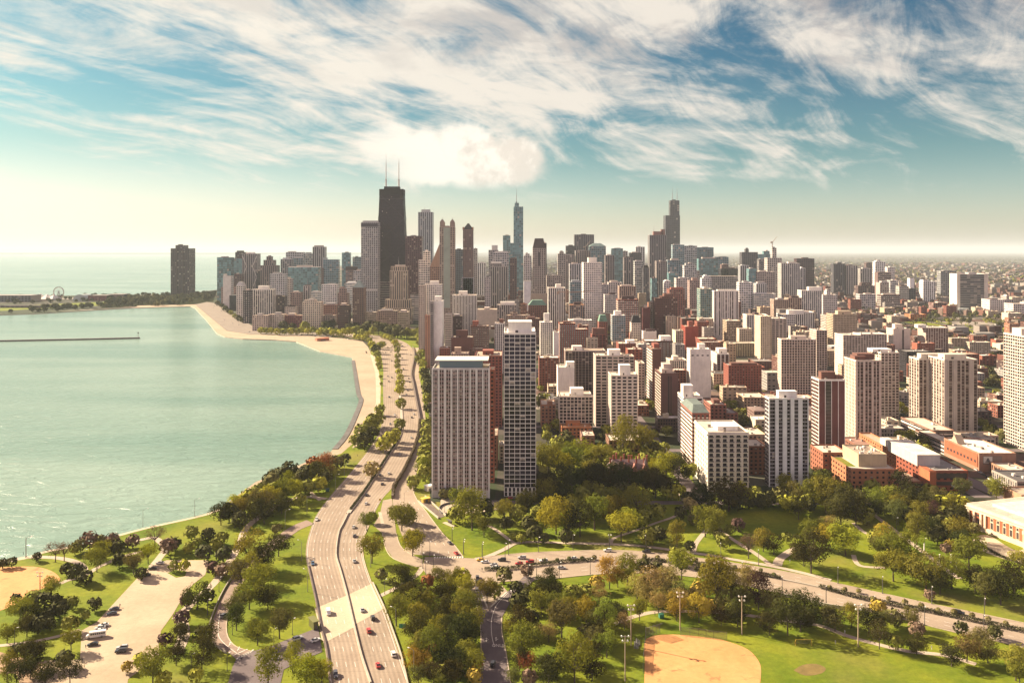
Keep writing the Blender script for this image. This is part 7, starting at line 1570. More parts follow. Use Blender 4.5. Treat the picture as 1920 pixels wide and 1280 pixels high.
jun = [(CC,645,236,'car','yellow',math.pi,'yellow taxi stopped at the junction'),(CC,682,252,'car','white',math.pi,'white car stopped beside the yellow taxi'),(CC,828,236,'suv','black',math.pi,'black car waiting behind the yellow taxi'),(CC,758,277,'car','silver',math.pi,'silver car next to the autumn tree at the junction'),(CC,768,300,'car','white',math.pi,'white car half under the autumn tree at the junction'),(CC,1000,218,'suv','silver',math.pi,'silver car on the far side of the boulevard'),
    (CC,975,267,'car','red',math.pi + .1,'red car beside the boulevard hedge'),(CC,1068,255,'suv','red',math.pi + .1,'red car behind the bare tree on the boulevard'),(CC,1185,245,'suv','white',math.pi + .1,'white car beside a columnar tree on the boulevard'),(CC,1440,222,'car','white',math.pi,'white car between two columnar trees on the boulevard'),(CC,1340,303,'car','silver',0,'silver car alone on the near side of the boulevard'),(CC,1735,156,'suv','white',math.pi - .05,'white car near the far edge of the boulevard'),(CD,328,165,'suv','black',math.pi - .1,'black car near the far edge of the boulevard'),
    (CE,1365,690,'suv','black',-.55,'black car alone on the right part of the boulevard'),(CC,435,178,'car','red',2.0,'red car by the zebra crossing of the inner drive'),(CC,380,88,'car','dark',2.0,'dark car above the zebra crossing of the inner drive'),(CC,618,388,'suv','dark',1.65,'dark car, upper of two entering the park road'),(CC,615,425,'suv','black',1.65,'black car, lower of two entering the park road'),(CC,615,495,'suv','white',1.65,'white car entering the shaded park road'),(CC,748,1130,'suv','black',1.5,'black car at the bottom of the shaded park road'),
    (CC,385,468,'car','silver',2.3,'silver car half hidden by orange trees at the junction'),(CB,612,1075,'car','white',math.pi,'white car in the underpass junction'),(CB,815,912,'suv','silver',.75,'silver car on the street leading under the bridge'),(CB,968,925,'car','white',.75,'white car emerging from beneath the bridge'),(CB,185,715,'suv','grey',1.3,'grey car on the curved ramp'),(CH,1150,465,'suv','black',0,'black car stopped outside the cinema'),(CH,1090,460,'car','white',0,'white car stopped outside the cinema'),
    (CF,370,568,'car','white',0,'white car on the driveway before the pier-fronted slab'),(CF,830,462,'car','dark',0,'dark car parked in front of the gridded tower'),(CF,795,460,'car','red',0,'red car parked in front of the gridded tower')]
for (cr, zx, zy, kd, cl, a, lab) in jun:
    px, py = U(cr, zx, zy); car(kd, cl, px, py, a, lab, 'cars round the junction', z=.26)
lot = [(980,655,'car','dark',.35,'dark car nose-in at the car park edge, upper of two'),(960,695,'car','dark',.35,'dark car nose-in at the car park edge, lower of two'),(888,795,'car','white',.4,'white car, topmost of the white row in the car park'),(858,818,'car','silver',.4,'silver car in the white row in the car park'),(842,845,'car','white',.4,'white car next to the white minibus'),(822,890,'bus','white',.35,'white minibus parked in the car park'),(795,960,'car','black',.35,'black car parked below the white minibus'),(1048,990,'suv','silver',.2,'silver car, farther of two standing in the open car park'),(1035,1018,'suv','black',.2,'black car, nearer of two standing in the open car park'),(1372,260,'car','white',.1,'white car at the far end of the car park'),(1308,308,'car','black',.2,'black car at the far end of the car park'),(1255,365,'car','black',.3,'black car half under a tree at the car park edge')]
for zx, zy, kd, cl, a, lab in lot:
    px, py = U(CA, zx, zy); car(kd, cl, px, py, a + math.pi, lab, 'cars in the car park', z=.2)
for i in range(11):                                   # rooftop and kerbside parking by the shops
    x, y = G(1850, 905); car('car', Rc.choice(('white', 'dark', 'silver', 'black')), 1848 + i * 6.4 - 30, 893 + i * 4.4 - 20, 1.57, 'car parked along the shop street', 'cars parked along the shop street', z=.2, detail=False)

# street lamps
def lamp_mesh(h, arm, w=.09):
    p = MB(); p.tube((0, 0, 0), (0, 0, h), w * 1.5, w, 8); p.tube((0, 0, 0), (0, 0, .7), w * 2.4, w * 1.9, 8)
    a = MB(); a.tube((0, 0, h - .2), (arm * .5, 0, h + .5), w * .7, w * .6, 6); a.tube((arm * .5, 0, h + .5), (arm, 0, h + .55), w * .6, w * .5, 6)
    l = MB(); l.box(arm - .1, arm + .75, -.17, .17, h + .42, h + .62)
    return p.mesh('pole', [MATS['steel'] if h > 9 else MATS['dark_rock']]), a.mesh('arm', [MATS['steel'] if h > 9 else MATS['dark_rock']]), l.mesh('lamp_head', [MATS['lamp_white']])
LM = {'drive': lamp_mesh(10.5, 2.4), 'park': lamp_mesh(6.5, .9, .08), 'dark': lamp_mesh(8.5, 1.6, .11)}
LAMPS = []
def lamps(kind, crop, pts, ang, zone):
    for p in pts:
        px, py = U(crop, *p) if crop else p; LAMPS.append((kind, px, py, ang, zone))
lamps('drive', CI, [(250,1235),(437,1110),(680,910),(757,815),(1270,1065)], .6, 'beside the lake drive')
lamps('drive', CB, [(848,235),(1440,290),(1655,850),(1810,1230),(900,500)], 2.6, 'beside the lake drive')
lamps('park', CB, [(140,500),(40,700),(610,960),(770,870),(1560,520),(210,1180),(255,870),(1880,180)], 1.0, 'near the underpass')
lamps('park', CA, [(720,250),(620,430),(125,950),(1780,700),(1880,400),(610,1030),(1640,1180),(1745,1120)], .5, 'near the car park')
lamps('drive', CA, [(226,200)], .5, 'on the lake shore walk'); lamps('drive', None, [(268, 988), (365, 968), (48, 1045)], .5, 'on the lake shore walk')
lamps('dark', CC, [(500,180),(402,65),(660,205),(855,215),(885,185),(1140,160),(1125,355),(1585,350),(1437,140),(1750,140),(240,320),(210,200),(175,380),(150,300),(895,640),(1320,385),(1055,410)], -1.2, 'round the junction')
lamps('dark', CD, [(10,140),(325,145),(967,215),(1290,275),(1152,385),(1493,515),(1870,600)], -1.9, 'along the boulevard')
lamps('dark', CE, [(223,600),(638,690),(1068,785),(1575,860),(707,515),(1130,605),(1580,710),(325,430)], -1.9, 'along the boulevard')
lamps('park', CF, [(295,560),(350,770),(435,870),(80,700),(575,890)], -1.0, 'on the lawn before the pier-fronted slab')
lamps('park', CH, [(645,815),(925,1030)], .5, 'on the museum path')
LAMPS.sort(key=lambda q: q[1]); g = {}
for q in LAMPS: g.setdefault((q[0], q[4]), []).append(q)
for (kd, z), L_ in g.items():
    for i, (_, px, py, a, _) in enumerate(L_):
        x, y = G(px, py); o = empty('street_lamp', (x, y, .2), a)
        w_ = {'drive': 'tall grey street lamp', 'park': 'short park lamp', 'dark': 'dark street lamp'}[kd]
        tag(o, '%s %s%s' % (w_, z, '' if len(L_) == 1 else ', %d%s from left' % (i + 1, 'th' if 3 < i + 1 < 21 else {1: 'st', 2: 'nd', 3: 'rd'}[min((i + 1) % 10, 3) or 1])), 'street lamp', 'street lamps ' + z)
        for n, me in zip(('pole', 'arm', 'lamp_head'), LM[kd]): link(bpy.data.objects.new(n, me), o)
# floodlight masts of the ball fields
def floodlight(px, py, h, label, four=True):
    x, y = G(px, py); o = empty('floodlight_mast', (x, y, .1), 0); tag(o, label, 'floodlight', 'floodlight masts')
    m = MB(); m.tube((0, 0, 0), (0, 0, h), .26, .17, 10); m.build('pole', plain('mast_wood', (.42, .32, .22), .8) if 'mast_wood' not in MATS else MATS['mast_wood'], o)
    m = MB(); m.box(-1.5, 1.5, -.1, .1, h - .4, h - .2); m.box(-1.2, 1.2, -.1, .1, h - 2.2, h - 2.0); cb = m.build('cross_bar', MATS['steel'], o)
    for dx, z in ((-1.4, h), (1.4, h), (-1.0, h - 1.8), (1.0, h - 1.8)):
        m = MB(); m.tube((dx, -.45, z - .1), (dx, .1, z + .1), .42, .22, 10); m.build('lamp', MATS['lamp_white'], o)
for q in ((1183, 1210, 17.5, 'tall floodlight mast behind the benches of the right sand diamond'), (1172, 1277, 18, 'tall floodlight mast at the lower left of the right sand diamond'), (1275, 1181, 17, 'tall floodlight mast behind the fence of the right sand diamond'), (1391, 1189, 17, 'tall floodlight mast beyond the outfield fence'), (1609, 1212, 18, 'lone floodlight mast at the far side of the playing field'), (75, 1106, 9, 'dark floodlight mast at the edge of the left sand diamond')):
    floodlight(*q)
# ball field fence, backstop, benches, goal
def mesh_fence(name, pts, h, label, posts_every=6):
    P = [Vector(G(*p)) for p in pts]; o = empty(name, (P[0].x, P[0].y, .1)); tag(o, label, 'fence'); O = P[0]
    if 'chain_link' not in MATS:
        m, nt, b = new_mat('chain_link'); g_ = nt.node('ShaderNodeNewGeometry').outputs['Position']
        X, Y_, Z = nt.sep(g_)[:3]; u = nt.m('FRACT', nt.m('MULTIPLY', nt.m('ADD', nt.m('ADD', X, Y_), Z), 1.6)); v = nt.m('FRACT', nt.m('MULTIPLY', nt.m('SUBTRACT', nt.m('ADD', X, Y_), Z), 1.6))
        a = nt.m('MAXIMUM', nt.m('LESS_THAN', u, .22), nt.m('LESS_THAN', v, .22)); nt.put(b.inputs['Alpha'], a); b.inputs['Base Color'].default_value = (.14, .14, .12, 1); b.inputs['Roughness'].default_value = .6
    m = MB()
    for a, b in zip(P, P[1:]): m.quad([(a.x - O.x, a.y - O.y, 0), (b.x - O.x, b.y - O.y, 0), (b.x - O.x, b.y - O.y, h), (a.x - O.x, a.y - O.y, h)])
    m.build('netting', MATS['chain_link'], o)
    m = MB()
    for a, b in zip(P, P[1:]): m.tube((a.x - O.x, a.y - O.y, h), (b.x - O.x, b.y - O.y, h), .05, .05, 5)
    m.build('top_rail', MATS['dark_rock'], o)
    for a, b in zip(P, P[1:]):
        n = max(1, int((b - a).length / posts_every))
        for k in range(n + 1):
            q = a.lerp(b, k / n) - O; m = MB(); m.tube((q.x, q.y, 0), (q.x, q.y, h), .06, .06, 6); m.build('post', MATS['dark_rock'], o)
mesh_fence('outfield_fence', [(1276, 1190), (1310, 1192), (1338, 1197), (1363, 1199)], 3.4, 'dark chain-link fence curving round the top of the right sand diamond', 3)
mesh_fence('side_fence', [(1211, 1194), (1209, 1215), (1206, 1240), (1206, 1262)], 2.4, 'dark chain-link fence down the left of the right sand diamond', 4)
def backstop():
    x, y = G(1224, 1190); o = empty('backstop', (x, y, .1), .5); tag(o, 'hooded chain-link backstop at the corner of the right sand diamond', 'backstop')
    m = MB(); m.quad([(-4, 0, 0), (4, 0, 0), (4, 0, 4), (-4, 0, 4)]); m.quad([(-4, 0, 4), (4, 0, 4), (3.4, -2.6, 5.4), (-3.4, -2.6, 5.4)]); m.build('netting', MATS['chain_link'], o)
    for a in (-4, -2, 0, 2, 4): m = MB(); m.tube((a, 0, 0), (a, 0, 4), .08, .08, 6); m.tube((a, 0, 4), (a * .85, -2.6, 5.4), .07, .07, 6); m.build('post', MATS['dark_rock'], o)
    m = MB(); m.tube((-3.4, -2.6, 5.4), (3.4, -2.6, 5.4), .08, .08, 6); m.build('top_rail', MATS['dark_rock'], o)
backstop()
def bench(px, py, a, label):
    x, y = G(px, py); o = empty('bleacher_bench', (x, y, .1), a); tag(o, label, 'bench', 'benches by the sand diamond')
    for k in range(3): m = MB(); m.box(-2.4, 2.4, k * .7, k * .7 + .35, .4 + k * .35, .46 + k * .35); m.build('seat', MATS['steel'], o)
    for s in (-2, 0, 2): m = MB(); m.box(s - .05, s + .05, 0, 1.8, 0, .38); m.box(s - .05, s + .05, 1.3, 1.8, .38, 1.08); m.build('frame', MATS['steel'], o)
bench(1200, 1206, 1.4, 'stepped bench beside the sand diamond fence, nearer the backstop'); bench(1197, 1212, 1.4, 'stepped bench beside the sand diamond fence, farther from the backstop')
def goal():
    a, b = Vector(G(1492, 1210)), Vector(G(1522, 1210)); o = empty('football_goal', (a.x, a.y, .1)); tag(o, 'yellow goal frame on the playing field', 'goal'); w = b.x - a.x; h = 2.6
    for x in (0, w): m = MB(); m.tube((x, 0, 0), (x, 0, h), .09, .09, 8); m.tube((x, 0, h), (x, 1.8, 0), .06, .06, 6); m.build('post', MATS['yellow_paint'], o)
    m = MB(); m.tube((0, 0, h), (w, 0, h), .09, .09, 8); m.build('crossbar', MATS['yellow_paint'], o)
    m = MB(); m.quad([(0, 0, h), (w, 0, h), (w, 1.8, 0), (0, 1.8, 0)]); m.build('net', MATS['chain_link'], o)
goal()
def bin_box(name, px, py, sz, col, label, cat):
    x, y = G(px, py); o = empty(name, (x, y, .1), .2); tag(o, label, cat); a, b, h = sz
    m = MB(); m.box(-a / 2, a / 2, -b / 2, b / 2, .15, h); m.build('body', MATS['painted'], o, col)
    m = MB(); m.quad([(-a / 2 - .05, -b / 2 - .05, h), (a / 2 + .05, -b / 2 - .05, h), (a / 2 + .05, b / 2 + .05, h + .3), (-a / 2 - .05, b / 2 + .05, h + .3)]); m.box(-a / 2 - .05, a / 2 + .05, -b / 2, b / 2 + .05, h - .08, h); m.build('lid', MATS['painted'], o, tuple(c * .7 for c in col))
    for s in (-1, 1): m = MB(); m.box(s * a * .4 - .1, s * a * .4 + .1, -b * .4, b * .4, 0, .15); m.build('foot', MATS['tyre'], o)
bin_box('waste_container', 1240, 1158, (2.2, 1.6, 1.8), (.03, .16, .10), 'green waste container beside the path above the sand diamond', 'container')
bin_box('waste_container', 614, 921, (2.6, 1.8, 1.8), (.03, .09, .08), 'dark green container on the grass beside the lake drive', 'container')
def road_sign(px, py, w, h, ph, col, label):
    x, y = G(px, py); o = empty('road_sign', (x, y, .1), 0); tag(o, label, 'road sign')
    for s in (-w * .35, w * .35): m = MB(); m.tube((s, 0, 0), (s, 0, ph + h), .07, .07, 6); m.build('post', MATS['steel'], o)
    m = MB(); m.box(-w / 2, w / 2, -.05, .03, ph, ph + h); m.build('panel', MATS['painted'], o, col)
    m = MB(); t = .06
    for q in ((-w / 2, w / 2, ph, ph + t), (-w / 2, w / 2, ph + h - t, ph + h)): m.box(q[0], q[1], -.07, -.05, q[2], q[3])
    m.build('border', MATS['lamp_white'], o)
road_sign(755, 1190, 3.2, 2.0, 3.0, (.02, .20, .11), 'green direction sign back beside the city-side parapet'); road_sign(712.5, 941, 1.4, 1.4, 1.0, (.55, .33, .02), 'small yellow marker sign at the tip of the grass wedge')
def pylon_sign(px, py, label):
    x, y = G(px, py); o = empty('banner_column', (x, y, .1)); tag(o, label, 'column', 'white columns on the museum lawn')
    m = MB(); m.box(-.22, .22, -.22, .22, .3, 4.2); m.build('shaft', MATS['lamp_white'], o); m = MB(); m.box(-.45, .45, -.45, .45, 0, .3); m.build('base', MATS['barrier_concrete'], o); m = MB(); m.box(-.3, .3, -.3, .3, 4.2, 4.4); m.build('cap', MATS['lamp_white'], o)
pylon_sign(1762, 1054, 'white column on the lawn, left of the pair by the museum path'); pylon_sign(1783.5, 1054, 'white column on the lawn, right of the pair by the museum path'); pylon_sign(1793, 1067, 'short white column nearest the boulevard trees'); pylon_sign(1733, 1032, 'white column standing by the museum path edge')
# boulevard hedges
def hedge(pts, w, h, label, mat='hedge_leaf'):
    P = smooth([G(*p) for p in pts], 5); R_ = random.Random(len(pts)); mb = MB()
    for a, b in zip(P, P[1:]):
        va, vb = Vector((*a, 0)), Vector((*b, 0)); L_ = (vb - va).length; d = (vb - va).normalized(); nn = Vector((-d.y, d.x, 0))
        for k in range(int(L_ * 48)):
            p = va + d * R_.uniform(0, L_) + nn * R_.uniform(-w / 2, w / 2); z = .25 + h * (R_.random() ** .5) * (1 - .25 * abs(R_.gauss(0, .5)))
            leaf_quad(mb, p + Vector((0, 0, max(.2, z))), Vector((R_.gauss(0, .6), R_.gauss(0, .6), 1)), .32, R_)
    o = mb.build('hedge', MATS[mat]); tag(o, label, 'hedge')
for m_, c_ in (('hedge_leaf', (.045, .045, .016)), ('shrub_leaf', (.10, .075, .035))):
    plain(m_, c_, .9, spec=.1, var=.4, vs=.6)
hedge([(908, 1069), (925, 1069), (961, 1067), (1005, 1061), (1044, 1056), (1114, 1051)], 2.6, 1.7, 'low hedge along the boulevard median by the waiting cars')
hedge([(1206, 1051), (1212, 1051), (1293, 1057), (1330, 1062), (1402, 1074), (1464, 1086)], 2.6, 1.7, 'low hedge along the middle of the boulevard')
hedge([(1538, 1102), (1544, 1104), (1609, 1122), (1697, 1140), (1736, 1147), (1828, 1166), (1930, 1188)], 3.0, 1.9, 'thicker hedge along the right part of the boulevard median')
hedge([(657, 957), (681, 925), (701, 895), (725, 858), (745, 827), (752, 806)], 1.6, 1.5, 'trailing shrubs along the raised planting strip of the drive')
hedge([(737, 933), (739, 915), (752, 895), (765, 870), (777, 842), (785, 814), (787, 790)], 2.2, 3.2, 'brown shrubs along the stone retaining wall', 'shrub_leaf')
hedge([(1830, 1015), (1850, 1030), (1880, 1046), (1900, 1052)], 2.0, 1.3, 'low dark hedge bordering the museum plaza')
# people: one continuous little body each
def person_mesh(c_top, c_leg, stride=.18):
    P = [(0, 0, .95), (0, 0, 1.2), (0, 0, 1.42), (0, 0, 1.52), (0, .02, 1.66), (.1, 0, .9), (.11, stride, .5), (.11, stride * .6, .07), (-.1, 0, .9), (-.11, -stride * .4, .5), (-.11, -stride, .07), (.2, 0, 1.38), (.25, -.1, 1.1), (.24, .02, .86), (-.2, 0, 1.38), (-.25, .1, 1.1), (-.24, .2, .88), (.11, stride * .6 + .14, .04), (-.11, -stride + .14, .04)]
    E = [(0, 1), (1, 2), (2, 3), (3, 4), (0, 5), (5, 6), (6, 7), (0, 8), (8, 9), (9, 10), (2, 11), (11, 12), (12, 13), (2, 14), (14, 15), (15, 16), (7, 17), (10, 18)]
    Rr = [.14, .15, .16, .06, .105, .10, .075, .05, .10, .075, .05, .07, .05, .04, .07, .05, .04, .05, .05]
    mb = MB()
    for a, b in E: mb.tube(P[a], P[b], Rr[a], Rr[b], 7)
    me = mb.mesh('person', [MATS['painted']])
    return me
def person_skin():
    """body grown from a jointed skeleton so limbs join smoothly"""
    out = []
    for st in (.10, .22, .02):
        me = bpy.data.meshes.new('person'); s_ = st
        P = [(0, 0, .95), (0, 0, 1.18), (0, 0, 1.42), (0, 0, 1.53), (0, .02, 1.68), (.1, 0, .88), (.11, s_, .48), (.11, s_ * .6, .06), (.11, s_ * .6 + .16, .04), (-.1, 0, .88), (-.11, -s_ * .3, .48), (-.11, -s_, .06), (-.11, -s_ + .16, .04), (.19, 0, 1.4), (.25, -.08, 1.12), (.24, .04, .86), (-.19, 0, 1.4), (-.25, .08, 1.12), (-.24, .18, .9)]
        E = [(0, 1), (1, 2), (2, 3), (3, 4), (0, 5), (5, 6), (6, 7), (7, 8), (0, 9), (9, 10), (10, 11), (11, 12), (2, 13), (13, 14), (14, 15), (2, 16), (16, 17), (17, 18)]
        Rr = [.14, .15, .15, .06, .11, .095, .07, .05, .045, .095, .07, .05, .045, .065, .05, .04, .065, .05, .04]
        me.from_pydata(P, E, []); o = bpy.data.objects.new('tmp', me); COL.objects.link(o)
        sk = o.modifiers.new('s', 'SKIN'); 
        bm = bmesh.new(); bm.from_mesh(me); ly = bm.verts.layers.skin.verify()
        for v, r in zip(bm.verts, Rr): v[ly].radius = (r, r)
        bm.verts.ensure_lookup_table(); bm.verts[0][ly].use_root = True; bm.to_mesh(me); bm.free()
        o.modifiers.new('d', 'SUBSURF').levels = 1
        dg = bpy.context.evaluated_depsgraph_get(); dg.update(); m2 = bpy.data.meshes.new_from_object(o.evaluated_get(dg)); m2.name = 'person'; m2.materials.clear(); m2.materials.append(MATS['painted'])
        bpy.data.objects.remove(o); out.append(m2)
    return out
PM = person_skin()
PP = [(CA,200,185,'dark','person in dark clothes standing on the lake shore walk'),(CA,1028,632,'dark','person in dark clothes beside the parked cars'),(CA,735,985,'dark','person in dark clothes below the black car'),(CA,705,1105,'dark','person in dark clothes in the tree shade of the car park'),(CB,285,125,'white','person in white walking on the path left of the lawn'),(CB,330,112,'dark','person in dark clothes walking on the path left of the lawn'),(CB,330,1095,'dark','person in black waiting at the underpass crossing'),
    (CC,425,330,'dark','person crossing the open junction, left one of a pair'),(CC,445,335,'white','person crossing the open junction, right one of a pair'),(CC,560,388,'dark','person in dark clothes at the junction corner'),(CC,640,325,'white','person in white beside the waiting cars'),(CC,658,322,'dark','person in dark clothes beside the waiting cars'),(CC,160,235,'dark','person in dark clothes on the ramp pavement'),(CC,197,262,'dark','person in dark clothes at the ramp corner'),(CD,652,165,'dark','person in dark clothes on the boulevard footpath'),(CD,1560,250,'white','person in white standing on the grass beside the round plaza'),(CD,402,705,'dark','person in dark clothes near the green waste container'),
    (CE,1020,130,'white','person in white on the diagonal park path'),(CE,303,950,'white','person in white on the playing field'),(CE,1128,995,'white','person in white beside the lower path'),(CE,384,860,'white','person in white on the path along the field'),(CH,865,1005,'white','person in white farther up the diagonal park path'),(CI,840,568,'dark','person in dark clothes on the concrete beach'),(CI,752,468,'dark','person in dark clothes by the water on the concrete beach'),(CI,870,622,'dark','person on the grass between beach and drive'),(CI,715,550,'white','person in white by the concrete beach edge')]
for i, (cr, zx, zy, c, lab) in enumerate(PP):
    x, y = G(*U(cr, zx, zy)); o = bpy.data.objects.new('person', PM[i % 3]); o.location = (x, y, .24); o.rotation_euler = (0, 0, Rc.uniform(0, 6.28)); o.color = (*{'dark': (.04, .035, .045), 'white': (.6, .57, .52)}[c], 1); link(o); tag(o, lab, 'person', 'people walking')
# bollard-like bus shelter, entrance kiosk
def shelter():
    x, y = G(842, 983); o = empty('bus_shelter', (x, y, .12), -.9); tag(o, 'small glass bus shelter on its pale platform', 'bus shelter')
    m = MB(); m.box(-5, 5, -1.6, 1.2, 0, .18); m.build('platform', MATS['promenade'], o)
    for s in (-2, 2): m = MB(); m.box(s - .06, s + .06, .7, .8, .18, 2.5); m.build('post', MATS['dark_rock'], o)
    m = MB(); m.box(-2.4, 2.4, -.6, 1.0, 2.5, 2.62); m.build('roof', MATS['dark_rock'], o)
    m = MB(); m.box(-2, 2, .74, .77, .5, 2.3); m.build('glass_panel', MATS['pane_blue'], o)
shelter()
def kiosk(px, py, col, label, sz):
    x, y = G(px, py); o = empty('kiosk', (x, y, .12), .6); tag(o, label, 'kiosk'); a, b, h = sz
    m = MB(); m.box(-a / 2, a / 2, -b / 2, b / 2, 0, h); m.build('walls', MATS['painted'], o, col); m = MB(); m.box(-a / 2 - .4, a / 2 + .4, -b / 2 - .4, b / 2 + .4, h, h + .3); m.build('roof', MATS['painted'], o, tuple(min(.8, c * 1.5) for c in col)); m = MB(); m.box(-a * .2, a * .2, -b / 2 - .04, -b / 2, 0, 2.1); m.build('door', MATS['dark_rock'], o)
kiosk(798, 941, (.55, .34, .05), 'yellow construction trailer beside the underpass ramp', (5, 3, 2.6)); kiosk(804, 919, (.66, .62, .55), 'white canopy hut at the corner of the pier-fronted slab', (5, 4, 3.4)); kiosk(588, 1176, (.10, .10, .03), 'ivy-green pier block under the lake-side edge of the bridge', (2.2, 6, 3.6)); kiosk(604, 638.5, (.38, .13, .07), 'small red beach pavilion on the sand', (24, 10, 5))
# lake: breakwater pier with beacon, far pier buildings, wheel
def breakwater():
    m = MB(); pts = [(-200, 642), (0, 638.5), (130, 636), (262, 633)]; ribbon(m, [G(*p) for p in pts], 7, -2.2, 3.2); o = m.build('breakwater', MATS['dark_rock']); tag(o, 'long dark stone breakwater lying across the lake', 'breakwater')
    x, y = G(259, 632.5); o = empty('beacon_light', (x, y, .9)); tag(o, 'small beacon post at the end of the breakwater', 'beacon')
    m = MB(); m.tube((0, 0, 0), (0, 0, 7), .6, .4, 8); m.build('post', MATS['steel'], o); m = MB(); m.tube((0, 0, 7), (0, 0, 9), 1.1, 1.1, 8); m.tube((0, 0, 9), (0, 0, 10), 1.2, .1, 8); m.build('lantern', MATS['dark_rock'], o)
    m = MB(); pts = [(357, 551), (380, 547.5), (407, 544)]; ribbon(m, [G(*p) for p in pts], 9, -1.8, 3.4); o = m.build('breakwater', MATS['dark_rock']); tag(o, 'thin dark causeway behind the lone lake tower', 'breakwater')
breakwater()
def wheel():
    x, y = G(110, 561); s = F / y; r = 9.5 / s; o = empty('ferris_wheel', (x, y, 0)); tag(o, 'ferris wheel on the pier across the water', 'ferris wheel'); zc = r + 8
    m = MB(); n = 36
    for k in range(n):
        a, b = 2 * math.pi * k / n, 2 * math.pi * (k + 1) / n
        for yy in (-1.5, 1.5): m.tube((r * math.cos(a), yy, zc + r * math.sin(a)), (r * math.cos(b), yy, zc + r * math.sin(b)), .6, .6, 4)
    m.build('rim', MATS['steel'], o); m = MB()
    for k in range(18): a = 2 * math.pi * k / 18; m.tube((0, 0, zc), (r * math.cos(a), 0, zc + r * math.sin(a)), .28, .28, 4)
    m.build('spokes', MATS['steel'], o)
    for sx in (-1, 1): m = MB(); m.tube((sx * r * .5, -3, 0), (0, -2, zc), 1.0, .7, 6); m.tube((sx * r * .5, 3, 0), (0, 2, zc), 1.0, .7, 6); m.build('leg', MATS['steel'], o)
    for k in range(18): a = 2 * math.pi * k / 18; m = MB(); cx, cz = r * math.cos(a), zc + r * math.sin(a); m.box(cx - 1.2, cx + 1.2, -1.2, 1.2, cz - 2.6, cz); m.build('gondola', MATS['painted'], o, (.5, .25, .2))
wheel()
def pier_block(xl, xr, yt, yb, d, col, label, kind='box'):
    y = F * H / (yb - HZ); s = F / y; x0, x1 = (xl - 960) / s, (xr - 960) / s; h = H - (yt - HZ) / s; o = empty('pier_building', ((x0 + x1) / 2, y, 0)); tag(o, label, 'pier building'); w = x1 - x0
    if kind == 'dome':
        m = MB(); n = 12
        P = [(-w / 2 * math.cos(math.pi * k / n), h * math.sin(math.pi * k / n)) for k in range(n + 1)]
        for (a, za), (b, zb) in zip(P, P[1:]): m.quad([(a, 0, za), (b, 0, zb), (b, d, zb), (a, d, za)][::-1]); m.quad([(a, 0, 0), (b, 0, 0), (b, 0, zb), (a, 0, za)])
        m.build('vault', MATS['painted'], o, col)
    elif kind == 'tent':
        for k in range(3):
            m = MB(); cx = -w / 2 + w * (k + .5) / 3; ww = w / 3.0; top = (cx, d / 2, h * (1 - .08 * k)); base = [(cx - ww * .5, 0, 4), (cx + ww * .5, 0, 4), (cx + ww * .5, d, 4), (cx - ww * .5, d, 4)]
            for i in range(4): m.quad([base[i], base[(i + 1) % 4], top])
            m.build('tent_peak', MATS['painted'], o, col)
        m = MB(); m.box(-w / 2, w / 2, .5, d - .5, 0, 4); m.build('base', MATS['painted'], o, (.3, .28, .27))
    else:
        m = MB(); n = 14; m.quad([(-w / 2, 0, 0), (w / 2, 0, 0), (w / 2, 0, h), (-w / 2, 0, h)], 0, [(0, 0), (n, 0), (n, 3), (0, 3)]); m.quad([(w / 2, 0, 0), (w / 2, d, 0), (w / 2, d, h), (w / 2, 0, h)]); m.quad([(-w / 2, d, 0), (-w / 2, 0, 0), (-w / 2, 0, h), (-w / 2, d, h)]); m.quad([(w / 2, d, 0), (-w / 2, d, 0), (-w / 2, d, h), (w / 2, d, h)]); f = m.build('wall', MATS['facade'], o, col); props(f, STY['punch'], col)
        roof_block(o, -w / 2, w / 2, 0, d, h, (.36, .33, .3))
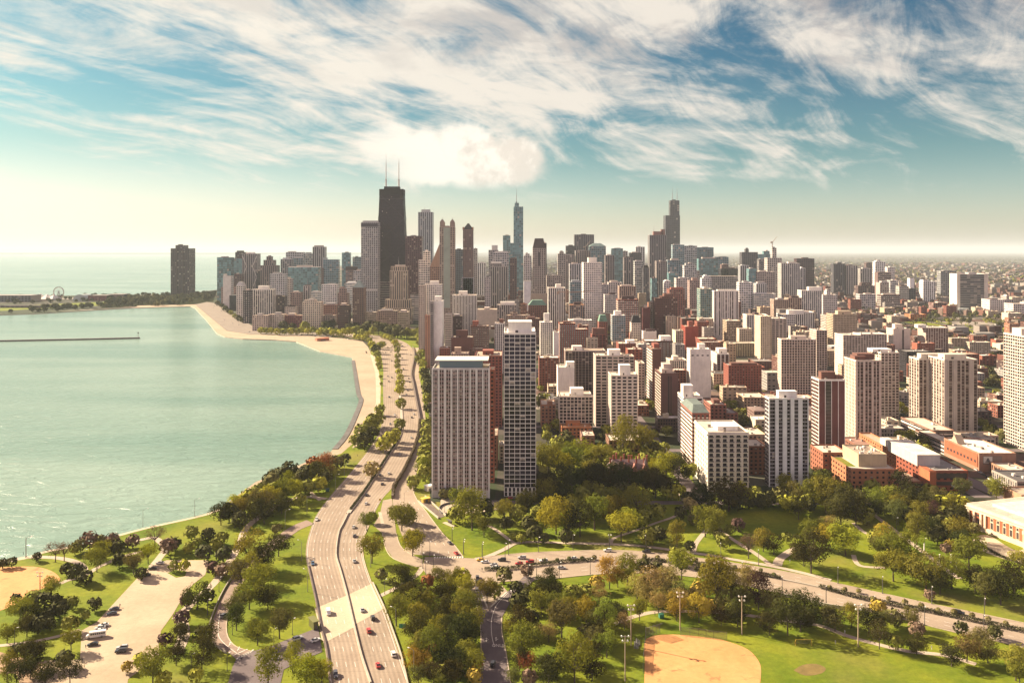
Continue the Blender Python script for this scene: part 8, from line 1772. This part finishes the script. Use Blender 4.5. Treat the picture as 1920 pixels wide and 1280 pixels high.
pier_block(-30, 58, 554, 566, 60, (.17, .165, .17), 'long grey hall on the far pier, left of the tents'); pier_block(60, 98, 551, 563, 60, (.66, .62, .57), 'white peaked tents on the far pier', 'tent'); pier_block(136, 164, 552, 564, 50, (.40, .45, .43), 'pale vaulted glass hall on the far pier', 'dome'); pier_block(165, 200, 554, 564, 50, (.25, .10, .09), 'dark red brick hall on the far pier'); pier_block(200, 232, 552, 561, 50, (.30, .22, .18), 'towered brown hall on the far pier'); pier_block(0, 130, 573, 577, 20, (.14, .10, .10), 'low dark quay wall in front of the far pier')
def crane(px, pyb, pyt, jib, label, yb):
    y = F * H / (yb - HZ); s = F / y; x = (px - 960) / s; z0 = H - (pyb - HZ) / s; z1 = H - (pyt - HZ) / s; o = empty('tower_crane', (x, y + 15, z0)); tag(o, label, 'crane'); h = z1 - z0
    if 'crane_paint' not in MATS: plain('crane_paint', (.30, .20, .15), .6)
    m = MB()
    for a in (-1, 1):
        for b in (-1, 1): m.tube((a, b, 0), (a, b, h), .35, .35, 4)
    for k in range(int(h / 3)): m.tube((-1, -1, k * 3), (1, -1, k * 3 + 3), .25, .25, 4)
    m.build('mast', MATS['crane_paint'], o); jx, jz = jib[0] / s, jib[1] / s
    m = MB(); m.tube((0, 0, h), (jx, 0, h + jz), .9, .45, 5); m.build('jib', MATS['crane_paint'], o); m = MB(); m.tube((0, 0, h), (-jx * .28, 0, h + 2), .8, .8, 5); m.box(-jx * .28 - 2, -jx * .28 + 2, -1.2, 1.2, h - 3, h + 1); m.build('counterweight', MATS['crane_paint'], o)
    m = MB(); m.box(-1.6, 1.6, -1.6, 1.6, h - 1.5, h + 2); m.build('cab', MATS['crane_paint'], o)
crane(1451, 467, 454, (9, 11), 'tower crane on the unfinished concrete tower', 570); crane(1098, 470, 463, (10, 12), 'small roof crane beside the toothed slab', 548)
crane(1062, 577, 549, (54, 3), 'flat tower crane over the half-built concrete frame', 640)
# ---------------------------------------------------------------- air
def build_haze():
    mb = MB(); mb.box(-62000, 62000, -400, 101000, -3.0, 560.0)
    m = bpy.data.materials.new('haze_air'); m.use_nodes = True; nt = NT(m.node_tree); nt.N.clear()
    v = nt.node('ShaderNodeVolumePrincipled', {'Color': (.68, .76, .81, 1), 'Density': 3.1e-5, 'Anisotropy': 0.0})
    nt.node('ShaderNodeOutputMaterial', {'Volume': v.outputs[0]})
    o = mb.build('haze', m); o['kind'] = 'stuff'
build_haze()
